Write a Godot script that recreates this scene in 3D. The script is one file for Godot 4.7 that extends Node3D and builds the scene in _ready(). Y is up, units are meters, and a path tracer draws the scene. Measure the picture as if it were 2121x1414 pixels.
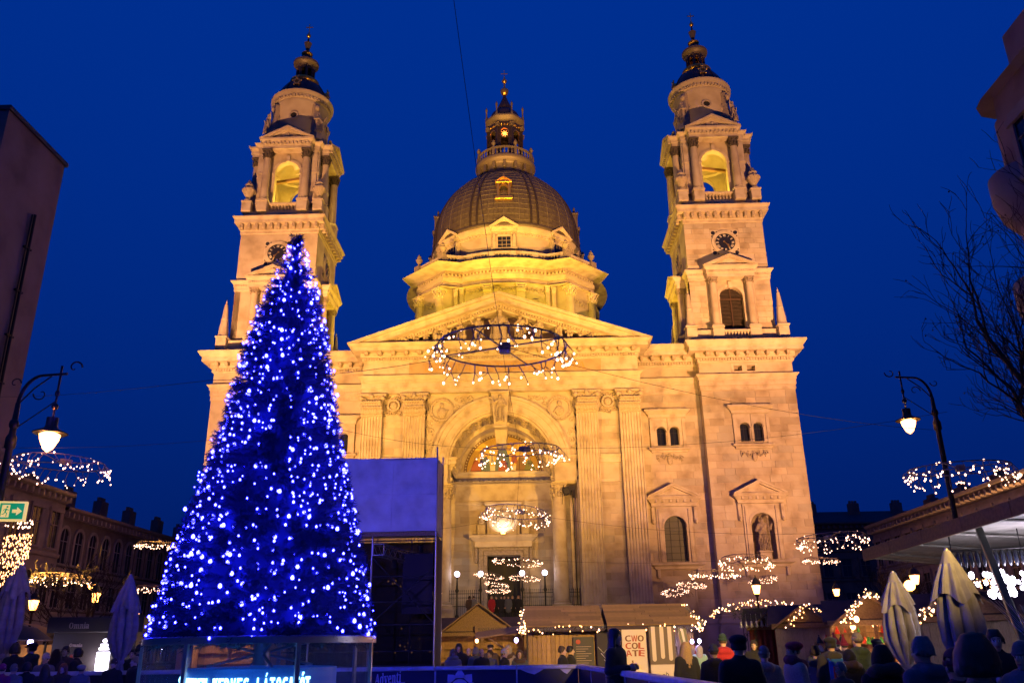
extends Node3D

var rng := RandomNumberGenerator.new()
var M := {}
var MX := 1.0   # -1 mirrors what is built for the other half of the basilica


class MB:
	var v := PackedVector3Array()
	var n := PackedVector3Array()
	var c := PackedColorArray()
	var col := Color.WHITE
	var tint := false
	var xf := Transform3D()
	var nb := Basis()

	func _init(t := Transform3D(), tinted := false):
		xf = t
		tint = tinted
		nb = t.basis.inverse().transposed()

	func set_xf(t: Transform3D):
		xf = t
		nb = t.basis.inverse().transposed()

	func tri(a: Vector3, b: Vector3, d: Vector3, na: Vector3, n2: Vector3, nd: Vector3):
		a = xf * a
		b = xf * b
		d = xf * d
		na = (nb * na).normalized()
		n2 = (nb * n2).normalized()
		nd = (nb * nd).normalized()
		v.push_back(a)
		n.push_back(na)
		if (b - a).cross(d - a).dot(na + n2 + nd) > 0.0:
			v.push_back(d)
			n.push_back(nd)
			v.push_back(b)
			n.push_back(n2)
		else:
			v.push_back(b)
			n.push_back(n2)
			v.push_back(d)
			n.push_back(nd)
		if tint:
			c.push_back(col)
			c.push_back(col)
			c.push_back(col)

	func flat(a: Vector3, b: Vector3, d: Vector3, nn: Vector3):
		tri(a, b, d, nn, nn, nn)

	func quad(a: Vector3, b: Vector3, d: Vector3, e: Vector3, nn: Vector3):
		tri(a, b, d, nn, nn, nn)
		tri(a, d, e, nn, nn, nn)

	func quadn(a: Vector3, b: Vector3, d: Vector3, e: Vector3, na: Vector3, n2: Vector3, nd: Vector3, ne: Vector3):
		tri(a, b, d, na, n2, nd)
		tri(a, d, e, na, nd, ne)

	func cbox(ctr: Vector3, size: Vector3, bs := Basis(), ch := 0.0):
		var h := size * 0.5
		var T := Transform3D(bs, ctr)
		for a in 3:
			var b := (a + 1) % 3
			var d := (a + 2) % 3
			for s: float in [-1.0, 1.0]:
				var nn := Vector3()
				nn[a] = s
				nn = bs * nn
				var q := []
				for k: Vector2 in [Vector2(-1, -1), Vector2(1, -1), Vector2(1, 1), Vector2(-1, 1)]:
					var p := Vector3()
					p[a] = s * h[a]
					p[b] = k.x * (h[b] - ch)
					p[d] = k.y * (h[d] - ch)
					q.push_back(T * p)
				quad(q[0], q[1], q[2], q[3], nn)
		if ch <= 0.0:
			return
		for a in 3:
			var b := (a + 1) % 3
			var d := (a + 2) % 3
			for sa: float in [-1.0, 1.0]:
				for sb: float in [-1.0, 1.0]:
					var nn := Vector3()
					nn[a] = sa
					nn[b] = sb
					var p0 := Vector3()
					p0[a] = sa * h[a]
					p0[b] = sb * (h[b] - ch)
					var p1 := Vector3()
					p1[a] = sa * (h[a] - ch)
					p1[b] = sb * h[b]
					var e := Vector3()
					e[d] = h[d] - ch
					quad(T * (p0 - e), T * (p0 + e), T * (p1 + e), T * (p1 - e), bs * nn)
		for sx: float in [-1.0, 1.0]:
			for sy: float in [-1.0, 1.0]:
				for sz: float in [-1.0, 1.0]:
					var s3 := Vector3(sx, sy, sz)
					var hi := h - Vector3(ch, ch, ch)
					flat(T * (Vector3(h.x, hi.y, hi.z) * s3), T * (Vector3(hi.x, h.y, hi.z) * s3), T * (Vector3(hi.x, hi.y, h.z) * s3), bs * s3)

	func box(x0: float, x1: float, y0: float, y1: float, z0: float, z1: float, ch := 0.0):
		cbox(Vector3(x0 + x1, y0 + y1, z0 + z1) * 0.5, Vector3(absf(x1 - x0), absf(y1 - y0), absf(z1 - z0)), Basis(), ch)

	# profile of (radius, height) turned about y
	func lathe(p: Array, seg := 16, T := Transform3D(), a0 := 0.0, a1 := TAU, soft := 0.6):
		var sn := []
		for i in p.size() - 1:
			var d: Vector2 = p[i + 1] - p[i]
			sn.push_back(Vector2(d.y, -d.x).normalized())
		for i in p.size() - 1:
			var n0: Vector2 = sn[i]
			var n1: Vector2 = sn[i]
			if i > 0 and sn[i - 1].dot(sn[i]) > soft:
				n0 = (sn[i - 1] + sn[i]).normalized()
			if i < p.size() - 2 and sn[i + 1].dot(sn[i]) > soft:
				n1 = (sn[i + 1] + sn[i]).normalized()
			for k in seg:
				var t0 := lerpf(a0, a1, float(k) / seg)
				var t1 := lerpf(a0, a1, float(k + 1) / seg)
				var d0 := Vector3(sin(t0), 0, cos(t0))
				var d1 := Vector3(sin(t1), 0, cos(t1))
				var A: Vector3 = T * (d0 * p[i].x + Vector3.UP * p[i].y)
				var B: Vector3 = T * (d1 * p[i].x + Vector3.UP * p[i].y)
				var C: Vector3 = T * (d1 * p[i + 1].x + Vector3.UP * p[i + 1].y)
				var D: Vector3 = T * (d0 * p[i + 1].x + Vector3.UP * p[i + 1].y)
				var nA: Vector3 = T.basis * (d0 * n0.x + Vector3.UP * n0.y)
				var nB: Vector3 = T.basis * (d1 * n0.x + Vector3.UP * n0.y)
				var nC: Vector3 = T.basis * (d1 * n1.x + Vector3.UP * n1.y)
				var nD: Vector3 = T.basis * (d0 * n1.x + Vector3.UP * n1.y)
				if p[i].x > 0.0:
					tri(A, B, C, nA, nB, nC)
				if p[i + 1].x > 0.0:
					tri(A, C, D, nA, nC, nD)

	func ell(ctr: Vector3, r: Vector3, bs := Basis(), seg := 10, rings := 6):
		var p := []
		for i in rings + 1:
			var t := -PI / 2 + PI * i / rings
			p.push_back(Vector2(maxf(0.0, cos(t)) if i > 0 and i < rings else 0.0, sin(t)))
		var keep := xf
		set_xf(keep * Transform3D(bs * Basis.from_scale(r), ctr))
		lathe(p, seg, Transform3D(), 0.0, TAU, -1.0)
		set_xf(keep)

	# counter-clockwise outline in x, y pushed from z0 to z1
	func extrude(p: PackedVector2Array, z0: float, z1: float, T := Transform3D(), caps := true, soft := 0.85):
		if Geometry2D.is_polygon_clockwise(p):
			p.reverse()
		var m := p.size()
		for i in m:
			var a := p[i]
			var b := p[(i + 1) % m]
			var d := (b - a).normalized()
			var nn := Vector2(d.y, -d.x)
			var dp := (a - p[(i + m - 1) % m]).normalized()
			var dn := (p[(i + 2) % m] - b).normalized()
			var na := nn
			var n2 := nn
			if dp.dot(d) > soft:
				na = (nn + Vector2(dp.y, -dp.x)).normalized()
			if dn.dot(d) > soft:
				n2 = (nn + Vector2(dn.y, -dn.x)).normalized()
			var NA := T.basis * Vector3(na.x, na.y, 0)
			var NB := T.basis * Vector3(n2.x, n2.y, 0)
			quadn(T * Vector3(a.x, a.y, z0), T * Vector3(b.x, b.y, z0), T * Vector3(b.x, b.y, z1), T * Vector3(a.x, a.y, z1), NA, NB, NB, NA)
		if caps:
			var t := Geometry2D.triangulate_polygon(p)
			for i in range(0, t.size(), 3):
				for z: float in [z0, z1]:
					flat(T * Vector3(p[t[i]].x, p[t[i]].y, z), T * Vector3(p[t[i + 1]].x, p[t[i + 1]].y, z), T * Vector3(p[t[i + 2]].x, p[t[i + 2]].y, z), T.basis * Vector3(0, 0, 1 if z == z1 else -1) * signf(z1 - z0))

	# moulding: profile of (outward, height) run along a path of (x, z), outward on the left of x+ seen from the front
	func mould(p: Array, path: Array, closed := false):
		var m := path.size()
		var nrm := []
		for i in (m if closed else m - 1):
			var d: Vector2 = (path[(i + 1) % m] - path[i]).normalized()
			nrm.push_back(Vector2(-d.y, d.x))
		var off := []
		for i in m:
			var o1: Vector2
			var o2: Vector2
			if closed:
				o1 = nrm[(i + m - 1) % m]
				o2 = nrm[i]
			else:
				o1 = nrm[maxi(i - 1, 0)]
				o2 = nrm[mini(i, m - 2)]
			off.push_back((o1 + o2) / (1.0 + o1.dot(o2)))
		for i in nrm.size():
			var j := (i + 1) % m
			for k in p.size() - 1:
				var q: Vector2 = p[k]
				var r: Vector2 = p[k + 1]
				var d := (r - q).normalized()
				var nn := Vector3(nrm[i].x * d.y, -d.x, nrm[i].y * d.y)
				var a: Vector2 = path[i] + off[i] * q.x
				var b: Vector2 = path[j] + off[j] * q.x
				var e: Vector2 = path[j] + off[j] * r.x
				var f: Vector2 = path[i] + off[i] * r.x
				quad(Vector3(a.x, q.y, a.y), Vector3(b.x, q.y, b.y), Vector3(e.x, r.y, e.y), Vector3(f.x, r.y, f.y), nn)

	# row of boxes along the same kind of path
	func row(path: Array, step: float, w: float, y0: float, y1: float, o0: float, o1: float, ch := 0.0):
		for i in path.size() - 1:
			var a: Vector2 = path[i]
			var d: Vector2 = path[i + 1] - a
			var L := d.length()
			d = d / L
			var o := Vector2(-d.y, d.x)
			var cnt := maxi(1, int(round(L / step)))
			for k in cnt:
				var c2 := a + d * (L * (k + 0.5) / cnt) + o * (o0 + o1) * 0.5
				cbox(Vector3(c2.x, (y0 + y1) * 0.5, c2.y), Vector3(w, y1 - y0, o1 - o0), Basis(Vector3(d.x, 0, d.y), Vector3.UP, Vector3(o.x, 0, o.y)), ch)

	func tube(pts: Array, r0: float, r1: float, sides := 6, caps := true):
		var m := pts.size()
		var rings := []
		var up := Vector3.UP
		for i in m:
			var d: Vector3 = (pts[mini(i + 1, m - 1)] - pts[maxi(i - 1, 0)]).normalized()
			if absf(d.dot(up)) > 0.95:
				up = Vector3.RIGHT if absf(d.x) < 0.9 else Vector3.BACK
			var e := d.cross(up).normalized()
			var f := e.cross(d)
			up = f
			var r := lerpf(r0, r1, float(i) / maxf(1, m - 1))
			var ring := []
			for k in sides:
				var a := TAU * k / sides
				ring.push_back([pts[i] + (e * cos(a) + f * sin(a)) * r, e * cos(a) + f * sin(a)])
			rings.push_back(ring)
		for i in m - 1:
			for k in sides:
				var A = rings[i][k]
				var B = rings[i][(k + 1) % sides]
				var C = rings[i + 1][(k + 1) % sides]
				var D = rings[i + 1][k]
				quadn(A[0], B[0], C[0], D[0], A[1], B[1], C[1], D[1])
		if caps:
			for e in [0, m - 1]:
				var d: Vector3 = (pts[e] - pts[1 if e == 0 else m - 2]).normalized()
				for k in range(1, sides - 1):
					flat(rings[e][0][0], rings[e][k][0], rings[e][k + 1][0], d)

	# wall x0..x1, y0..y1 between z0 (back) and z1 (front) with a round-headed opening
	func archwall(x0: float, x1: float, y0: float, y1: float, z0: float, z1: float, cx: float, r: float, ys: float, yb: float, seg := 16):
		var F := Vector3.BACK
		for z: float in [z0, z1]:
			var nn := F if z == z1 else -F
			quad(Vector3(x0, y0, z), Vector3(cx - r, y0, z), Vector3(cx - r, y1, z), Vector3(x0, y1, z), nn)
			quad(Vector3(cx + r, y0, z), Vector3(x1, y0, z), Vector3(x1, y1, z), Vector3(cx + r, y1, z), nn)
			if yb > y0:
				quad(Vector3(cx - r, y0, z), Vector3(cx + r, y0, z), Vector3(cx + r, yb, z), Vector3(cx - r, yb, z), nn)
			for k in seg:
				var a := PI - PI * k / seg
				var b := PI - PI * (k + 1) / seg
				quad(Vector3(cx + r * cos(a), ys + r * sin(a), z), Vector3(cx + r * cos(b), ys + r * sin(b), z), Vector3(cx + r * cos(b), y1, z), Vector3(cx + r * cos(a), y1, z), nn)
		for k in seg:
			var a := PI - PI * k / seg
			var b := PI - PI * (k + 1) / seg
			var A := Vector3(cx + r * cos(a), ys + r * sin(a), 0)
			var B := Vector3(cx + r * cos(b), ys + r * sin(b), 0)
			quadn(A + F * z0, B + F * z0, B + F * z1, A + F * z1, -Vector3(cos(a), sin(a), 0), -Vector3(cos(b), sin(b), 0), -Vector3(cos(b), sin(b), 0), -Vector3(cos(a), sin(a), 0))
		quad(Vector3(cx - r, yb, z0), Vector3(cx - r, ys, z0), Vector3(cx - r, ys, z1), Vector3(cx - r, yb, z1), Vector3.RIGHT)
		quad(Vector3(cx + r, yb, z0), Vector3(cx + r, ys, z0), Vector3(cx + r, ys, z1), Vector3(cx + r, yb, z1), Vector3.LEFT)
		quad(Vector3(cx - r, yb, z0), Vector3(cx + r, yb, z0), Vector3(cx + r, yb, z1), Vector3(cx - r, yb, z1), Vector3.UP)
		quad(Vector3(x0, y1, z0), Vector3(x1, y1, z0), Vector3(x1, y1, z1), Vector3(x0, y1, z1), Vector3.UP)
		quad(Vector3(x0, y0, z0), Vector3(x0, y1, z0), Vector3(x0, y1, z1), Vector3(x0, y0, z1), Vector3.LEFT)
		quad(Vector3(x1, y0, z0), Vector3(x1, y1, z0), Vector3(x1, y1, z1), Vector3(x1, y0, z1), Vector3.RIGHT)

	# half ring standing up: archivolt
	func arch(cx: float, cy: float, r0: float, r1: float, z0: float, z1: float, a0 := 0.0, a1 := PI, seg := 20):
		for k in seg:
			var a := lerpf(a0, a1, float(k) / seg)
			var b := lerpf(a0, a1, float(k + 1) / seg)
			var da := Vector3(cos(a), sin(a), 0)
			var db := Vector3(cos(b), sin(b), 0)
			var o := Vector3(cx, cy, 0)
			var f0 := Vector3(0, 0, z0)
			var f1 := Vector3(0, 0, z1)
			quad(o + da * r0 + f1, o + db * r0 + f1, o + db * r1 + f1, o + da * r1 + f1, Vector3.BACK)
			quadn(o + da * r1 + f0, o + db * r1 + f0, o + db * r1 + f1, o + da * r1 + f1, da, db, db, da)
			quadn(o + da * r0 + f0, o + db * r0 + f0, o + db * r0 + f1, o + da * r0 + f1, -da, -db, -db, -da)
		for a: float in [a0, a1]:
			var d := Vector3(cos(a), sin(a), 0)
			var t := Vector3(-sin(a), cos(a), 0) * (1.0 if a == a1 else -1.0)
			var o := Vector3(cx, cy, 0)
			quad(o + d * r0 + Vector3(0, 0, z0), o + d * r1 + Vector3(0, 0, z0), o + d * r1 + Vector3(0, 0, z1), o + d * r0 + Vector3(0, 0, z1), t)

	func mesh() -> ArrayMesh:
		var m := ArrayMesh.new()
		if v.is_empty():
			return m
		var a := []
		a.resize(Mesh.ARRAY_MAX)
		a[Mesh.ARRAY_VERTEX] = v
		a[Mesh.ARRAY_NORMAL] = n
		if tint:
			a[Mesh.ARRAY_COLOR] = c
		m.add_surface_from_arrays(Mesh.PRIMITIVE_TRIANGLES, a)
		return m


func mir() -> MB:
	return MB.new(Transform3D(Basis.from_scale(Vector3(MX, 1, 1)), Vector3()))


var taken := {}


func numbered(called: String) -> String:
	var k: int = taken.get(called, 0)
	taken[called] = k + 1
	return called if k == 0 else "%s_%03d" % [called, k]


func tag(o: Node, label: String, category := "", group := "") -> Node:
	if label:
		o.set_meta("label", label)
	if category:
		o.set_meta("category", category)
	if group:
		o.set_meta("group", group)
	return o


func thing(called: String, label: String, category: String, at := Vector3(), turn := 0.0, group := "") -> Node3D:
	var o := Node3D.new()
	o.name = numbered(called)
	add_child(o)
	o.position = at
	o.rotation.y = turn
	tag(o, label, category, group)
	return o


func part(parent: Node, called: String, mesh: Variant, mat: Material, kind := "") -> MeshInstance3D:
	var o := MeshInstance3D.new()
	var k: int = parent.get_meta("n_" + called, 0)
	parent.set_meta("n_" + called, k + 1)
	o.name = called if k == 0 else "%s_%03d" % [called, k]
	o.mesh = mesh.mesh() if mesh is MB else mesh
	o.material_override = mat
	parent.add_child(o, true)
	if kind:
		o.set_meta("kind", kind)
	return o


func lone(called: String, mesh: Variant, mat: Material, label: String, category: String, group := "") -> MeshInstance3D:
	var o := MeshInstance3D.new()
	o.name = numbered(called)
	o.mesh = mesh.mesh() if mesh is MB else mesh
	o.material_override = mat
	add_child(o)
	tag(o, label, category, group)
	return o


func structure(called: String, mesh: Variant, mat: Material, kind := "structure") -> MeshInstance3D:
	var o := lone(called, mesh, mat, "", "")
	o.set_meta("kind", kind)
	return o


func dup(o: Node3D, at: Vector3, turn: float, label: String) -> Node3D:
	var called := RegEx.create_from_string("_\\d{3}$").sub(o.name, "")
	var r: Node3D = o.duplicate()
	r.name = numbered(called)
	add_child(r)
	r.position = at
	r.rotation.y = turn
	r.set_meta("label", label)
	return r


func multi(parent: Node, called: String, mesh: Mesh, mat: Material, at: Array) -> MultiMeshInstance3D:
	var mm := MultiMesh.new()
	mm.transform_format = MultiMesh.TRANSFORM_3D
	mm.mesh = mesh
	mm.instance_count = at.size()
	for i in at.size():
		mm.set_instance_transform(i, at[i])
	var o := MultiMeshInstance3D.new()
	o.name = called
	o.multimesh = mm
	o.material_override = mat
	o.set_meta("kind", "stuff")
	parent.add_child(o, true)
	return o


func V2(x: float, y: float) -> Vector2:
	return Vector2(x, y)


func noise_tex(seed_: int, freq: float, c0: Color, c1: Color, c2: Color, size := 512, type := FastNoiseLite.TYPE_SIMPLEX_SMOOTH, oct := 5) -> NoiseTexture2D:
	var f := FastNoiseLite.new()
	f.seed = seed_
	f.frequency = freq
	f.noise_type = type
	f.fractal_octaves = oct
	var g := Gradient.new()
	g.set_color(0, c0)
	g.set_color(1, c2)
	g.add_point(0.5, c1)
	var t := NoiseTexture2D.new()
	t.width = size
	t.height = size
	t.seamless = true
	t.noise = f
	t.color_ramp = g
	return t


func lin(r: float, g: float, b: float) -> Color:
	return Color(r, g, b).linear_to_srgb()


func mat(called: String, color: Color, rough := 0.8, metal := 0.0, tex: Texture2D = null, scale := 0.3, bump: Texture2D = null, bump_cm := 1.0) -> StandardMaterial3D:
	var m := StandardMaterial3D.new()
	m.resource_name = called
	m.albedo_color = color
	m.roughness = rough
	m.metallic = metal
	if tex or bump:
		m.uv1_triplanar = true
		m.uv1_world_triplanar = true
		m.uv1_scale = Vector3(scale, scale, scale)
	if tex:
		m.albedo_texture = tex
	if bump:
		m.heightmap_enabled = true
		m.heightmap_texture = bump
		m.heightmap_scale = bump_cm
	M[called] = m
	return m


func glow(called: String, color: Color, energy: float, base := Color(0.9, 0.9, 0.9)) -> StandardMaterial3D:
	var m := mat(called, base, 0.4)
	m.emission_enabled = true
	m.emission = color
	m.emission_energy_multiplier = energy
	return m


func omni(called: String, at: Vector3, color: Color, energy: float, size := 0.06, parent: Node = null):
	var l := OmniLight3D.new()
	l.name = numbered(called)
	l.light_color = color
	l.light_energy = energy
	l.light_size = size
	l.omni_range = 60.0
	l.omni_attenuation = 2.0
	l.shadow_enabled = true
	(parent if parent else self).add_child(l, true)
	l.position = at


func spot(at: Vector3, to: Vector3, color: Color, energy: float, angle: float, size := 0.25, blend := 0.7):
	var l := SpotLight3D.new()
	l.name = numbered("floodlight_beam")
	l.light_color = color
	l.light_energy = energy
	l.light_size = size
	l.spot_range = 120.0
	l.spot_attenuation = 2.0
	l.spot_angle = angle
	l.spot_angle_attenuation = blend
	l.shadow_enabled = true
	add_child(l)
	l.look_at_from_position(at, to, Vector3.UP if absf((to - at).normalized().y) < 0.98 else Vector3.BACK)


# a real floodlight: housing, glowing glass and the beam just in front of it
func flood(at: Vector3, to: Vector3, color: Color, energy: float, angle: float, label: String, pole := 0.0, soft := 0.7):
	var z := (to - at).normalized()
	var x := Vector3.UP.cross(z).normalized()
	var b := Basis(x, z.cross(x), z)
	var o := thing("floodlight", label, "floodlight", at, 0.0, "floodlights aimed at the basilica")
	var h := MB.new()
	h.cbox(b * Vector3(0, 0, -0.17), Vector3(0.56, 0.42, 0.26), b, 0.03)
	h.cbox(b * Vector3(0, -0.28, -0.15), Vector3(0.1, 0.2, 0.1), b)
	if pole > 0.0:
		h.tube([Vector3(0, -0.3, -0.1), Vector3(0, -pole, -0.1)], 0.06, 0.09, 8)
	part(o, "housing", h, M.iron)
	var g := MB.new()
	g.cbox(b * Vector3(0, 0, -0.02), Vector3(0.5, 0.36, 0.03), b)
	part(o, "lamp_glass", g, M.flood_glass)
	spot(at + z * 0.06, to, color, energy, angle, 0.25, soft)


func make_materials():
	var st := noise_tex(11, 0.006, lin(0.60, 0.55, 0.48), lin(0.90, 0.87, 0.83), lin(1, 1, 1))
	var grain := noise_tex(12, 0.05, Color(0.2, 0.2, 0.2), Color(0.5, 0.5, 0.5), Color(0.9, 0.9, 0.9))
	var streak := noise_tex(13, 0.012, lin(0.45, 0.42, 0.38), lin(0.8, 0.78, 0.75), lin(1, 1, 1), 512, FastNoiseLite.TYPE_SIMPLEX_SMOOTH, 6)
	mat("stone", lin(0.46, 0.39, 0.30), 0.85, 0.0, st, 0.12, grain, 0.6)
	mat("trim", lin(0.49, 0.42, 0.33), 0.85, 0.0, st, 0.21, grain, 0.5)
	mat("carved", lin(0.47, 0.39, 0.29), 0.9, 0.0, streak, 0.9, grain, 1.2)
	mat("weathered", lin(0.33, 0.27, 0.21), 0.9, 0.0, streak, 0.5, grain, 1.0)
	mat("sooty", lin(0.10, 0.08, 0.07), 0.9, 0.0, streak, 1.0)
	for i in 7:
		var k: float = [1.0, 0.94, 1.06, 0.86, 0.78, 1.1, 0.9][i]
		var w: float = [0.0, 0.01, -0.01, 0.0, 0.01, 0.01, -0.015][i]
		mat("ashlar_%d" % i, lin(0.45 * k + w, 0.38 * k, 0.29 * k - w), 0.85, 0.0, st, 0.13, grain, 0.6)
	mat("copper", lin(0.105, 0.082, 0.062), 0.55, 0.25, noise_tex(14, 0.01, lin(0.5, 0.45, 0.4), lin(0.8, 0.78, 0.7), lin(1, 1, 1)), 0.35, grain, 0.6)
	mat("copper_seam", lin(0.15, 0.12, 0.09), 0.5, 0.3)
	mat("dark_copper", lin(0.045, 0.032, 0.03), 0.5, 0.3, streak, 0.8)
	mat("gilt", lin(0.95, 0.60, 0.15), 0.32, 0.9, streak, 2.0)
	mat("roof_lead", lin(0.06, 0.06, 0.07), 0.7)
	mat("iron", lin(0.018, 0.017, 0.018), 0.5, 0.4)
	mat("green_iron", lin(0.03, 0.045, 0.035), 0.45, 0.4)
	mat("dark_glass", lin(0.015, 0.017, 0.025), 0.08)
	mat("glazing", lin(0.10, 0.10, 0.08), 0.25)
	mat("void", lin(0.012, 0.010, 0.010), 0.9)
	mat("louvre", lin(0.07, 0.035, 0.02), 0.7, 0.0, streak, 1.5)
	mat("dial", lin(0.012, 0.012, 0.02), 0.4)
	mat("dial_paint", lin(0.5, 0.45, 0.38), 0.6)
	mat("door", lin(0.02, 0.014, 0.011), 0.6)
	mat("mosaic_gold", lin(0.62, 0.42, 0.10), 0.5, 0.2, noise_tex(15, 0.06, lin(0.7, 0.7, 0.6), lin(0.9, 0.9, 0.9), lin(1, 1, 1), 256, FastNoiseLite.TYPE_CELLULAR, 2), 0.7)
	for q in [["mosaic_red", 0.30, 0.09, 0.06], ["mosaic_blue", 0.10, 0.15, 0.22], ["mosaic_white", 0.55, 0.5, 0.44], ["mosaic_skin", 0.5, 0.34, 0.22], ["mosaic_green", 0.14, 0.16, 0.09], ["mosaic_brown", 0.2, 0.12, 0.07]]:
		mat(q[0], lin(q[1], q[2], q[3]), 0.7, 0.0, M.mosaic_gold.albedo_texture, 0.9)
	mat("letter_gold", lin(0.42, 0.26, 0.07), 0.5, 0.2)
	mat("panel_ochre", lin(0.42, 0.30, 0.17), 0.8, 0.0, st, 0.2)
	var flat_grey := noise_tex(16, 0.008, lin(0.6, 0.58, 0.58), lin(0.8, 0.8, 0.8), lin(1, 1, 1))
	mat("plaster_brown", lin(0.36, 0.26, 0.23), 0.9, 0.0, streak, 0.05, grain, 0.5)
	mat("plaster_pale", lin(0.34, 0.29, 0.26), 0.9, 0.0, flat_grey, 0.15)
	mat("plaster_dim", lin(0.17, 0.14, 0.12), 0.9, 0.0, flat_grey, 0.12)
	mat("roof_tile", lin(0.05, 0.03, 0.03), 0.8, 0.0, flat_grey, 0.5)
	mat("roof_red", lin(0.10, 0.035, 0.025), 0.8, 0.0, flat_grey, 0.5)
	mat("paving", lin(0.13, 0.12, 0.11), 0.8, 0.0, flat_grey, 0.4, grain, 0.5)
	mat("bark", lin(0.045, 0.032, 0.025), 0.9, 0.0, streak, 2.0)
	var wood := noise_tex(17, 0.02, lin(0.45, 0.42, 0.38), lin(0.8, 0.78, 0.74), lin(1, 1, 1), 512, FastNoiseLite.TYPE_SIMPLEX_SMOOTH, 6)
	for i in 4:
		var k: float = [1.0, 0.85, 1.12, 0.74][i]
		var m := mat("plank_%d" % i, lin(0.36 * k, 0.22 * k, 0.11 * k), 0.75, 0.0, wood, 1.0)
		m.uv1_scale = Vector3(5, 0.5, 5)
		m = mat("board_%d" % i, lin(0.34 * k, 0.21 * k, 0.09 * k), 0.75, 0.0, wood, 1.0)
		m.uv1_scale = Vector3(0.5, 6, 6)
	mat("timber", lin(0.28, 0.17, 0.08), 0.7, 0.0, wood, 1.2)
	mat("roof_felt", lin(0.05, 0.03, 0.05), 0.9, 0.0, flat_grey, 0.6)
	var weave := noise_tex(18, 0.02, Color(0.2, 0.2, 0.2), Color(0.5, 0.5, 0.5), Color(0.8, 0.8, 0.8), 256)
	mat("canvas", lin(0.58, 0.6, 0.66), 0.8, 0.0, flat_grey, 0.25, weave, 6.0)
	mat("umbrella_cloth", lin(0.29, 0.28, 0.34), 0.85, 0.0, flat_grey, 0.9, weave, 0.8)
	M.umbrella_cloth.backlight_enabled = true
	M.umbrella_cloth.backlight = Color(0.15, 0.15, 0.15)
	mat("scrim", lin(0.022, 0.018, 0.025), 0.9)
	mat("steel", lin(0.35, 0.34, 0.36), 0.35, 0.8)
	mat("rail_white", lin(0.62, 0.6, 0.63), 0.5, 0.0, flat_grey, 0.7)
	mat("board_blue", lin(0.012, 0.011, 0.035), 0.45)
	mat("print_pale", lin(0.5, 0.48, 0.62), 0.6)
	mat("ice", lin(0.6, 0.66, 0.75), 0.15)
	mat("cable", lin(0.015, 0.012, 0.012), 0.7)
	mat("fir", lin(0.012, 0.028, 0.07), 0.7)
	mat("tinsel", lin(0.20, 0.22, 0.26), 0.5)
	mat("needle", lin(0.04, 0.06, 0.03), 0.7)
	glow("flood_glass", Color(1, 0.75, 0.4), 6.0)
	glow("blue_bulb", Color(0.115, 0.115, 1.0), 110.0)
	glow("warm_bulb", Color(1.0, 0.76, 0.62), 7.0)
	glow("gold_bulb", Color(1.0, 0.68, 0.4), 6.0)
	glow("lamp_glow", Color(1.0, 0.62, 0.3), 14.0)
	glow("white_bulb", Color(0.95, 0.9, 1.0), 12.0)
	var cl := mat("pane_clear", Color(0.9, 0.95, 1.0, 0.08), 0.04)
	cl.transparency = BaseMaterial3D.TRANSPARENCY_ALPHA


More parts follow.
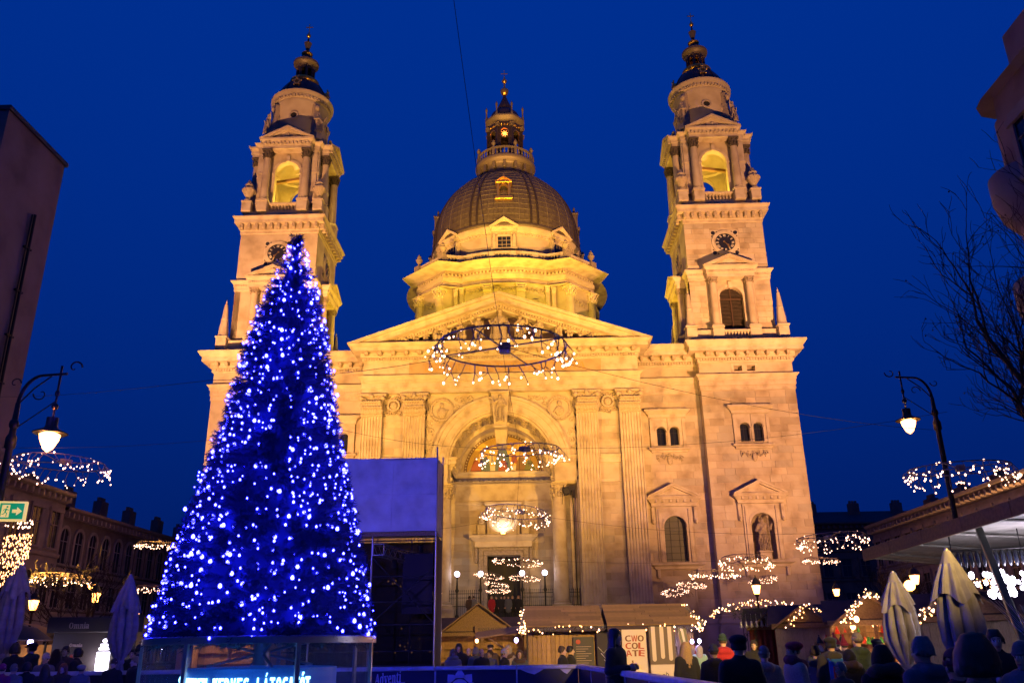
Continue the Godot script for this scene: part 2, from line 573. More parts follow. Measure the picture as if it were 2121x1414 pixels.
func set_stage():
	var cam := Camera3D.new()
	cam.name = "camera"
	cam.fov = 44.601
	cam.near = 0.1
	cam.far = 1500.0
	cam.position = Vector3(2.70, 1.7, 74.95)
	cam.rotation_degrees = Vector3(20.124, 1.223, -0.826)
	add_child(cam)
	cam.current = true
	var sky := ProceduralSkyMaterial.new()
	sky.sky_top_color = Color8(0, 49, 148)
	sky.sky_horizon_color = Color8(2, 20, 82)
	sky.sky_curve = 0.28
	sky.ground_bottom_color = Color8(4, 10, 30)
	sky.ground_horizon_color = Color8(4, 14, 48)
	sky.sun_angle_max = 0.0
	var e := Environment.new()
	e.background_mode = Environment.BG_SKY
	e.sky = Sky.new()
	e.sky.sky_material = sky
	e.tonemap_mode = Environment.TONE_MAPPER_LINEAR
	e.tonemap_exposure = 1.0
	e.sdfgi_enabled = true
	e.ssao_enabled = true
	e.ssil_enabled = true
	var w := WorldEnvironment.new()
	w.name = "environment"
	w.environment = e
	add_child(w)
	# floodlights on the square, on the towers and on the church roof
	var rose := Color(1.0, 0.70, 0.43)
	var amber := Color(1.0, 0.74, 0.31)
	var yellow := Color(1.0, 0.80, 0.17)
	for s: float in [-1.0, 1.0]:
		var side := "right" if s > 0 else "left"
		var g := Vector3(33, 4, 40) if s > 0 else Vector3(-29, 5, 33)
		flood(g, Vector3(22.7 * s, 43, -2), rose, 5900.0, 19, "%s upper pole floodlight aimed at the bell tower" % side, 0.0, 1.0)
		flood(g + Vector3(0.9 * s, -0.1, 0), Vector3(21 * s, 22, 0), rose, 4200.0 if s > 0 else 3600.0, 25, "%s pole floodlight aimed at the corner block" % side, 3.6, 1.0)
		flood(Vector3(21 * s, 3.2, 46), Vector3(1 * s, 27, 2), amber, 3900, 25, "%s low pole floodlight aimed at the pediment" % side, 3.2, 1.0)
		flood(Vector3(9.5 * s, 29.6, -3.5), Vector3(5 * s, 45, -14), yellow, 300, 52, "roof floodlight aimed at the %s half of the dome drum" % side)
		flood(Vector3(11.5 * s, 29.6, -6.5), Vector3(19 * s, 40, -5), yellow, 150, 50, "roof floodlight aimed at the inner face of the %s tower" % side)
		flood(Vector3(22 * s, 3.2, 47), Vector3(0, 51, -16), amber, 5500, 10, "%s long-range pole floodlight aimed at the dome" % side, 3.2, 1.0)
	flood(Vector3(0, 29.8, -3.6), Vector3(0, 46, -14), yellow, 300, 52, "roof floodlight just behind the pediment apex")
	flood(Vector3(-12, 7, 70), Vector3(-1.5, 6.5, 43), Color(0.42, 0.36, 1.0), 480, 15, "blue floodlight on a pole over the ice rink", 7.0, 1.0)
	flood(Vector3(11, 7.5, 80), Vector3(6, 3.4, 44), Color(1.0, 0.8, 0.4), 2300, 11, "warm floodlight on a pole aimed at the market huts", 7.5, 1.0)


func capital(b: MB, p: Vector3, r: float, h: float, sq := false):
	# bell, two rows of leaves, volutes and abacus
	var T := Transform3D(Basis(), p)
	if not sq:
		b.lathe([V2(r, 0), V2(r * 1.12, h * 0.03), V2(r, h * 0.06), V2(r * 0.98, h * 0.4), V2(r * 1.2, h * 0.85)], 12, T)
	else:
		b.cbox(p + Vector3(0, h * 0.43, 0), Vector3(r * 2, h * 0.86, r * 0.7))
	var m := 8
	for lvl in 2:
		for k in m:
			var a := TAU * (k + 0.5 * lvl) / m
			var d := Vector3(sin(a), 0, cos(a))
			var q := p + d * r * 1.12 + Vector3(0, h * (0.2 + 0.26 * lvl), 0)
			if sq:
				q = p + Vector3(r * (-0.95 + 1.9 * (k + 0.25 + 0.5 * lvl) / m), h * (0.2 + 0.26 * lvl), r * 0.42)
				d = Vector3.BACK
			var bs := Basis(Vector3.UP.cross(d), Vector3.UP, d)
			b.ell(q, Vector3(r * 0.24, h * 0.17, r * 0.2), bs, 6, 4)
			b.ell(q + d * r * 0.22 + Vector3(0, h * 0.13, 0), Vector3(r * 0.2, h * 0.06, r * 0.16), bs, 6, 4)
	for s: Vector2 in [V2(-1, 1), V2(1, 1), V2(-1, -1), V2(1, -1)]:
		if sq and s.y < 0:
			continue
		var q := p + Vector3(s.x * r * 1.02, h * 0.78, s.y * (r * 1.02 if not sq else r * 0.45))
		b.ell(q, Vector3(r * 0.26, h * 0.13, r * 0.26), Basis(), 8, 5)
	b.cbox(p + Vector3(0, h * 0.93, 0), Vector3(r * 2.7, h * 0.13, r * 2.7 if not sq else r * 1.15), Basis(), h * 0.03)


func column(b: MB, p: Vector3, r: float, h: float, seg := 16):
	b.cbox(p + Vector3(0, r * 0.15, 0), Vector3(r * 2.7, r * 0.3, r * 2.7))
	b.lathe([V2(r * 1.32, r * 0.3), V2(r * 1.38, r * 0.42), V2(r * 1.3, r * 0.55), V2(r * 1.1, r * 0.6), V2(r * 1.12, r * 0.72), V2(r * 1.2, r * 0.8), V2(r, r * 0.9), V2(r, h * 0.33), V2(r * 0.86, h)], seg, Transform3D(Basis(), p))


func baluster(b: MB, p: Vector3, h: float, r: float):
	b.lathe([V2(r * 0.8, 0), V2(r * 0.8, h * 0.08), V2(r * 0.45, h * 0.14), V2(r, h * 0.34), V2(r * 0.42, h * 0.62), V2(r * 0.4, h * 0.8), V2(r * 0.8, h * 0.88), V2(r * 0.8, h)], 8, Transform3D(Basis(), p))


func urn(b: MB, p: Vector3, h: float):
	var r := h * 0.24
	b.lathe([V2(r * 0.75, 0), V2(r * 0.75, h * 0.06), V2(r * 0.35, h * 0.12), V2(r * 0.4, h * 0.2), V2(r, h * 0.42), V2(r * 1.05, h * 0.55), V2(r * 0.75, h * 0.6), V2(r * 0.6, h * 0.68), V2(r * 0.72, h * 0.74), V2(r * 0.4, h * 0.85), V2(r * 0.28, h * 0.93), V2(0, h)], 10, Transform3D(Basis(), p))


# triangular pediment: half width w, foot y0, apex y1, between z0 and z1, with sunken field
func pediment(b: MB, cx: float, w: float, y0: float, y1: float, z0: float, z1: float, th: float, sink := 0.35):
	b.extrude(PackedVector2Array([V2(cx - w, y0), V2(cx + w, y0), V2(cx, y1)]), z0, z1 - sink)
	var sl := (y1 - y0) / w
	var wi := w - th / sl
	for s: float in [-1.0, 1.0]:
		b.extrude(PackedVector2Array([V2(cx + s * w, y0), V2(cx, y1), V2(cx, y1 - th), V2(cx + s * wi, y0)]), z1 - sink, z1)
		b.extrude(PackedVector2Array([V2(cx + s * (w + 0.1), y0), V2(cx, y1 + 0.1 * sl + 0.02), V2(cx, y1 - th * 0.42), V2(cx + s * (wi + (w - wi) * 0.6), y0)]), z1 + 0.004, z1 + sink * 0.45)
	b.box(cx - w, cx + w, y0 - th * 0.35, y0 + 0.004, z0, z1 + sink * 0.3)


func scrolls(b: MB, cx: float, cy: float, w: float, h: float, z: float, cnt: int, r := 0.05):
	# carved foliage: spiralling stems and leaves standing proud of a panel
	for k in cnt:
		var x := cx + w * ((k + 0.5) / cnt - 0.5)
		var y := cy + (rng.randf() - 0.5) * h * 0.3
		var s := 1.0 if k % 2 == 0 else -1.0
		var R := minf(w / cnt * 0.5, h * 0.42)
		var pts := []
		for i in 12:
			var a := s * i * 0.72 + rng.randf() * 0.2
			var q := R * (1.0 - i / 13.0)
			pts.push_back(Vector3(x + cos(a) * q, y + sin(a) * q, z))
		b.tube(pts, r, r * 0.6, 4)
		b.ell(Vector3(x, y, z), Vector3(R * 0.3, R * 0.3, r * 1.5), Basis(), 6, 4)
		for i in 3:
			var a := rng.randf() * TAU
			b.ell(Vector3(x + cos(a) * R * 1.05, y + sin(a) * R * 1.05, z), Vector3(R * 0.3, R * 0.13, r * 1.3), Basis(Vector3.BACK, a + 0.6), 6, 4)


# courses of ashlar between x0..x1, y0..y1 on the plane z, leaving out the holes (Rect2); each stone is a part
func ashlar(parent: Node, x0: float, x1: float, y0: float, y1: float, z: float, holes: Array, course := 0.62, long := 1.35, most := 300):
	var unit: ArrayMesh = M_unit_stone()
	var y := y0
	var row := 0
	var cnt := 0
	while y < y1 - 0.1:
		var h := minf(course, y1 - y)
		var cuts := [V2(x0, x1)]
		for r: Rect2 in holes:
			if y + h > r.position.y + 0.02 and y < r.end.y - 0.02:
				var left := []
				for q: Vector2 in cuts:
					if r.end.x <= q.x or r.position.x >= q.y:
						left.push_back(q)
						continue
					if r.position.x > q.x:
						left.push_back(V2(q.x, r.position.x))
					if r.end.x < q.y:
						left.push_back(V2(r.end.x, q.y))
				cuts = left
		for q: Vector2 in cuts:
			var x := q.x
			var first := true
			while x < q.y - 0.01:
				var w := long * (0.62 + rng.randf() * 0.75)
				if first and row % 2 == 1:
					w *= 0.55
				first = false
				if q.y - x - w < 0.35:
					w = q.y - x
				if w > 0.1 and cnt < most:
					var o := part(parent, "stone_block", unit, M["ashlar_%d" % [0, 0, 1, 2, 1, 5, 3, 0, 6, 2, 4, 0, 1, 6][rng.randi() % 14]])
					var d := 0.05 + rng.randf() * 0.012
					o.transform = Transform3D(Basis.from_scale(Vector3(w - 0.025, h - 0.025, d)), Vector3((x + w * 0.5) * MX, y + h * 0.5, z + d * 0.5 - 0.02))
					cnt += 1
				x += w
		y += h
		row += 1


var _unit: ArrayMesh


func M_unit_stone() -> ArrayMesh:
	if _unit == null:
		var b := MB.new()
		b.cbox(Vector3(), Vector3.ONE, Basis(), 0.012)
		_unit = b.mesh()
	return _unit


const CORNICE := [Vector2(0, 26.55), Vector2(0.1, 26.6), Vector2(0.1, 26.98), Vector2(0.28, 27.04), Vector2(0.3, 27.1), Vector2(0.3, 27.5), Vector2(0.95, 27.52), Vector2(0.95, 27.95), Vector2(1.1, 28.05), Vector2(1.3, 28.38), Vector2(1.3, 28.5), Vector2(-0.2, 28.56)]
const STRING := [Vector2(0, 23.85), Vector2(0.06, 23.87), Vector2(0.06, 24.3), Vector2(0.12, 24.32), Vector2(0.12, 24.8), Vector2(0.18, 24.84), Vector2(0.2, 25.05), Vector2(0.42, 25.3), Vector2(0.42, 25.37), Vector2(0, 25.42)]


func hood_window(B: Node, cx: float, z: float):
	# upper pair of round-headed lights under a straight hood, sill on carved brackets
	var f := mir()
	for s: float in [-1.0, 1.0]:
		f.archwall(cx + (0.02 if s > 0 else -1.5), cx + (1.5 if s > 0 else -0.02), 18.9, 21.6, z - 0.5, z + 0.1, cx + s * 0.62, 0.44, 20.3, 18.95, 12)
		f.arch(cx + s * 0.62, 20.3, 0.46, 0.6, z + 0.1, z + 0.17, 0, PI, 12)
		f.box(cx + s * 1.5 - 0.14, cx + s * 1.5 + 0.14, 18.7, 21.5, z + 0.02, z + 0.19)
	f.lathe([V2(0.13, 18.9), V2(0.1, 19.0), V2(0.1, 20.1), V2(0.17, 20.3)], 8, Transform3D(Basis(), Vector3(cx, 0, z + 0.12)))
	part(B, "window_surround", f, M.trim)
	var h := mir()
	h.mould([V2(0, 21.55), V2(0.12, 21.6), V2(0.15, 21.85), V2(0.5, 22.15), V2(0.5, 22.3), V2(0, 22.36)], [V2(cx - 1.62, z), V2(cx - 1.62, z + 0.12), V2(cx + 1.62, z + 0.12), V2(cx + 1.62, z)])
	h.box(cx - 1.6, cx + 1.6, 22.37, 22.45, z, z + 0.35)
	part(B, "window_hood", h, M.trim)
	var q := mir()
	q.mould([V2(0, 18.25), V2(0.1, 18.3), V2(0.12, 18.45), V2(0.32, 18.55), V2(0.32, 18.68), V2(0, 18.72)], [V2(cx - 1.55, z), V2(cx - 1.55, z + 0.12), V2(cx + 1.55, z + 0.12), V2(cx + 1.55, z)])
	q.row([V2(cx - 1.5, z + 0.12), V2(cx + 1.5, z + 0.12)], 0.14, 0.07, 18.45, 18.54, 0.1, 0.22)
	part(B, "window_sill", q, M.trim)
	var cv := mir()
	scrolls(cv, cx, 17.85, 2.6, 0.6, z + 0.08, 5, 0.06)
	cv.ell(Vector3(cx, 17.5, z + 0.1), Vector3(0.25, 0.42, 0.16), Basis(), 8, 5)
	part(B, "carved_bracket", cv, M.carved)
	for s: float in [-1.0, 1.0]:
		var g := mir()
		g.box(cx + s * 0.62 - 0.44, cx + s * 0.62 + 0.44, 18.9, 20.8, z - 0.46, z - 0.42)
		var pane := part(B, "window_pane", g, M.dark_glass)
		var br := mir()
		br.box(cx + s * 0.62 - 0.015, cx + s * 0.62 + 0.015, 18.95, 20.75, z - 0.42, z - 0.39)
		br.box(cx + s * 0.62 - 0.42, cx + s * 0.62 + 0.42, 20.2, 20.24, z - 0.42, z - 0.388)
		part(B, "glazing_bar", br, M.iron)


func gable_frame(B: Node, cx: float, z: float):
	# tall frame with pediment on consoles, for the lower window and the statue niche
	var f := mir()
	f.archwall(cx - 1.62, cx + 1.62, 8.5, 13.35, z - 0.02, z + 0.12, cx, 1.0, 11.5, 8.52, 16)
	for s: float in [-1.0, 1.0]:
		f.box(cx + s * 1.34 - 0.12, cx + s * 1.34 + 0.12, 8.5, 13.1, z + 0.1, z + 0.24, 0.02)
		f.box(cx + s * 1.9 - 0.16, cx + s * 1.9 + 0.16, 11.9, 13.3, z + 0.0, z + 0.22, 0.04)
		f.ell(Vector3(cx + s * 1.9, 12.0, z + 0.16), Vector3(0.16, 0.25, 0.2), Basis(), 8, 5)
	f.arch(cx, 11.5, 1.02, 1.2, z + 0.12, z + 0.22, 0, PI, 16)
	part(B, "window_surround", f, M.trim)
	var p := mir()
	p.mould([V2(0, 13.3), V2(0.14, 13.35), V2(0.16, 13.6), V2(0.2, 13.65), V2(0.5, 13.95), V2(0.5, 14.1), V2(0, 14.15)], [V2(cx - 1.9, z), V2(cx - 1.9, z + 0.2), V2(cx + 1.9, z + 0.2), V2(cx + 1.9, z)])
	p.row([V2(cx - 1.9, z + 0.2), V2(cx + 1.9, z + 0.2)], 0.6, 0.2, 13.65, 13.9, 0.15, 0.45)
	pediment(p, cx, 2.35, 14.2, 15.3, z, z + 0.7, 0.3, 0.3)
	part(B, "window_pediment", p, M.trim)
	var q := mir()
	q.mould([V2(0, 7.85), V2(0.1, 7.9), V2(0.14, 8.1), V2(0.42, 8.25), V2(0.42, 8.4), V2(0, 8.46)], [V2(cx - 1.95, z), V2(cx - 1.95, z + 0.12), V2(cx + 1.95, z + 0.12), V2(cx + 1.95, z)])
	for s: float in [-1.0, 1.0]:
		q.box(cx + s * 1.75 - 0.14, cx + s * 1.75 + 0.14, 7.1, 7.9, z, z + 0.28, 0.05)
	part(B, "window_sill", q, M.trim)


func corner_block(root: Node, s: float):
	MX = s
	var w := mir()
	# wall in strips round the openings of the two windows (x 21.0..24.2 is the window bay)
	var cx := 22.95
	w.box(18.7, 21.9, 0, 28.5, -1.0, -0.03)
	w.box(24.0, 27.46, 0, 28.5, -1.0, -0.03)
	w.box(21.9, 24.0, 0, 8.5, -1.0, -0.03)
	w.box(21.9, 24.0, 12.6, 18.9, -1.0, -0.03)
	w.box(21.9, 24.0, 20.9, 25.7, -1.0, -0.03)
	w.box(21.9, 24.0, 26.35, 28.5, -1.0, -0.03)
	w.box(18.7, 27.46, 0, 28.5, -11, -1.35)
	w.box(18.7, 19.2, 0, 28.5, -1.36, -0.99)
	w.box(26.9, 27.46, 0, 28.5, -1.36, -0.99)
	var B := part(root, "corner_block", w, M.stone)
	B.set_meta("label", "%s corner block of the west front under the bell tower" % ("right" if s > 0 else "left"))
	var holes := [Rect2(cx - 1.66, 8.5, 3.32, 4.85), Rect2(cx - 2.35, 13.3, 4.7, 0.95), Rect2(cx - 1.5, 14.2, 3.0, 0.6), Rect2(cx - 1.64, 18.3, 3.28, 4.1)]
	if s > 0:
		ashlar(B, 18.7, 27.46, 4.0, 23.85, -0.03, holes, 0.66, 1.5)
	var wr := mir()
	wr.box(12.3, 18.72, 0, 14.0, -3, -1.53)
	wr.box(12.3, 18.72, 14.0, 28.5, -3, -1.63)
	var cr := 15.45
	wr.box(12.3, cr - 1.0, 0, 28.5, -1.64, -1.03)
	wr.box(cr + 1.0, 18.72, 0, 28.5, -1.64, -1.03)
	wr.box(cr - 1.0, cr + 1.0, 0, 8.5, -1.64, -1.03)
	wr.box(cr - 1.0, cr + 1.0, 12.6, 18.9, -1.64, -1.03)
	wr.box(cr - 1.0, cr + 1.0, 20.9, 28.5, -1.64, -1.03)
	var R := part(root, "recessed_bay", wr, M.stone)
	R.set_meta("label", "set-back bay between the portico and the %s corner block" % ("right" if s > 0 else "left"))
	holes = [Rect2(cr - 1.66, 8.5, 3.32, 4.85), Rect2(cr - 2.35, 13.3, 4.7, 0.95), Rect2(cr - 1.5, 14.2, 3.0, 0.6), Rect2(cr - 1.64, 18.3, 3.28, 4.1), Rect2(cr - 1.5, 4.4, 3.0, 2.6)]
	if s > 0:
		ashlar(R, 12.62, 18.69, 4.0, 23.85, -1.03, holes, 0.66, 1.5)
	var path := [V2(12.4, -1), V2(18.7, -1), V2(18.7, 0), V2(27.46, 0), V2(27.46, -11)]
	var m := mir()
	m.mould(CORNICE, path)
	part(root, "main_cornice", m, M.trim)
	m = mir()
	m.mould(STRING, path)
	m.row([V2(12.6, -1), V2(18.6, -1)], 0.26, 0.13, 24.66, 24.74, 0.1, 0.17)
	m.row([V2(18.8, 0), V2(27.4, 0)], 0.26, 0.13, 24.66, 24.74, 0.1, 0.17)
	m.row([V2(18.8, 0), V2(27.4, 0)], 0.26, 0.13, 24.2, 24.26, 0.05, 0.11)
	part(root, "string_course", m, M.trim)
	m = mir()
	m.row([V2(12.6, -1), V2(18.6, -1)], 0.26, 0.14, 26.72, 26.96, 0.1, 0.26)
	m.row([V2(18.8, 0), V2(27.4, 0)], 0.26, 0.14, 26.72, 26.96, 0.1, 0.26)
	m.row([V2(27.46, 0), V2(27.46, -6)], 0.26, 0.14, 26.72, 26.96, 0.1, 0.26)
	part(root, "dentil_course", m, M.trim, "stuff")
	for q in [[V2(12.9, -1), V2(18.0, -1), 5], [V2(19.0, 0), V2(27.5, 0), 9]]:
		for k in int(q[2]):
			var t := (k + 0.5) / float(q[2])
			var x := lerpf(q[0].x, q[1].x, t)
			var bk := mir()
			bk.box(x - 0.16, x + 0.16, 27.12, 27.5, q[0].y + 0.3, q[0].y + 0.86, 0.05)
			bk.ell(Vector3(x, 27.2, q[0].y + 0.42), Vector3(0.16, 0.16, 0.22), Basis(), 8, 5)
			part(root, "cornice_bracket", bk, M.carved)
	m = mir()
	m.mould([V2(0.3, 0), V2(0.3, 3.1), V2(0.2, 3.2), V2(0.28, 3.35), V2(0.1, 3.7), V2(0.12, 3.9), V2(0, 4.0)], path)
	part(root, "plinth", m, M.stone)
	# openings
	hood_window(B, cx, 0)
	gable_frame(B, cx, 0)
	hood_window(R, cr, -1)
	gable_frame(R, cr, -1)
	# statue niche with a bishop-like robed figure
	var nn := mir()
	nn.lathe([V2(1.0, 8.5), V2(1.0, 11.5)], 14, Transform3D(Basis(), Vector3(cx, 0, -0.1)), PI / 2, PI * 1.5)
	for k in 5:
		nn.lathe([V2(cos(k * PI / 10), 11.5 + sin(k * PI / 10)), V2(maxf(0.001, cos((k + 1) * PI / 10)), 11.5 + sin((k + 1) * PI / 10))], 14, Transform3D(Basis(), Vector3(cx, 0, -0.1)), PI / 2, PI * 1.5)
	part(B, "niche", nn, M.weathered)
	var pd := mir()
	pd.box(cx - 0.5, cx + 0.5, 8.4, 9.1, -0.65, 0.2, 0.04)
	pd.box(cx - 0.6, cx + 0.6, 9.1, 9.25, -0.7, 0.26, 0.03)
	part(B, "statue_pedestal", pd, M.trim)
	var stt := part(B, "statue", robed(0), M.weathered)
	stt.transform = Transform3D(Basis.from_scale(Vector3(1.62 * s, 1.62, 1.62)), Vector3(cx * s, 9.25, -0.15))
	var stf := mir()
	stf.tube([Vector3(cx + 0.52, 9.25, 0.05), Vector3(cx + 0.46, 12.1, 0.12)], 0.035, 0.03, 6)
	stf.ell(Vector3(cx + 0.46, 12.15, 0.12), Vector3(0.12, 0.16, 0.05), Basis(), 8, 5)
	part(B, "statue_staff", stf, M.weathered)
	# leaded window of the set-back bay
	var g := mir()
	g.box(cr - 1.02, cr + 1.02, 8.5, 12.58, -1.56, -1.5)
	part(R, "window_pane", g, M.glazing)
	for k in 3:
		var bb := mir()
		var x := cr - 0.5 + k * 0.5 + (0.1 if k == 0 else (-0.1 if k == 2 else 0.0))
		if k != 1:
			bb.box(x - 0.025, x + 0.025, 8.5, 12.4, -1.5, -1.46)
			part(R, "glazing_bar", bb, M.iron)
	for k in 7:
		var bb := mir()
		bb.box(cr - 1.0, cr + 1.0, 8.75 + k * 0.55, 8.79 + k * 0.55, -1.5, -1.455)
		part(R, "glazing_bar", bb, M.iron)
	var pl := mir()
	pl.mould([V2(0, 0), V2(0.06, 0.0), V2(0.06, 0.1), V2(0, 0.1)], [V2(0, 0), V2(0.1, 0)])
	pl = mir()
	pl.box(cr - 1.45, cr + 1.45, 4.45, 4.6, -1.0, -0.9)
	pl.box(cr - 1.45, cr + 1.45, 6.75, 6.9, -1.0, -0.9)
	pl.box(cr - 1.45, cr - 1.3, 4.6, 6.75, -1.0, -0.9)
	pl.box(cr + 1.3, cr + 1.45, 4.6, 6.75, -1.0, -0.9)
	pl.box(cr - 1.3, cr + 1.3, 4.6, 6.75, -1.02, -0.97)
	scrolls(pl, cr, 5.7, 2.2, 1.7, -0.95, 3, 0.05)
	part(R, "relief_panel", pl, M.trim)
	# little frieze windows
	for k in 2:
		var x := 22.35 + k * 1.22
		var fr := mir()
		fr.box(x - 0.42, x + 0.42, 25.72, 26.34, -0.75, -0.7)
		part(B, "window_pane", fr, M.weathered)
		fr = mir()
		for q: Array in [[x - 0.62, x - 0.38, 25.6, 26.45], [x + 0.38, x + 0.62, 25.6, 26.45]]:
			fr.box(q[0], q[1], q[2], q[3], -0.72, 0.02)
		fr.box(x - 0.38, x + 0.38, 26.28, 26.45, -0.72, 0.015)
		fr.box(x - 0.38, x + 0.38, 25.55, 25.72, -0.72, 0.015)
		part(B, "window_surround", fr, M.trim)
	# flat roof
	var rf := mir()
	rf.box(12.3, 27.4, 28.5, 28.6, -11, -0.4)
	part(root, "flat_roof", rf, M.roof_lead)


func tower(root: Node, s: float):
	MX = s
	var side := "right" if s > 0 else "left"
	var O := Transform3D(Basis.from_scale(Vector3(s, 1, 1)), Vector3(22.76 * s, 0, -5.14))
	var body := MB.new(O)
	body.box(-3.95, 3.95, 28.5, 36.0, -3.95, 3.4)
	body.box(-4.0, 4.0, 36.0, 42.2, -4.0, 4.0)
	for k: int in [0, 1, 2, 3]:
		body.set_xf(O * Transform3D(Basis(Vector3.UP, k * PI / 2), Vector3()))
		body.archwall(-4.0, 4.0, 28.5, 36.0, 3.39, 4.0, 0, 1.15, 33.7, 30.45, 14)
	body.set_xf(O)
	var T := part(root, "bell_tower", body, M.stone)
	T.set_meta("label", "%s bell tower with clock, open belfry and dark cupola" % side)
	if s > 0:
		# visible courses of the clock stage
		var keep := MX
		ashlar_tower(T, s, [Rect2(-1.45, 38.2, 2.9, 3.1), Rect2(-2.8, 36.6, 5.6, 1.3)], 36.7, 42.0, -4, 4)
		ashlar_tower(T, s, [Rect2(-2.4, 28.6, 4.8, 7.5)], 30.4, 35.5, -4, 4)
	var sq := [V2(-4, 4), V2(4, 4), V2(4, -4), V2(-4, -4)]
	var m := MB.new(O)
	m.mould([V2(0, 35.55), V2(0.08, 35.6), V2(0.08, 35.95), V2(0.14, 36.0), V2(0.14, 36.25), V2(0.4, 36.55), V2(0.4, 36.66), V2(0, 36.72)], sq, true)
	m.row([V2(-4, 4), V2(4, 4)], 0.24, 0.12, 36.06, 36.22, 0.1, 0.24)
	part(T, "shoulder_cornice", m, M.trim)
	m = MB.new(O)
	m.mould([V2(0, 41.95), V2(0.08, 42.0), V2(0.08, 42.3), V2(0.14, 42.36), V2(0.16, 43.0), V2(0.6, 43.05), V2(0.62, 43.4), V2(0.8, 43.65), V2(0.8, 43.76), V2(-0.9, 43.8)], sq, true)
	part(T, "tower_cornice", m, M.trim)
	for k: int in [0, 3]:
		var K := O * Transform3D(Basis(Vector3.UP, k * PI / 2), Vector3())
		for i in 11:
			var bk := MB.new(K)
			var x := -3.85 + i * 0.77
			bk.box(x - 0.15, x + 0.15, 42.4, 43.02, 4.12, 4.58, 0.05)
			bk.ell(Vector3(x, 42.55, 4.3), Vector3(0.15, 0.2, 0.25), Basis(), 8, 5)
			part(T, "cornice_bracket", bk, M.carved)
		# window bay: columns, entablature, pediment, louvred opening, balustrade
		var a := MB.new(K)
		a.arch(0, 33.7, 1.16, 1.45, 4.0, 4.1, 0, PI, 16)
		for q: float in [-1.0, 1.0]:
			a.box(q * 1.3 - 0.15, q * 1.3 + 0.15, 30.45, 33.7, 4.0, 4.08)
			a.box(q * 1.32 - 0.2, q * 1.32 + 0.2, 33.55, 33.75, 3.98, 4.14)
		a.box(-0.22, 0.22, 34.7, 35.4, 4.0, 4.22, 0.04)
		part(T, "window_surround", a, M.trim)
		for q: float in [-1.0, 1.0]:
			var cb := MB.new(K)
			cb.box(q * 1.78 - 0.55, q * 1.78 + 0.55, 28.55, 30.2, 3.95, 5.05, 0.04)
			cb.box(q * 1.78 - 0.62, q * 1.78 + 0.62, 30.2, 30.38, 3.95, 5.12, 0.04)
			column(cb, Vector3(q * 1.78, 30.38, 4.5), 0.4, 4.7)
			part(T, "column", cb, M.stone)
			cb = MB.new(K)
			capital(cb, Vector3(q * 1.78, 35.0, 4.5), 0.36, 0.6)
			part(T, "capital", cb, M.weathered)
			cb = MB.new(K)
			cb.box(q * 1.78 - 0.42, q * 1.78 + 0.42, 30.4, 35.0, 3.98, 4.1)
			part(T, "pilaster", cb, M.trim)
			for e: float in [2.4, 3.8]:
				pass
		var en := MB.new(K)
		en.mould([V2(0, 35.55), V2(0.03, 35.58), V2(0.05, 35.95), V2(0.12, 36.0), V2(0.14, 36.3), V2(0.36, 36.58), V2(0.36, 36.7), V2(-1, 36.72)], [V2(-2.3, 3.9), V2(-2.3, 4.9), V2(2.3, 4.9), V2(2.3, 3.9)])
		en.quad(Vector3(-2.3, 35.56, 3.9), Vector3(2.3, 35.56, 3.9), Vector3(2.3, 35.56, 4.9), Vector3(-2.3, 35.56, 4.9), Vector3.DOWN)
		en.row([V2(-2.3, 4.9), V2(2.3, 4.9)], 0.22, 0.11, 36.06, 36.22, 0.08, 0.22)
		pediment(en, 0, 2.68, 36.74, 37.85, 3.9, 5.2, 0.26, 0.3)
		part(T, "tower_pediment", en, M.trim)
		var lv := MB.new(K)
		lv.box(-1.15, 1.15, 30.4, 34.9, 3.36, 3.42)
		part(T, "louvre_back", lv, M.void)
		var slats := MB.new(K)
		for i in 30:
			var y := 30.55 + i * 0.145
			var hw := 1.13 if y < 33.7 else sqrt(maxf(0.02, 1.3 - (y - 33.7) * (y - 33.7)))
			slats.cbox(Vector3(0, y, 3.56), Vector3(hw * 2, 0.03, 0.16), Basis(Vector3.RIGHT, 0.6))
		part(T, "louvre_slat", slats, M.louvre, "stuff")
		lv = MB.new(K)
		lv.box(-0.05, 0.05, 30.45, 34.85, 3.6, 3.72)
		lv.box(-1.15, 1.15, 33.6, 33.72, 3.6, 3.715)
		part(T, "louvre_frame", lv, M.louvre)
		var bl := MB.new(K)
		bl.box(-1.25, 1.25, 28.6, 28.85, 4.55, 4.95)
		bl.box(-1.25, 1.25, 29.8, 30.0, 4.5, 5.0, 0.03)
		for q: float in [-1.0, 1.0]:
			bl.box(q * 2.3, q * 3.9, 28.6, 29.95, 4.2, 4.6)
			bl.box(q * 2.3, q * 3.9, 29.95, 30.1, 4.15, 4.65)
		part(T, "balustrade_rail", bl, M.trim)
		for i in 8:
			var bs := MB.new(K)
			baluster(bs, Vector3(-1.05 + i * 0.3, 28.85, 4.75), 0.95, 0.11)
			part(T, "baluster", bs, M.trim)
		# clock
		var ck := MB.new(K)
		ck.box(-1.42, 1.42, 38.28, 41.12, 3.95, 4.03)
		part(T, "clock_panel", ck, M.trim)
		for q: Vector2 in [V2(-1, -1), V2(1, -1), V2(-1, 1), V2(1, 1)]:
			ck = MB.new(K)
			ck.lathe([V2(0.21, 0), V2(0.21, 0.03), V2(0, 0.03)], 14, Transform3D(Basis(Vector3.RIGHT, PI / 2), Vector3(q.x * 1.12, 39.7 + q.y * 1.12, 4.03)))
			var tri := PackedVector2Array([V2(q.x * 1.3, 39.7 + q.y * 0.66), V2(q.x * 1.3, 39.7 + q.y * 0.84), V2(q.x * 1.12, 39.7 + q.y * 0.8)])
			ck.extrude(tri, 4.02, 4.05)
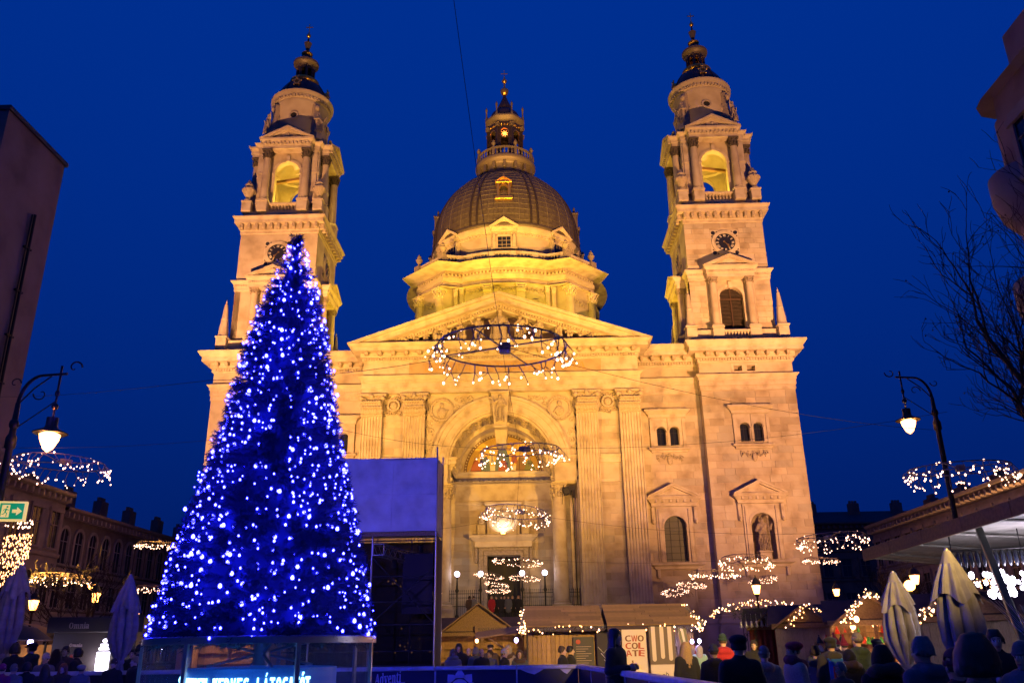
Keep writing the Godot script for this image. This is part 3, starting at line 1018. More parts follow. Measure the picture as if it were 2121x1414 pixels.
			tri = PackedVector2Array([V2(q.x * 0.66, 39.7 + q.y * 1.3), V2(q.x * 0.84, 39.7 + q.y * 1.3), V2(q.x * 0.8, 39.7 + q.y * 1.12)])
			ck.extrude(tri, 4.02, 4.05)
			part(T, "clock_roundel", ck, M.dial)
		ck = MB.new(K)
		ck.arch(0, 39.7, 1.02, 1.34, 4.03, 4.16, 0, TAU, 40)
		ck.arch(0, 39.7, 1.0, 1.1, 4.16, 4.2, 0, TAU, 40)
		part(T, "clock_ring", ck, M.trim)
		ck = MB.new(K)
		ck.lathe([V2(1.03, 0), V2(1.03, 0.06), V2(0, 0.06)], 36, Transform3D(Basis(Vector3.RIGHT, PI / 2), Vector3(0, 39.7, 4.03)))
		part(T, "clock_dial", ck, M.dial)
		var num := ["XII", "I", "II", "III", "IIII", "V", "VI", "VII", "VIII", "IX", "X", "XI"]
		for i in 12:
			var t := MB.new(K)
			var an := -TAU * i / 12.0
			var R := Transform3D(Basis(Vector3.BACK, an), Vector3(0, 39.7, 4.1))
			var txt: String = num[i]
			for j in txt.length():
				var x := (j - (txt.length() - 1) * 0.5) * 0.085
				var C := txt[j]
				if C == "I":
					t.cbox(R * Vector3(x, 0.79, 0), Vector3(0.04, 0.27, 0.02), R.basis)
				elif C == "V":
					t.cbox(R * Vector3(x - 0.03, 0.79, 0), Vector3(0.04, 0.28, 0.02), R.basis * Basis(Vector3.BACK, 0.2))
					t.cbox(R * Vector3(x + 0.03, 0.79, 0.002), Vector3(0.025, 0.28, 0.02), R.basis * Basis(Vector3.BACK, -0.2))
				else:
					t.cbox(R * Vector3(x, 0.79, 0), Vector3(0.04, 0.29, 0.02), R.basis * Basis(Vector3.BACK, 0.35))
					t.cbox(R * Vector3(x, 0.79, 0.002), Vector3(0.025, 0.29, 0.02), R.basis * Basis(Vector3.BACK, -0.35))
			part(T, "clock_numeral", t, M.dial_paint)
		for hh: Array in [[132.0, 0.55, 0.07], [146.0, 0.8, 0.05]]:
			var hd := MB.new(K)
			var R := Basis(Vector3.BACK, -deg_to_rad(hh[0]))
			hd.cbox(Vector3(0, 39.7, 4.13) + R * Vector3(0, float(hh[1]) * 0.5 - 0.08, 0), Vector3(hh[2], float(hh[1]), 0.02), R)
			hd.ell(Vector3(0, 39.7, 4.13) + R * Vector3(0, float(hh[1]) * 0.72, 0), Vector3(0.1, 0.12, 0.02), R, 8, 4)
			hd.ell(Vector3(0, 39.7, 4.13) - R * Vector3(0, 0.14, 0), Vector3(0.09, 0.1, 0.02), R, 8, 4)
			part(T, "clock_hand", hd, M.gilt)
	# obelisks on the corner pedestals
	for q: Vector2 in [V2(-1, 1), V2(1, 1), V2(-1, -1), V2(1, -1)]:
		var ob := MB.new(O * Transform3D(Basis(), Vector3(q.x * 4.38, 0, q.y * 4.75)))
		ob.box(-0.5, 0.5, 28.56, 30.2, -0.5, 0.5, 0.04)
		ob.box(-0.6, 0.6, 30.2, 30.4, -0.6, 0.6, 0.04)
		ob.lathe([V2(0.62, 30.4), V2(0.5, 30.75), V2(0.5, 30.8)], 4, Transform3D(Basis(Vector3.UP, PI / 4), Vector3()))
		ob.lathe([V2(0.52, 30.8), V2(0.16, 33.8), V2(0.0, 34.0)], 4, Transform3D(Basis(Vector3.UP, PI / 4), Vector3()), 0, TAU, 0.99)
		ob.ell(Vector3(0, 32.2, 0), Vector3(0.36, 0.16, 0.36), Basis(), 8, 5)
		ob.lathe([V2(0.03, 33.9), V2(0.1, 34.05), V2(0.03, 34.15), V2(0, 34.4)], 8)
		part(T, "obelisk", ob, M.trim)
	belfry(T, O, s)
	cupola(T, O, s)


func ashlar_tower(T: Node, s: float, holes: Array, y0: float, y1: float, x0: float, x1: float):
	var keep := MX
	var mv := []
	for r: Rect2 in holes:
		mv.push_back(Rect2(r.position + V2(22.76, 0), r.size))
	MX = s
	ashlar(T, x0 + 22.76, x1 + 22.76, y0, y1, -1.14, mv, 0.58, 1.3, 150)
	MX = keep


func belfry(T: Node, O: Transform3D, s: float):
	var w := MB.new(O)
	w.box(-3.9, 3.9, 43.76, 44.65, -3.9, 3.9)
	w.box(-3.2, 3.2, 44.65, 45.2, -3.2, 3.2)
	for k in 4:
		w.set_xf(O * Transform3D(Basis(Vector3.UP, k * PI / 2), Vector3()))
		w.archwall(-3.15, 3.15, 44.65, 52.2, 2.55, 3.15, 0, 1.32, 49.7, 45.8, 16)
	part(T, "belfry_wall", w, M.stone)
	# inside: round cornice and shallow ceiling dome
	var ins := MB.new(O)
	ins.lathe([V2(2.62, 51.2), V2(2.3, 51.3), V2(2.35, 51.7), V2(2.0, 52.4), V2(1.2, 53.0), V2(0, 53.2)], 24)
	part(T, "belfry_ceiling", ins, M.trim)
	for k: int in [0, 3, 1]:
		var K := O * Transform3D(Basis(Vector3.UP, k * PI / 2), Vector3())
		var a := MB.new(K)
		a.arch(0, 49.7, 1.33, 1.62, 3.15, 3.26, 0, PI, 18)
		a.box(-0.2, 0.2, 50.95, 51.7, 3.15, 3.45, 0.05)
		for q: float in [-1.0, 1.0]:
			a.box(q * 1.48 - 0.15, q * 1.48 + 0.15, 45.8, 49.6, 3.15, 3.24)
			a.box(q * 1.5 - 0.2, q * 1.5 + 0.2, 49.5, 49.75, 3.13, 3.32)
			a.box(q * 2.85 - 0.3, q * 2.85 + 0.3, 45.9, 52.1, 3.13, 3.3)
			a.box(q * 2.85 - 0.34, q * 2.85 + 0.34, 49.55, 49.75, 3.13, 3.36)
		part(T, "belfry_surround", a, M.trim)
		for q: float in [-1.0, 1.0]:
			var cb := MB.new(K)
			cb.box(q * 2.1 - 0.55, q * 2.1 + 0.55, 44.6, 45.7, 3.0, 4.3, 0.04)
			cb.box(q * 2.1 - 0.62, q * 2.1 + 0.62, 45.7, 45.88, 3.0, 4.36, 0.04)
			part(T, "pedestal", cb, M.trim)
			cb = MB.new(K)
			column(cb, Vector3(q * 2.1, 45.88, 3.75), 0.43, 5.2)
			part(T, "column", cb, M.stone)
			cb = MB.new(K)
			capital(cb, Vector3(q * 2.1, 51.06, 3.75), 0.4, 1.05)
			part(T, "capital", cb, M.sooty)
			cb = MB.new(K)
			cb.box(q * 3.75 - 0.5, q * 3.75 + 0.5, 44.6, 45.7, 3.2, 4.2, 0.04)
			cb.box(q * 3.75 - 0.57, q * 3.75 + 0.57, 45.7, 45.88, 3.15, 4.26, 0.04)
			if k == 0:
				part(T, "pedestal", cb, M.trim)
				cb = MB.new(K)
				urn(cb, Vector3(q * 3.75, 45.88, 3.75), 2.7)
				for j in 6:
					cb.ell(Vector3(q * 3.75, 47.2, 3.75) + Vector3(sin(j * 1.05), 0, cos(j * 1.05)) * 0.6, Vector3(0.16, 0.26, 0.16), Basis(), 6, 4)
				part(T, "urn", cb, M.carved)
		var bl := MB.new(K)
		bl.box(-1.5, 1.5, 44.66, 44.85, 3.3, 3.7)
		bl.box(-1.5, 1.5, 45.6, 45.82, 3.25, 3.75, 0.03)
		part(T, "balustrade_rail", bl, M.trim)
		for i in 8:
			var bs := MB.new(K)
			baluster(bs, Vector3(-1.22 + i * 0.35, 44.85, 3.5), 0.75, 0.11)
			part(T, "baluster", bs, M.trim)
		var en := MB.new(K)
		en.mould([V2(0, 52.12), V2(0.05, 52.15), V2(0.06, 52.5), V2(0.12, 52.55), V2(0.14, 52.85), V2(0.45, 53.1), V2(0.45, 53.24), V2(-2.0, 53.28)], [V2(-3.3, 3.2), V2(-2.5, 3.3), V2(-2.5, 4.1), V2(2.5, 4.1), V2(2.5, 3.3), V2(3.3, 3.2)])
		en.quad(Vector3(-2.5, 52.13, 3.0), Vector3(2.5, 52.13, 3.0), Vector3(2.5, 52.13, 4.1), Vector3(-2.5, 52.13, 4.1), Vector3.DOWN)
		en.row([V2(-2.5, 4.1), V2(2.5, 4.1)], 0.42, 0.2, 52.62, 52.86, 0.1, 0.36)
		pediment(en, 0, 2.88, 53.3, 54.7, 3.0, 4.45, 0.32, 0.35)
		for i in 5:
			var x := -1.1 + i * 0.55
			en.ell(Vector3(x, 53.55 + (1.1 - absf(x)) * 0.25, 4.15), Vector3(0.2, 0.18, 0.1), Basis(), 6, 4)
		part(T, "belfry_pediment", en, M.trim)
	var cr := MB.new(O)
	cr.mould([V2(0, 52.12), V2(0.1, 52.2), V2(0.15, 52.85), V2(0.5, 53.1), V2(0.5, 53.24), V2(-3.2, 53.3)], [V2(-3.2, 3.2), V2(3.2, 3.2), V2(3.2, -3.2), V2(-3.2, -3.2)], true)
	part(T, "belfry_cornice", cr, M.trim)
	# bell beam and the lamp that lights the belfry
	var bm := MB.new(O)
	bm.cbox(Vector3(0.3, 50.3, 0.6), Vector3(4.6, 0.3, 0.35), Basis(Vector3.UP, 0.4) * Basis(Vector3.BACK, 0.12))
	part(T, "bell_beam", bm, M.timber)
	var lp := MB.new(O)
	lp.ell(Vector3(-0.3, 46.3, 0.4), Vector3(0.2, 0.2, 0.2), Basis(), 10, 6)
	part(T, "belfry_lamp", lp, M.lamp_glow)
	omni("belfry_light", O * Vector3(-0.3, 46.3, 0.4), Color(1.0, 0.84, 0.3), 40.0, 0.15)


func cupola(T: Node, O: Transform3D, s: float):
	var d := MB.new(O)
	d.lathe([V2(3.05, 53.2), V2(3.05, 54.3), V2(2.9, 54.4), V2(2.9, 59.0), V2(3.0, 59.1), V2(3.02, 59.5), V2(3.12, 59.55), V2(3.12, 59.8), V2(3.5, 60.1), V2(3.52, 60.35), V2(3.2, 60.5), V2(3.05, 60.5)], 40)
	part(T, "cupola_drum", d, M.stone)
	for k in 48:
		pass
	var dn := MB.new(O)
	for k in 52:
		var a := TAU * k / 52
		dn.cbox(Vector3(sin(a) * 3.22, 59.68, cos(a) * 3.22), Vector3(0.18, 0.22, 0.2), Basis(Vector3.UP, a))
	part(T, "dentil_course", dn, M.trim, "stuff")
	for k in 8:
		var a := TAU * k / 8
		if k % 2 == 0 or k == 1 or k == 7:
			var oc := MB.new(O)
			var R := Transform3D(Basis(Vector3.UP, a if k % 2 == 0 else a), Vector3())
			oc.lathe([V2(0.36, 0), V2(0.36, 0.04), V2(0, 0.04)], 14, R * Transform3D(Basis(Vector3.RIGHT, PI / 2), Vector3(0.0, 57.2, 2.88)))
			part(T, "oculus", oc, M.void)
			oc = MB.new(O * R)
			oc.arch(0, 57.2, 0.36, 0.52, 2.8, 3.0, 0, TAU, 18)
			part(T, "oculus_ring", oc, M.trim)
	for k in 4:
		var a := PI / 4 + k * PI / 2
		var R := O * Transform3D(Basis(Vector3.UP, a), Vector3())
		var sc := MB.new(R)
		var pts := PackedVector2Array([V2(2.8, 54.0), V2(4.3, 54.0), V2(4.3, 54.6), V2(3.7, 55.6), V2(3.35, 57.2), V2(3.5, 58.3), V2(3.35, 59.0), V2(2.8, 59.0)])
		sc.extrude(pts, -0.3, 0.3, Transform3D(Basis(Vector3.UP, -PI / 2), Vector3()))
		sc.ell(Vector3(0, 58.4, 3.45), Vector3(0.34, 0.4, 0.3), Basis(), 8, 6)
		part(T, "scroll_buttress", sc, M.carved)
		var f := part(T, "statue", robed(1), M.carved)
		f.transform = R * Transform3D(Basis.from_scale(Vector3(1.5, 1.5, 1.5)), Vector3(0, 54.9, 3.9))
	var ro := MB.new(O)
	ro.lathe([V2(3.05, 60.5), V2(2.98, 60.7), V2(2.85, 61.2), V2(2.55, 61.9), V2(2.1, 62.6), V2(1.6, 63.05), V2(1.35, 63.15)], 36)
	part(T, "cupola_roof", ro, M.dark_copper)
	for k in 8:
		var a := TAU * (k + 0.5) / 8
		var rb := MB.new(O)
		var pts := []
		for q: Vector2 in [V2(3.08, 60.5), V2(3.0, 60.8), V2(2.86, 61.25), V2(2.57, 61.93), V2(2.12, 62.63), V2(1.6, 63.1)]:
			pts.push_back(Vector3(sin(a) * q.x, q.y, cos(a) * q.x))
		rb.tube(pts, 0.06, 0.05, 5)
		part(T, "cupola_rib", rb, M.dark_copper)
	for k in 4:
		var R := O * Transform3D(Basis(Vector3.UP, k * PI / 2), Vector3())
		var dm := MB.new(R)
		dm.arch(0, 61.75, 0.24, 0.38, 2.4, 2.95, 0, TAU, 16)
		for j in 5:
			var a := PI / 2 + TAU * j / 5
			dm.ell(Vector3(cos(a) * 0.5, 61.75 + sin(a) * 0.5, 2.9), Vector3(0.11, 0.13, 0.1), Basis(), 6, 4)
		dm.ell(Vector3(0, 62.45, 2.75), Vector3(0.12, 0.25, 0.1), Basis(), 6, 4)
		part(T, "dormer_ornament", dm, M.gilt)
		dm = MB.new(R)
		dm.lathe([V2(0.24, 0), V2(0, 0)], 12, Transform3D(Basis(Vector3.RIGHT, PI / 2), Vector3(0, 61.75, 2.9)))
		part(T, "dormer_opening", dm, M.void)
	var gl := MB.new(O)
	gl.lathe([V2(1.3, 63.0), V2(1.5, 63.2), V2(1.66, 63.35), V2(1.66, 63.6), V2(1.5, 63.7), V2(1.1, 63.72)], 30)
	part(T, "gallery_ring", gl, M.gilt)
	for k in 16:
		var a := TAU * k / 16
		var bb := MB.new(O)
		bb.ell(Vector3(sin(a) * 1.4, 63.05, cos(a) * 1.4), Vector3(0.08, 0.22, 0.08), Basis(), 6, 4)
		part(T, "gallery_bracket", bb, M.gilt)
	var ln := MB.new(O)
	for k in 8:
		ln.set_xf(O * Transform3D(Basis(Vector3.UP, TAU * k / 8), Vector3()))
		ln.archwall(-0.37, 0.37, 63.7, 65.75, 0.78, 0.9, 0, 0.2, 65.1, 63.9, 8)
		ln.box(-0.42, -0.3, 63.7, 65.7, 0.86, 1.0)
	part(T, "lantern", ln, M.dark_copper)
	var lt := MB.new(O)
	lt.lathe([V2(0.95, 65.6), V2(1.0, 65.7), V2(1.05, 65.85), V2(1.45, 66.05), V2(1.48, 66.3), V2(1.2, 66.45), V2(0.95, 66.5)], 30)
	part(T, "lantern_cornice", lt, M.copper_seam)
	for k in 8:
		var a := TAU * (k + 0.5) / 8
		var bb := MB.new(O)
		bb.ell(Vector3(sin(a) * 1.0, 65.5, cos(a) * 1.0), Vector3(0.1, 0.16, 0.1), Basis(), 6, 4)
		part(T, "lantern_capital", bb, M.gilt)
	lt = MB.new(O)
	lt.lathe([V2(1.1, 66.45), V2(0.95, 66.8), V2(0.6, 67.2), V2(0.42, 67.5)], 24)
	part(T, "lantern_roof", lt, M.dark_copper)
	lt = MB.new(O)
	lt.lathe([V2(0.4, 67.45), V2(0.62, 67.6), V2(0.66, 67.75), V2(0.45, 67.95), V2(0.28, 68.0)], 20)
	part(T, "spire_collar", lt, M.gilt)
	lt = MB.new(O)
	lt.lathe([V2(0.26, 67.95), V2(0.2, 68.3), V2(0.22, 68.5), V2(0.16, 69.4), V2(0.12, 69.45), V2(0.09, 70.1), V2(0.06, 70.3)], 12)
	part(T, "spire", lt, M.dark_copper)
	lt = MB.new(O)
	lt.lathe([V2(0.23, 68.5), V2(0.3, 68.7), V2(0.42, 69.2), V2(0.46, 69.3), V2(0.36, 69.36), V2(0.12, 69.4)], 16)
	part(T, "spire_vase", lt, M.gilt)
	lt = MB.new(O)
	lt.ell(Vector3(0, 70.45, 0), Vector3(0.26, 0.3, 0.26), Basis(), 12, 8)
	lt.ell(Vector3(0, 70.8, 0), Vector3(0.1, 0.2, 0.1), Basis(), 8, 5)
	part(T, "spire_ball", lt, M.gilt)
	lt = MB.new(O)
	lt.box(-0.035, 0.035, 70.8, 72.2, -0.035, 0.035)
	lt.box(-0.42, 0.42, 71.66, 71.76, -0.04, 0.04)
	lt.ell(Vector3(0, 71.71, 0), Vector3(0.12, 0.12, 0.05), Basis(), 8, 5)
	part(T, "cross", lt, M.gilt)
	if s > 0:
		lt = MB.new(O)
		lt.ell(Vector3(0, 64.4, 0), Vector3(0.15, 0.2, 0.15), Basis(), 8, 5)
		part(T, "lantern_lamp", lt, M.lamp_glow)
		omni("lantern_light", O * Vector3(0, 64.4, 0), Color(1.0, 0.5, 0.08), 2.5, 0.12)


func pilaster(b: MB, x0: float, x1: float, y0: float, y1: float, z0: float, z1: float, flutes: int):
	# fluted pilaster; the lower third of the flutes is filled with rods
	b.box(x0 - 0.22, x1 + 0.22, 3.8, 4.5, z0 - 0.02, z1 + 0.22, 0.03)
	b.box(x0 - 0.14, x1 + 0.14, 4.5, 4.75, z0 - 0.02, z1 + 0.14, 0.06)
	b.box(x0 - 0.06, x1 + 0.06, 4.75, y0, z0 - 0.02, z1 + 0.06, 0.04)
	var p := PackedVector2Array()
	p.push_back(V2(x0, -z0))
	var w := (x1 - x0) / (flutes + 0.35)
	var pr := []
	for k in flutes:
		var a := x0 + w * (k + 0.3)
		var e := x0 + w * (k + 1.05)
		pr.push_back([a, e])
	for lvl: Array in [[y0, y0 + 5.2, 0.05], [y0 + 5.2, y1, 0.13]]:
		var x := x0
		var outl := PackedVector2Array([V2(x0, z0)])
		outl.push_back(V2(x0, z1))
		for q: Array in pr:
			var r: float = (q[1] - q[0]) * 0.5
			var c: float = (q[0] + q[1]) * 0.5
			for i in 5:
				var t := PI - PI * i / 4.0
				outl.push_back(V2(c + cos(t) * r, z1 - sin(t) * float(lvl[2])))
		outl.push_back(V2(x1, z1))
		outl.push_back(V2(x1, z0))
		# extrude runs along z; turn it upright so that it runs along y
		b.extrude(outl, -float(lvl[1]), -float(lvl[0]), Transform3D(Basis(Vector3.RIGHT, Vector3.BACK, Vector3.DOWN), Vector3()), true, 2.0)


func portico(root: Node):
	MX = 1.0
	var w := MB.new()
	# wall between and behind the pilasters, with the great arch
	w.archwall(-6.85, 6.85, 15.4, 23.6, 0.6, 1.7, 0, 4.75, 17.0, 15.4, 28)
	for s: float in [-1.0, 1.0]:
		w.box(s * 6.7, s * 12.65, 0, 23.6, -3.2, 1.7)
	w.box(-12.65, 12.65, 23.6, 28.0, -3.2, 1.8)
	w.box(-12.65, 12.65, 0, 3.79, -6, 5.5)
	var P := part(root, "portico", w, M.stone)
	P.set_meta("label", "portico with paired fluted pilasters, great arch and carved pediment")
	for s: float in [-1.0, 1.0]:
		for q: Array in [[6.85, 8.8], [10.75, 12.65]]:
			var b := MB.new(Transform3D(Basis.from_scale(Vector3(s, 1, 1)), Vector3()))
			pilaster(b, q[0], q[1], 4.95, 21.4, 1.6, 2.2, 7)
			part(P, "pilaster", b, M.trim)
			b = MB.new(Transform3D(Basis.from_scale(Vector3(s, 1, 1)), Vector3()))
			var c: float = (q[0] + q[1]) * 0.5
			b.box(q[0] - 0.05, q[1] + 0.05, 21.4, 21.55, 1.6, 2.27, 0.04)
			capital(b, Vector3(c, 21.5, 1.95), 0.98, 2.05, true)
			for e: float in [-1.0, 1.0]:
				var pts := []
				for i in 14:
					var a := i * 0.6
					var r := 0.36 * (1.0 - i / 16.0)
					pts.push_back(Vector3(c + e * (0.72 + cos(a) * r), 22.75 + sin(a) * r, 2.5))
				b.tube(pts, 0.07, 0.04, 5)
			b.ell(Vector3(c, 23.2, 2.6), Vector3(0.22, 0.22, 0.14), Basis(), 8, 5)
			part(P, "capital", b, M.carved)
		# carved trophy between the capitals, plain panel and impost strip below
		var b2 := MB.new(Transform3D(Basis.from_scale(Vector3(s, 1, 1)), Vector3()))
		b2.arch(9.78, 22.5, 0.42, 0.6, 1.7, 1.95, 0, TAU, 20)
		b2.ell(Vector3(9.78, 22.5, 1.75), Vector3(0.36, 0.42, 0.2), Basis(), 10, 6)
		scrolls(b2, 9.78, 21.75, 1.7, 0.7, 1.78, 3, 0.07)
		scrolls(b2, 9.78, 23.15, 1.6, 0.5, 1.78, 3, 0.07)
		part(P, "carved_trophy", b2, M.carved)
		b2 = MB.new(Transform3D(Basis.from_scale(Vector3(s, 1, 1)), Vector3()))
		b2.mould([V2(0, 16.9), V2(0.1, 16.95), V2(0.1, 17.3), V2(0.3, 17.55), V2(0.3, 17.68), V2(0, 17.72)], [V2(8.85, 1.7), V2(10.7, 1.7)])
		b2.mould([V2(0, 15.2), V2(0.08, 15.22), V2(0.08, 15.45), V2(0, 15.47)], [V2(8.85, 1.7), V2(10.7, 1.7)])
		part(P, "impost_band", b2, M.trim)
	ashlar(P, 8.84, 10.71, 5.0, 15.2, 1.7, [], 0.62, 1.2, 60)
	MX = -1.0
	ashlar(P, 8.84, 10.71, 13.0, 21.0, 1.7, [Rect2(8.8, 15.1, 2.0, 2.7)], 0.62, 1.2, 40)
	MX = 1.0
	ashlar(P, 8.84, 10.71, 17.8, 21.0, 1.7, [], 0.62, 1.2, 20)
	# entablature and its mouldings
	var path := [V2(-12.65, -1.0), V2(-12.65, 2.2), V2(12.65, 2.2), V2(12.65, -1.0)]
	var m := MB.new()
	m.mould([V2(-0.45, 23.55), V2(0.02, 23.56), V2(0.02, 24.0), V2(0.08, 24.03), V2(0.08, 24.55), V2(0.14, 24.6), V2(0.16, 24.85), V2(0.4, 25.1), V2(0.4, 25.2), V2(0, 25.24)], path)
	m.row([V2(-12.5, 2.2), V2(12.5, 2.2)], 0.24, 0.12, 24.48, 24.54, 0.06, 0.12)
	m.row([V2(-12.5, 2.2), V2(12.5, 2.2)], 0.24, 0.12, 24.66, 24.74, 0.12, 0.2)
	part(P, "architrave", m, M.trim)
	m = MB.new()
	m.mould([V2(0, 25.22), V2(0, 26.6)], path)
	part(P, "frieze", m, M.trim)
	m = MB.new()
	m.box(-8.4, 9.3, 25.35, 26.5, 2.2, 2.215)
	part(P, "inscription_panel", m, M.panel_ochre)
	for i in 1:
		var o := text_part(P, "inscription", "EGO SVM VIA VERITAS ET VITA", 0.78, M.letter_gold, 0.03)
		fit_text(o, 14.9, 0.72, Vector3(0.45, 25.92, 2.222))
	m = MB.new()
	m.mould([V2(0, 26.55), V2(0.1, 26.6), V2(0.1, 26.95), V2(0.26, 27.0), V2(0.28, 27.05), V2(0.28, 27.42), V2(0.95, 27.45), V2(0.95, 27.8), V2(1.1, 27.85), V2(1.32, 28.02), V2(1.32, 28.08), V2(-0.6, 28.1)], path)
	part(P, "portico_cornice", m, M.trim)
	m = MB.new()
	m.row([V2(-12.6, 2.2), V2(12.6, 2.2)], 0.25, 0.13, 26.68, 26.93, 0.1, 0.26)
	part(P, "dentil_course", m, M.trim, "stuff")
	for i in 21:
		var x := -12.3 + i * 1.23
		var bk := MB.new()
		bk.box(x - 0.2, x + 0.2, 27.1, 27.44, 2.48, 3.05, 0.06)
		bk.ell(Vector3(x, 27.2, 2.62), Vector3(0.2, 0.15, 0.2), Basis(), 8, 5)
		part(P, "cornice_bracket", bk, M.carved)
	# pediment
	var y0 := 28.1
	var hw := 14.05
	var ap := 32.95
	var sl := (ap - y0) / hw
	m = MB.new()
	m.extrude(PackedVector2Array([V2(-12.6, y0), V2(12.6, y0), V2(0, ap - 0.5)]), -1.5, 0.7)
	part(P, "tympanum", m, M.stone)
	for s: float in [-1.0, 1.0]:
		m = MB.new(Transform3D(Basis.from_scale(Vector3(s, 1, 1)), Vector3()))
		var lay := [[0.0, 0.1, 3.5], [0.08, 0.28, 3.42], [0.28, 0.72, 3.15], [0.72, 0.84, 3.2], [0.84, 1.02, 2.5], [1.02, 1.25, 2.42], [1.25, 1.38, 2.2]]
		for L: Array in lay:
			var t0: float = L[0]
			var t1: float = L[1]
			m.extrude(PackedVector2Array([V2(hw - t0 / sl, y0), V2(0, ap - t0), V2(0, ap - t1), V2(hw - t1 / sl, y0)]), 0.4 + t0 * 0.01, L[2])
		part(P, "raking_cornice", m, M.trim)
		m = MB.new(Transform3D(Basis.from_scale(Vector3(s, 1, 1)), Vector3()))
		var ang := -atan(sl)
		var d := Vector2(hw, -(ap - y0)).normalized()
		var L2 := V2(hw, ap - y0).length() - 4.2
		for k in int(L2 / 0.27):
			var c := V2(0, ap - 1.1) + d * (k * 0.27 + 0.15)
			m.cbox(Vector3(c.x, c.y - 0.02, 2.56), Vector3(0.14, 0.24, 0.2), Basis(Vector3.BACK, ang))
		part(P, "dentil_course", m, M.trim, "stuff")
		# gable roof behind
		m = MB.new(Transform3D(Basis.from_scale(Vector3(s, 1, 1)), Vector3()))
		m.extrude(PackedVector2Array([V2(hw + 0.05, y0 + 0.03), V2(0, ap + 0.05), V2(0, ap - 0.1), V2(hw - 0.4, y0 + 0.03)]), -2.5, 3.3)
		part(P, "gable_roof", m, M.roof_lead)
	var fl := MB.new()
	fl.box(-10.9, 10.9, y0, y0 + 0.16, 0.7, 3.2)
	part(P, "pediment_shelf", fl, M.trim)
	# relief figures on the shelf
	var figs := [[0.05, 2.75, 2, 0.0], [-1.95, 2.35, 1, 0.5], [1.95, 2.4, 0, -0.3], [-3.7, 2.0, 3, 0.6], [3.65, 2.05, 1, -0.5], [-6.0, 1.55, 2, 0.7], [5.6, 1.75, 0, -0.6], [6.5, 1.2, 2, 0.1], [-6.9, 1.25, 1, 0.4], [7.6, 1.35, 3, -0.7], [-7.9, 1.3, 3, 0.7], [-5.1, 1.6, 0, 0.2]]
	for q: Array in figs:
		var k: int = q[2]
		var o := part(P, "relief_figure", robed(k), M.carved)
		var sc: float = q[1] / 1.62
		o.transform = Transform3D(Basis(Vector3.UP, q[3]) * Basis.from_scale(Vector3(sc * 1.15, sc, sc)), Vector3(q[0], y0 + 0.16, 2.3))
	for q: Array in [[8.9, 0.75, 1.0], [-9.2, 0.8, -1.0], [-10.2, 0.5, -1.0], [10.0, 0.5, 1.0]]:
		# reclining figures in the corners
		var o := part(P, "relief_figure", robed(3), M.carved)
		var sc: float = q[1]
		o.transform = Transform3D(Basis(Vector3.BACK, -q[2] * 1.15) * Basis.from_scale(Vector3(sc, sc * 1.1, sc)), Vector3(q[0] - q[2] * 0.7, y0 + 0.3, 2.45))
	# halo and cross for the enthroned middle figure, and a sceptre
	m = MB.new()
	m.arch(0.05, 30.6, 0.38, 0.46, 2.2, 2.28, 0, TAU, 20)
	m.tube([Vector3(-0.75, 28.3, 2.95), Vector3(-0.72, 30.3, 2.85)], 0.04, 0.04, 6)
	m.box(-0.95, -0.5, 29.95, 30.05, 2.82, 2.9)
	m.tube([Vector3(8.3, 28.5, 2.9), Vector3(9.5, 29.6, 2.6)], 0.04, 0.04, 6)
	m.box(-0.9, 1.0, 28.26, 28.9, 2.0, 2.9, 0.06)
	part(P, "relief_attribute", m, M.carved)
	# archivolt, keystone, spandrels
	m = MB.new()
	m.arch(0, 17.0, 4.75, 4.95, 1.7, 1.85, 0, PI, 40)
	m.arch(0, 17.0, 4.95, 5.5, 1.7, 1.92, 0, PI, 40)
	m.arch(0, 17.0, 5.5, 5.95, 1.7, 2.0, 0, PI, 40)
	m.arch(0, 17.0, 5.95, 6.2, 1.7, 2.1, 0, PI, 40)
	part(P, "archivolt", m, M.trim)
	m = MB.new()
	m.arch(0, 17.0, 4.1, 4.74, -3.0, -1.2, 0, PI, 36)
	m.arch(0, 17.0, 4.55, 4.745, -1.2, 1.66, 0, PI, 36)
	part(P, "arch_vault", m, M.trim)
	for k in 13:
		var a := PI * (k + 0.5) / 13
		var cf := MB.new()
		for zz: float in [-0.75, 0.25, 1.2]:
			cf.cbox(Vector3(cos(a) * 4.52, 17.0 + sin(a) * 4.52, zz), Vector3(0.1, 0.78, 0.7), Basis(Vector3.BACK, a), 0.03)
			cf.ell(Vector3(cos(a) * 4.45, 17.0 + sin(a) * 4.45, zz), Vector3(0.08, 0.2, 0.2), Basis(Vector3.BACK, a), 8, 5)
		part(P, "vault_coffer", cf, M.carved)
	m = MB.new()
	m.extrude(PackedVector2Array([V2(-0.55, 20.3), V2(0.55, 20.3), V2(0.8, 23.3), V2(-0.8, 23.3)]), 1.6, 2.45)
	m.box(-0.95, 0.95, 23.3, 23.5, 1.6, 2.7, 0.05)
	m.box(-0.62, 0.62, 20.1, 20.32, 1.6, 2.6, 0.05)
	m.extrude(PackedVector2Array([V2(-0.45, 19.0), V2(0.45, 19.0), V2(0.6, 20.4), V2(-0.6, 20.4)]), -1.2, 0.9)
	part(P, "keystone", m, M.trim)
	var kf := part(P, "keystone_figure", robed(1), M.carved)
	kf.transform = Transform3D(Basis.from_scale(Vector3(1.35, 1.45, 1.2)), Vector3(0, 20.6, 2.55))
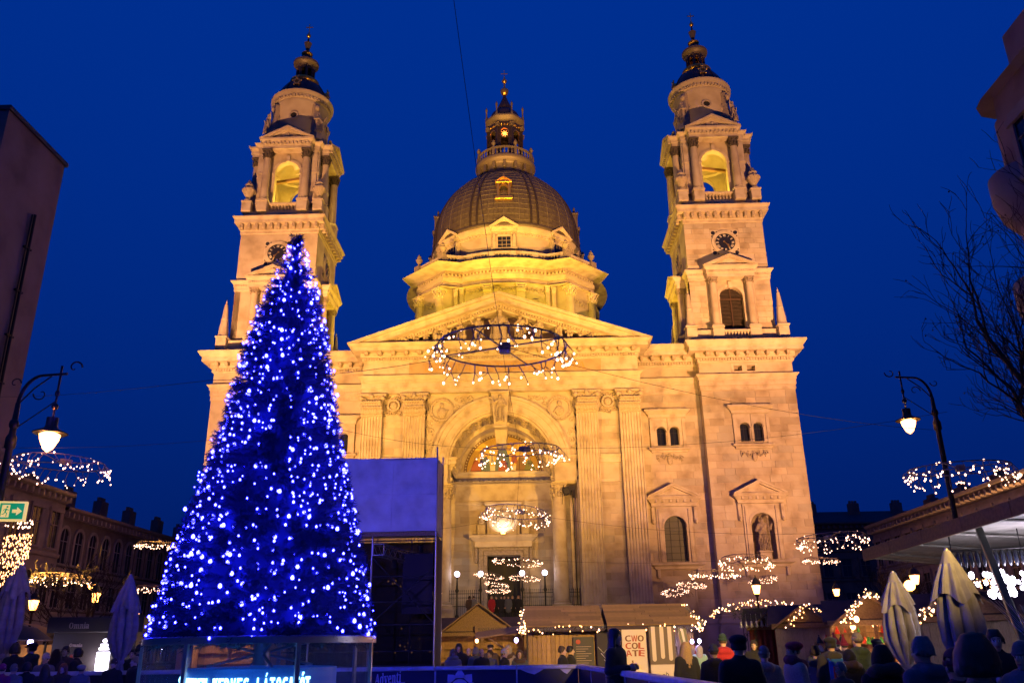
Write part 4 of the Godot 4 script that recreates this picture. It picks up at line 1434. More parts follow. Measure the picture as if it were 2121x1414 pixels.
	for s: float in [-1.0, 1.0]:
		m = MB.new()
		m.arch(s * 5.35, 22.0, 0.9, 1.08, 1.7, 1.86, 0, TAU, 28)
		m.arch(s * 5.35, 22.0, 1.12, 1.2, 1.7, 1.8, 0, TAU, 28)
		m.ell(Vector3(s * 5.35, 21.75, 1.75), Vector3(0.45, 0.5, 0.18), Basis(), 10, 6)
		m.ell(Vector3(s * 5.35, 22.45, 1.78), Vector3(0.2, 0.25, 0.16), Basis(), 8, 6)
		m.ell(Vector3(s * 5.05, 21.8, 1.78), Vector3(0.4, 0.12, 0.12), Basis(Vector3.BACK, 0.7), 8, 5)
		part(P, "spandrel_roundel", m, M.carved)
		m = MB.new()
		scrolls(m, s * 3.4, 22.95, 1.8, 0.7, 1.74, 3, 0.04)
		scrolls(m, s * 6.35, 20.0, 0.7, 0.8, 1.74, 1, 0.04)
		scrolls(m, s * 6.4, 19.0, 0.55, 0.7, 1.74, 1, 0.04)
		scrolls(m, s * 6.5, 18.3, 0.45, 0.5, 1.74, 1, 0.04)
		scrolls(m, s * 4.0, 22.3, 0.8, 0.7, 1.74, 1, 0.04)
		scrolls(m, s * 6.45, 20.9, 0.6, 0.8, 1.74, 1, 0.04)
		part(P, "spandrel_carving", m, M.carved)
		for k in 9:
			m = MB.new()
			m.ell(Vector3(s * 6.72, 17.9 + k * 0.62, 1.76), Vector3(0.09, 0.22, 0.06), Basis(Vector3.BACK, 0.4 if k % 2 else -0.4), 6, 4)
			part(P, "leaf_ornament", m, M.carved)


func portal(root: Node):
	var w := MB.new()
	w.box(-6.7, -1.5, 3.79, 22.0, -4.0, -3.04)
	w.box(1.5, 6.7, 3.79, 22.0, -4.0, -3.04)
	w.box(-1.5, 1.5, 9.5, 22.0, -4.0, -3.04)
	w.box(-6.7, 6.7, 21.8, 22.2, -4.0, 0.6)
	var P := part(root, "portal_wall", w, M.stone)
	P.set_meta("label", "deep portal wall with dark doorway, coat of arms and mosaic lunette")
	ashlar(P, -6.6, 6.6, 5.0, 15.6, -3.04, [Rect2(-2.35, 3.8, 4.7, 7.5), Rect2(-1.75, 11.2, 3.5, 3.3)], 0.62, 1.3, 240)
	var fl := MB.new()
	fl.box(-6.7, 6.7, 3.8, 3.84, -4.0, 5.4)
	part(P, "portal_floor", fl, M.paving)
	# side columns carrying the impost entablature
	for s: float in [-1.0, 1.0]:
		var b := MB.new()
		b.box(s * 5.08 - 0.95, s * 5.08 + 0.95, 3.84, 4.75, -0.45, 1.45, 0.05)
		part(P, "column_pedestal", b, M.trim)
		b = MB.new()
		column(b, Vector3(s * 5.08, 4.75, 0.5), 0.64, 9.3, 24)
		part(P, "column", b, M.trim)
		b = MB.new()
		capital(b, Vector3(s * 5.08, 14.05, 0.5), 0.56, 1.25)
		part(P, "capital", b, M.carved)
		b = MB.new()
		b.box(s * 6.05, s * 6.7, 4.75, 14.05, -0.4, 0.55, 0.03)
		b.box(s * 5.95, s * 6.7, 3.84, 4.75, -0.5, 0.65, 0.03)
		part(P, "pilaster", b, M.trim)
		b = MB.new(Transform3D(Basis.from_scale(Vector3(s, 1, 1)), Vector3()))
		b.box(4.5, 6.75, 15.25, 16.6, -3.05, 1.05)
		b.mould([V2(0, 15.3), V2(0.05, 15.32), V2(0.05, 15.7), V2(0.12, 15.75), V2(0.12, 15.95), V2(0, 16.0), V2(0, 16.55), V2(0.1, 16.6), V2(0.12, 16.8), V2(0.5, 17.1), V2(0.5, 17.4), V2(0.66, 17.6), V2(0.66, 17.68), V2(-0.3, 17.7)], [V2(4.5, -3.05), V2(4.5, 1.1), V2(6.8, 1.1)])
		b.row([V2(4.5, 1.1), V2(6.8, 1.1)], 0.62, 0.22, 16.85, 17.1, 0.1, 0.42, 0.03)
		b.row([V2(4.5, -2.0), V2(4.5, 1.1)], 0.62, 0.22, 16.85, 17.1, 0.1, 0.42, 0.03)
		part(P, "impost_entablature", b, M.trim)
	# inner cornice under the lunette
	var c := MB.new()
	c.mould([V2(0, 13.6), V2(0.06, 13.62), V2(0.06, 14.1), V2(0.12, 14.14), V2(0.12, 14.4), V2(0.05, 14.45), V2(0.05, 15.9), V2(0.15, 16.0), V2(0.15, 16.2), V2(0.5, 16.45), V2(0.5, 16.85), V2(0.68, 17.05), V2(0.68, 17.12), V2(0, 17.16)], [V2(-4.5, -3.04), V2(4.5, -3.04)])
	c.row([V2(-4.5, -3.04), V2(4.5, -3.04)], 0.5, 0.22, 16.2, 16.44, 0.14, 0.46, 0.02)
	part(P, "portal_cornice", c, M.trim)
	# lunette: ring of stone, patterned border and the picture in mosaic
	c = MB.new()
	c.arch(0, 17.1, 3.72, 4.3, -3.04, -2.7, 0, PI, 36)
	part(P, "lunette_arch", c, M.trim)
	lunette(P)
	# doorway with frame, entablature on consoles and attic with coat of arms
	var d := MB.new()
	d.box(-1.5, 1.5, 3.84, 9.5, -6.2, -6.0)
	d.box(-1.7, -1.5, 3.84, 9.7, -6.2, -3.9)
	d.box(1.5, 1.7, 3.84, 9.7, -6.2, -3.9)
	d.box(-1.5, 1.5, 9.5, 9.7, -6.2, -3.9)
	part(P, "doorway", d, M.door)
	for s: float in [-1.0, 1.0]:
		d = MB.new()
		d.box(s * 1.5, s * 1.82, 3.84, 9.5, -3.1, -2.62, 0.04)
		d.box(s * 1.82, s * 2.3, 3.84, 10.0, -3.1, -2.72, 0.04)
		d.box(s * 2.35, s * 2.65, 8.8, 10.2, -3.1, -2.5, 0.08)
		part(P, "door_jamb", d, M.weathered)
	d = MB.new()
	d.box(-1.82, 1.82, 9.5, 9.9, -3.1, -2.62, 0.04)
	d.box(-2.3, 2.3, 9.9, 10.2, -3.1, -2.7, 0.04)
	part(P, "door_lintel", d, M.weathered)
	d = MB.new()
	d.mould([V2(0, 10.2), V2(0.1, 10.22), V2(0.1, 10.7), V2(0.2, 10.75), V2(0.6, 11.05), V2(0.6, 11.25), V2(0, 11.3)], [V2(-2.5, -3.04), V2(-2.5, -2.4), V2(2.5, -2.4), V2(2.5, -3.04)])
	part(P, "door_cornice", d, M.trim)
	d = MB.new()
	d.box(-1.5, 1.5, 11.3, 14.0, -3.1, -2.55, 0.04)
	d.box(-1.75, 1.75, 14.0, 14.3, -3.1, -2.2, 0.06)
	d.box(-1.3, 1.3, 11.5, 11.65, -2.56, -2.45)
	d.box(-1.3, 1.3, 13.7, 13.82, -2.56, -2.45)
	d.box(-1.3, -1.18, 11.65, 13.7, -2.56, -2.45)
	d.box(1.18, 1.3, 11.65, 13.7, -2.56, -2.45)
	for s: float in [-1.0, 1.0]:
		d.box(s * 1.65, s * 2.4, 11.3, 12.3, -3.1, -2.6, 0.08)
		d.lathe([V2(0.25, 12.3), V2(0.3, 12.5), V2(0.12, 12.8), V2(0.2, 13.1), V2(0, 13.5)], 8, Transform3D(Basis(), Vector3(s * 2.05, 0, -2.8)))
	part(P, "portal_attic", d, M.trim)
	d = MB.new()
	d.arch(0, 12.6, 0.72, 0.84, -2.55, -2.38, 0, TAU, 28)
	d.extrude(PackedVector2Array([V2(-0.42, 13.05), V2(0.42, 13.05), V2(0.42, 12.5), V2(0.2, 12.15), V2(0, 12.0), V2(-0.2, 12.15), V2(-0.42, 12.5)]), -2.55, -2.36)
	d.ell(Vector3(0, 13.25, -2.45), Vector3(0.35, 0.16, 0.12), Basis(), 10, 5)
	d.box(-0.03, 0.03, 12.2, 12.95, -2.36, -2.3)
	d.box(-0.2, 0.2, 12.72, 12.78, -2.36, -2.305)
	d.box(-0.14, 0.14, 12.56, 12.62, -2.36, -2.305)
	for s: float in [-1.0, 1.0]:
		d.ell(Vector3(s * 0.58, 12.5, -2.46), Vector3(0.14, 0.4, 0.1), Basis(Vector3.BACK, s * 0.2), 8, 6)
		d.ell(Vector3(s * 0.5, 12.05, -2.46), Vector3(0.25, 0.1, 0.08), Basis(Vector3.BACK, s * 0.6), 8, 5)
	part(P, "coat_of_arms", d, M.carved)
	# lamp on the door cornice that lights the coat of arms
	d = MB.new()
	d.box(-0.2, 0.2, 11.31, 11.42, -1.95, -1.8)
	part(P, "uplight", d, M.flood_glass)
	spot(Vector3(0, 11.5, -1.6), Vector3(0, 12.9, -2.6), Color(1.0, 0.92, 0.85), 8.0, 60, 0.12)
	# dark floodlight with its cable on the column capital
	d = MB.new()
	d.cbox(Vector3(5.75, 14.5, 1.35), Vector3(0.6, 0.65, 0.5), Basis(Vector3.BACK, 0.3), 0.05)
	d.tube([Vector3(6.2, 14.6, 1.2), Vector3(6.35, 13.0, 0.8), Vector3(6.4, 5.0, 0.75)], 0.05, 0.05, 6)
	d.tube([Vector3(5.4, 14.3, 1.25), Vector3(5.35, 13.4, 1.15)], 0.03, 0.03, 5)
	part(P, "wall_floodlight", d, M.iron)


func half_disc(b: MB, cx: float, cy: float, r: float, z: float, seg := 30):
	for k in seg:
		var a := PI * k / seg
		var e := PI * (k + 1) / seg
		b.flat(Vector3(cx, cy, z), Vector3(cx + cos(a) * r, cy + sin(a) * r, z), Vector3(cx + cos(e) * r, cy + sin(e) * r, z), Vector3.BACK)


func lunette(P: Node):
	# a plain sacred scene of seated and kneeling robed people before a gold ground, each colour laid as tesserae a few millimetres proud
	var b := MB.new()
	half_disc(b, 0, 17.18, 3.72, -2.98)
	part(P, "mosaic_ground", b, M.mosaic_gold)
	b = MB.new()
	b.arch(0, 17.18, 3.4, 3.72, -2.98, -2.95, 0, PI, 40)
	part(P, "mosaic_border", b, M.mosaic_brown)
	for k in 40:
		b = MB.new()
		var a := PI * (k + 0.5) / 40
		b.cbox(Vector3(cos(a) * 3.56, 17.18 + sin(a) * 3.56, -2.945), Vector3(0.12, 0.12, 0.02), Basis(Vector3.BACK, a + PI / 4))
		part(P, "mosaic_lozenge", b, M.mosaic_white)
	var blob := func(pts: Array, z: float, m: String):
		var p := PackedVector2Array()
		for q: Vector2 in pts:
			p.push_back(q + V2(0, 17.18))
		var s := MB.new()
		s.extrude(p, -2.98, -2.98 + z)
		part(P, "mosaic_field", s, M[m])
	blob.call([V2(-3.3, 0.02), V2(3.3, 0.02), V2(3.0, 0.5), V2(1.6, 0.62), V2(0, 0.5), V2(-1.7, 0.66), V2(-3.0, 0.5)], 0.012, "mosaic_white")
	blob.call([V2(-0.75, 0.1), V2(0.75, 0.1), V2(0.65, 1.1), V2(0.4, 2.0), V2(0.15, 2.3), V2(-0.15, 2.3), V2(-0.45, 2.0), V2(-0.7, 1.0)], 0.02, "mosaic_blue")
	blob.call([V2(-0.45, 0.1), V2(0.5, 0.1), V2(0.35, 0.9), V2(0, 1.2), V2(-0.3, 0.9)], 0.026, "mosaic_red")
	for q: Array in [[0.0, 2.5, 0.2], [-1.75, 1.62, 0.17], [1.75, 1.6, 0.17], [-2.55, 1.3, 0.16], [2.5, 1.25, 0.16], [-1.1, 1.75, 0.15], [1.15, 1.78, 0.15]]:
		b = MB.new()
		b.ell(Vector3(q[0], 17.18 + q[1], -2.96), Vector3(q[2], q[2] * 1.2, 0.02), Basis(), 12, 4)
		part(P, "mosaic_face", b, M.mosaic_skin)
	blob.call([V2(-2.3, 0.1), V2(-1.2, 0.1), V2(-1.25, 0.9), V2(-1.55, 1.5), V2(-1.95, 1.45), V2(-2.2, 0.8)], 0.018, "mosaic_blue")
	blob.call([V2(-3.1, 0.1), V2(-2.0, 0.1), V2(-2.2, 0.8), V2(-2.4, 1.15), V2(-2.75, 1.1)], 0.024, "mosaic_red")
	blob.call([V2(1.2, 0.1), V2(2.3, 0.1), V2(2.15, 0.9), V2(1.95, 1.4), V2(1.55, 1.4), V2(1.3, 0.8)], 0.018, "mosaic_brown")
	blob.call([V2(2.0, 0.1), V2(3.1, 0.1), V2(2.8, 0.9), V2(2.6, 1.1), V2(2.3, 1.05)], 0.024, "mosaic_green")
	blob.call([V2(-1.5, 0.7), V2(-0.8, 0.9), V2(-0.85, 1.55), V2(-1.2, 1.6)], 0.014, "mosaic_white")
	blob.call([V2(1.5, 0.7), V2(0.8, 0.9), V2(0.85, 1.6), V2(1.25, 1.62)], 0.014, "mosaic_red")


func dome(root: Node):
	MX = 1.0
	var C := Transform3D(Basis(), Vector3(0, 0, -25))
	var w := MB.new(C)
	w.lathe([V2(11.3, 27), V2(11.3, 41.4)], 72)
	for k in 4:
		w.set_xf(C * Transform3D(Basis(Vector3.UP, PI / 4 + k * PI / 2), Vector3()))
		w.box(-2.45, 2.45, 27, 42.0, 10.0, 12.65)
	var D := part(root, "drum", w, M.stone)
	D.set_meta("label", "round yellow-lit drum of the dome with diagonal buttresses and balustrade")
	# plan of the entablature: circle broken forward over the diagonal buttresses
	var plan := []
	for k in 4:
		var mid := PI / 2 - k * PI / 2          # middle of the curved stretch, as angle from +x towards +z
		var a0 := mid + 0.46
		for i in 9:
			var a := a0 - 0.92 * i / 8.0
			plan.push_back(V2(cos(a), sin(a)) * 11.4)
		var dg := mid - PI / 4
		var d := V2(cos(dg), sin(dg))
		var t := V2(sin(dg), -cos(dg))
		plan.push_back(d * 12.75 - t * 2.55)
		plan.push_back(d * 12.75 + t * 2.55)
	var world := []
	for q: Vector2 in plan:
		world.push_back(V2(q.x, q.y - 25.0))
	var rv := world.duplicate()
	# outward must lie to the left of the run, so the circle is run from -x over +z to +x
	rv.reverse()
	var m := MB.new()
	m.mould([V2(-0.5, 41.3), V2(0.0, 41.32), V2(0.02, 41.7), V2(0.08, 41.75), V2(0.1, 42.0), V2(0.2, 42.1), V2(0.0, 42.14), V2(0.0, 42.7), V2(0.12, 42.75), V2(0.14, 42.95), V2(0.5, 43.15), V2(0.52, 43.5), V2(0.7, 43.8), V2(0.72, 43.9), V2(-1.6, 43.95)], rv, true)
	part(D, "drum_cornice", m, M.trim)
	m = MB.new()
	for i in world.size():
		var a: Vector2 = rv[i]
		var b: Vector2 = rv[(i + 1) % rv.size()]
		if b.distance_to(a) > 0.3:
			m.row([a, b], 0.45, 0.2, 42.98, 43.14, 0.1, 0.42)
	part(D, "dentil_course", m, M.trim, "stuff")
	# balustrade on the cornice
	var inner := []
	for q: Vector2 in rv:
		inner.push_back(q)
	m = MB.new()
	m.mould([V2(0.02, 43.94), V2(0.32, 43.94), V2(0.32, 44.3), V2(0.02, 44.3)], inner, true)
	m.mould([V2(0.0, 45.3), V2(0.36, 45.3), V2(0.4, 45.45), V2(0.36, 45.6), V2(0.0, 45.6), V2(0.0, 45.3)], inner, true)
	part(D, "balustrade_rail", m, M.trim)
	for i in rv.size():
		var a: Vector2 = rv[i]
		var b: Vector2 = rv[(i + 1) % rv.size()]
		if maxf(a.y, b.y) < -24.0:
			continue
		var L := a.distance_to(b)
		var d := (b - a) / L
		var o := V2(-d.y, d.x)
		var cnt := int(L / 0.36)
		for k in cnt:
			var q := a + d * (L * (k + 0.5) / cnt) + o * 0.17
			var bs := MB.new()
			baluster(bs, Vector3(q.x, 44.3, q.y), 1.0, 0.12)
			part(D, "baluster", bs, M.trim)
		if L > 2.0 or i % 2 == 0:
			var q := a + o * 0.15 + d * 0.2
			var pb := MB.new()
			pb.cbox(Vector3(q.x, 44.78, q.y), Vector3(0.75, 1.62, 0.5), Basis(Vector3(d.x, 0, d.y), Vector3.UP, Vector3(o.x, 0, o.y)), 0.03)
			part(D, "balustrade_pier", pb, M.trim)
		if L > 5.0:
			for e: float in [0.25, L - 0.25]:
				var u := MB.new()
				var q := a + d * e + o * 0.1
				u.cbox(Vector3(q.x, 44.8, q.y), Vector3(0.9, 1.7, 0.9), Basis(Vector3(d.x, 0, d.y), Vector3.UP, Vector3(o.x, 0, o.y)), 0.03)
				urn(u, Vector3(q.x, 45.65, q.y), 1.7)
				part(D, "urn", u, M.weathered)
	# pilasters, columns, windows and garlands round the drum
	for k: int in [-1, 0, 1]:
		var R := C * Transform3D(Basis(Vector3.UP, k * 0.44), Vector3())
		if k == 0:
			for s: float in [-1.0, 1.0]:
				var R2 := C * Transform3D(Basis(Vector3.UP, s * 0.17), Vector3())
				var pb := MB.new(R2)
				pb.box(-0.5, 0.5, 30, 40.3, 11.2, 11.65, 0.03)
				capital(pb, Vector3(0, 40.3, 11.5), 0.52, 1.05, true)
				part(D, "pilaster", pb, M.trim)
		for s: float in [-1.0, 1.0]:
			pass
		var gr := MB.new(C * Transform3D(Basis(Vector3.UP, k * 0.32), Vector3()))
		scrolls(gr, 0, 40.7, 2.3, 0.8, 11.36, 4, 0.06)
		gr.box(-0.3, 0.3, 38.9, 39.5, 11.2, 11.55, 0.05)
		part(D, "garland_relief", gr, M.carved)
	for s: float in [-1.0, 1.0]:
		var R := C * Transform3D(Basis(Vector3.UP, s * 0.32), Vector3())
		var a := MB.new(R)
		a.arch(0, 37.4, 1.05, 1.4, 11.2, 11.5, 0, PI, 20)
		part(D, "window_surround", a, M.trim)
		a = MB.new(R)
		half_disc(a, 0, 37.4, 1.06, 11.36, 20)
		a.box(-1.05, 1.05, 33.0, 37.4, 11.2, 11.36)
		part(D, "window_pane", a, M.dark_glass)
		for j in 5:
			a = MB.new(R)
			var t := PI * (j + 1) / 6.0
			a.tube([Vector3(0, 37.3, 11.4), Vector3(cos(t) * 1.03, 37.4 + sin(t) * 1.03, 11.4)], 0.03, 0.03, 4)
			part(D, "glazing_bar", a, M.copper_seam)
		for e: float in [-1.0, 1.0]:
			a = MB.new(C * Transform3D(Basis(Vector3.UP, s * (0.48 + 0.0 * e) + e * 0.035), Vector3()))
			a.box(-0.22, 0.22, 30, 40.4, 11.2, 11.75, 0.03)
			capital(a, Vector3(0, 40.4, 11.6), 0.26, 0.95, true)
			part(D, "pilaster", a, M.trim)
	for k in 4:
		if k == 1 or k == 2:
			continue
		var R := C * Transform3D(Basis(Vector3.UP, PI / 4 + k * PI / 2), Vector3())
		for s: float in [-1.0, 1.0]:
			var b := MB.new(R)
			column(b, Vector3(s * 1.85, 30.0, 12.7), 0.6, 10.0, 20)
			part(D, "column", b, M.stone)
			b = MB.new(R)
			capital(b, Vector3(s * 1.85, 40.0, 12.7), 0.55, 1.3)
			part(D, "capital", b, M.trim)
		var nn := MB.new(R)
		nn.arch(0, 37.2, 0.85, 1.1, 12.65, 12.85, 0, PI, 18)
		part(D, "niche_surround", nn, M.trim)
		nn = MB.new(R)
		half_disc(nn, 0, 37.2, 0.86, 12.68, 16)
		nn.box(-0.85, 0.85, 33.0, 37.2, 12.63, 12.68)
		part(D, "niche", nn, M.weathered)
		var st := part(D, "statue", robed(2), M.carved)
		st.transform = R * Transform3D(Basis.from_scale(Vector3(1.6, 1.6, 1.6)), Vector3(0, 34.6, 12.8))
		nn = MB.new(R)
		scrolls(nn, 0, 39.6, 2.4, 1.1, 12.7, 3, 0.06)
		part(D, "garland_relief", nn, M.carved)
	# attic storey
	var at := MB.new(C)
	at.lathe([V2(9.45, 43.9), V2(9.45, 44.9), V2(9.3, 45.0), V2(9.3, 48.7), V2(9.4, 48.75), V2(9.42, 49.0), V2(9.6, 49.1), V2(9.85, 49.5), V2(9.85, 49.75), V2(9.5, 49.85)], 72)
	part(D, "attic", at, M.stone)
	at = MB.new(C)
	for k in 130:
		var a := TAU * k / 130
		at.cbox(Vector3(sin(a) * 9.5, 48.88, cos(a) * 9.5), Vector3(0.2, 0.2, 0.16), Basis(Vector3.UP, a))
	part(D, "dentil_course", at, M.trim, "stuff")
	for k in 8:
		if k in [3, 4, 5]:
			continue
		var R := C * Transform3D(Basis(Vector3.UP, k * PI / 4), Vector3())
		var b := MB.new(R)
		for s: float in [-1.0, 1.0]:
			b.box(s * 1.0, s * 1.42, 46.9, 49.0, 9.2, 9.65, 0.04)
			b.box(s * 0.78, s * 1.0, 46.9, 48.6, 9.2, 9.5)
			b.ell(Vector3(s * 1.22, 48.5, 9.68), Vector3(0.2, 0.35, 0.14), Basis(), 8, 5)
		b.box(-0.78, 0.78, 48.5, 48.75, 9.2, 9.49)
		b.box(-1.6, 1.6, 46.6, 46.9, 9.2, 9.75, 0.04)
		pediment(b, 0, 1.75, 49.55, 50.75, 8.6, 10.1, 0.25, 0.25)
		b.box(-1.55, 1.55, 49.0, 49.56, 9.2, 9.95, 0.05)
		part(D, "attic_window_frame", b, M.trim)
		b = MB.new(R)
		b.box(-0.78, 0.78, 46.9, 48.5, 9.25, 9.36)
		part(D, "window_pane", b, M.dark_glass)
		for j in 4:
			b = MB.new(R)
			if j < 2:
				b.box(-0.26 + j * 0.52 - 0.03, -0.26 + j * 0.52 + 0.03, 46.9, 48.5, 9.36, 9.4)
			else:
				b.box(-0.78, 0.78, 47.4 + (j - 2) * 0.55, 47.46 + (j - 2) * 0.55, 9.36, 9.395)
			part(D, "glazing_bar", b, M.weathered)
	# the copper dome with its ribs and seams
	var prof := []
	for i in 19:
		var t := lerpf(-0.1, 1.183, i / 18.0)
		prof.push_back(V2(9.8 * cos(t), 51.0 + 11.0 * sin(t)))
	var dm := MB.new(C)
	dm.lathe([V2(9.7, 49.7), V2(9.95, 49.9), V2(9.95, 50.15), V2(9.85, 50.3)], 72)
	dm.lathe(prof, 72)
	var DM := part(root, "dome_shell", dm, M.copper)
	DM.set_meta("label", "ribbed copper dome over the drum")
	for k in 32:
		var main := k % 4 == 2
		var a := TAU * k / 32
		var rb := MB.new(C)
		for e: float in ([-0.045, 0.045] if main else [0.0]):
			var pts := []
			for q: Vector2 in prof:
				var wd := a + e * (0.5 + 0.5 * 9.6 / maxf(q.x, 3.0))
				pts.push_back(Vector3(sin(wd) * q.x, q.y, cos(wd) * q.x))
			rb.tube(pts, 0.16 if main else 0.05, 0.12 if main else 0.04, 5)
		part(DM, "dome_rib", rb, M.copper_seam if not main else M.dark_copper)
	for k in 96:
		if k % 3 == 0:
			continue
		var a := TAU * k / 96
		var rb := MB.new(C)
		var pts := []
		for q: Vector2 in prof:
			pts.push_back(Vector3(sin(a) * q.x, q.y, cos(a) * q.x))
		rb.tube(pts, 0.03, 0.02, 3)
		part(DM, "standing_seam", rb, M.copper)
	var hs := MB.new(C)
	for i in range(1, 18):
		var q: Vector2 = prof[i]
		hs.lathe([V2(q.x + 0.01, q.y - 0.03), V2(q.x + 0.035, q.y), V2(q.x, q.y + 0.03)], 72)
	part(DM, "sheet_seam", hs, M.copper, "stuff")
	for k: int in [0, 2, 6]:
		var R := C * Transform3D(Basis(Vector3.UP, k * PI / 4), Vector3())
		var b := MB.new(R)
		b.box(-1.1, 1.1, 53.5, 53.95, 8.6, 9.85, 0.05)
		for s: float in [-1.0, 1.0]:
			b.box(s * 0.52, s * 0.85, 53.95, 55.9, 8.4, 9.6, 0.05)
		b.box(-1.05, 1.05, 55.9, 56.15, 7.8, 9.7, 0.05)
		pediment(b, 0, 1.0, 56.16, 56.75, 7.6, 9.65, 0.16, 0.15)
		b.arch(0, 55.3, 0.4, 0.53, 8.4, 9.5, 0, PI, 12)
		b.ell(Vector3(0, 57.05, 9.2), Vector3(0.16, 0.45, 0.16), Basis(), 8, 6)
		part(DM, "dormer", b, M.gilt if k == 0 else M.copper_seam)
		b = MB.new(R)
		b.box(-0.52, 0.52, 53.95, 55.85, 8.3, 9.1)
		part(DM, "dormer_opening", b, M.void)
	# gallery and lantern
	var g := MB.new(C)
	g.lathe([V2(3.9, 61.0), V2(3.9, 61.25), V2(3.6, 61.4), V2(3.45, 61.7), V2(3.4, 62.6), V2(3.6, 62.9), V2(4.0, 63.05), V2(4.15, 63.4), V2(4.15, 63.7), V2(4.0, 63.84), V2(2.2, 63.9)], 48)
	var L := part(root, "dome_lantern", g, M.copper_seam)
	L.set_meta("label", "lantern with gallery on top of the copper dome")
	for k in 16:
		var a := TAU * k / 16
		var b := MB.new(C)
		b.cbox(Vector3(sin(a) * 3.62, 62.4, cos(a) * 3.62), Vector3(0.34, 1.0, 0.5), Basis(Vector3.UP, a), 0.05)
		part(L, "gallery_bracket", b, M.copper_seam)
	g = MB.new(C)
	g.lathe([V2(3.7, 64.82), V2(4.0, 64.82), V2(4.02, 64.97), V2(3.7, 65.0), V2(3.7, 64.82)], 40)
	part(L, "balustrade_rail", g, M.copper_seam)
	for k in 48:
		var a := TAU * k / 48
		if cos(a) < -0.3:
			continue
		var b := MB.new(C)
		if k % 6 == 3:
			b.cbox(Vector3(sin(a) * 3.87, 64.45, cos(a) * 3.87), Vector3(0.4, 1.2, 0.36), Basis(Vector3.UP, a), 0.03)
			urn(b, Vector3(sin(a) * 3.87, 65.0, cos(a) * 3.87), 1.2)
			part(L, "balustrade_pier", b, M.copper_seam)
		else:
			baluster(b, Vector3(sin(a) * 3.87, 63.86, cos(a) * 3.87), 0.97, 0.14)
			part(L, "baluster", b, M.copper_seam)
	var ln := MB.new(C)
	for k in 8:
		ln.set_xf(C * Transform3D(Basis(Vector3.UP, TAU * k / 8), Vector3()))
		ln.archwall(-0.96, 0.96, 63.8, 70.0, 2.05, 2.3, 0, 0.52, 68.3, 65.0, 10)
		ln.box(-1.06, -0.82, 63.8, 69.9, 2.2, 2.52)
		ln.box(0.82, 1.06, 63.8, 69.9, 2.2, 2.5)
	part(L, "lantern_wall", ln, M.dark_copper)
	for k in 8:
		var b := MB.new(C * Transform3D(Basis(Vector3.UP, TAU * k / 8), Vector3()))
		scrolls(b, 0, 69.5, 1.3, 0.4, 2.34, 3, 0.06)
		b.arch(0, 68.3, 0.5, 0.6, 2.28, 2.36, 0, PI, 12)
		part(L, "lantern_ornament", b, M.gilt)
		b = MB.new(C * Transform3D(Basis(Vector3.UP, TAU * (k + 0.5) / 8), Vector3()))
		capital(b, Vector3(0, 69.1, 2.55), 0.24, 0.6)
		part(L, "capital", b, M.copper_seam)
		b = MB.new(C * Transform3D(Basis(Vector3.UP, TAU * (k + 0.5) / 8), Vector3()))
		b.lathe([V2(0.18, 71.0), V2(0.2, 71.3), V2(0.1, 71.5), V2(0.12, 72.4), V2(0.2, 72.6), V2(0.12, 72.9), V2(0, 73.2)], 8, Transform3D(Basis(), Vector3(0, 0, 2.75)))
		part(L, "pinnacle", b, M.copper_seam)
	g = MB.new(C)
	g.lathe([V2(2.4, 69.9), V2(2.45, 70.2), V2(2.6, 70.3), V2(2.95, 70.75), V2(2.95, 71.0), V2(2.4, 71.1), V2(2.3, 71.1)], 8, Transform3D(Basis(Vector3.UP, PI / 8), Vector3()), 0, TAU, 2.0)
	part(L, "lantern_cornice", g, M.copper_seam)
	g = MB.new(C)
	g.lathe([V2(2.3, 71.0), V2(2.25, 71.6), V2(1.9, 72.4), V2(1.3, 73.0), V2(1.0, 73.3), V2(1.05, 73.6), V2(0.85, 74.1), V2(0.5, 74.9), V2(0.25, 75.6), V2(0.2, 75.9)], 24)
	part(L, "lantern_roof", g, M.dark_copper)
	g = MB.new(C)
	g.lathe([V2(0.2, 75.9), V2(0.4, 76.05), V2(0.55, 76.4), V2(0.62, 76.75), V2(0.45, 76.95), V2(0.2, 77.0)], 18)
	part(L, "gilt_ball", g, M.gilt)
	g = MB.new(C)
	g.lathe([V2(0.16, 77.0), V2(0.12, 78.0), V2(0.2, 78.05), V2(0.38, 78.3), V2(0.36, 78.5), V2(0.16, 78.75), V2(0.1, 79.1)], 14)
	part(L, "finial", g, M.gilt)
	g = MB.new(C)
	g.box(-0.04, 0.04, 79.0, 80.3, -0.04, 0.04)
	g.box(-0.5, 0.5, 79.62, 79.72, -0.045, 0.045)
	part(L, "cross", g, M.gilt)
	# the lit star in the lantern window
	g = MB.new(C)
	for k in 4:
		g.cbox(Vector3(0, 68.25, 1.9), Vector3(0.95, 0.1, 0.05 + k * 0.006), Basis(Vector3.BACK, k * PI / 4 + 0.2))
	part(L, "star_lamp", g, M.star_glow)
	omni("lantern_star_light", C * Vector3(0, 68.25, 2.15), Color(1.0, 0.45, 0.08), 1.5, 0.2)


func text_part(parent: Node, called: String, txt: String, size: float, m: Material, depth := 0.02, serif := true) -> MeshInstance3D:
	var t := TextMesh.new()
	var f := SystemFont.new()
	f.font_names = PackedStringArray(["Droid Serif" if serif else "Droid Sans"])
	f.font_weight = 700
	t.font = f
	t.text = txt
	t.font_size = 32
	t.pixel_size = size / 32.0
	t.depth = depth
	t.curve_step = 2.0
	return part(parent, called, t, m)


func fit_text(o: MeshInstance3D, w: float, h: float, at: Vector3, bs := Basis()):
	var a := o.mesh.get_aabb()
	o.transform = Transform3D(bs * Basis.from_scale(Vector3(w / maxf(a.size.x, 0.001), h / maxf(a.size.y, 0.001), 1)), at)
	o.position -= o.basis * Vector3(a.get_center().x, a.get_center().y, 0)


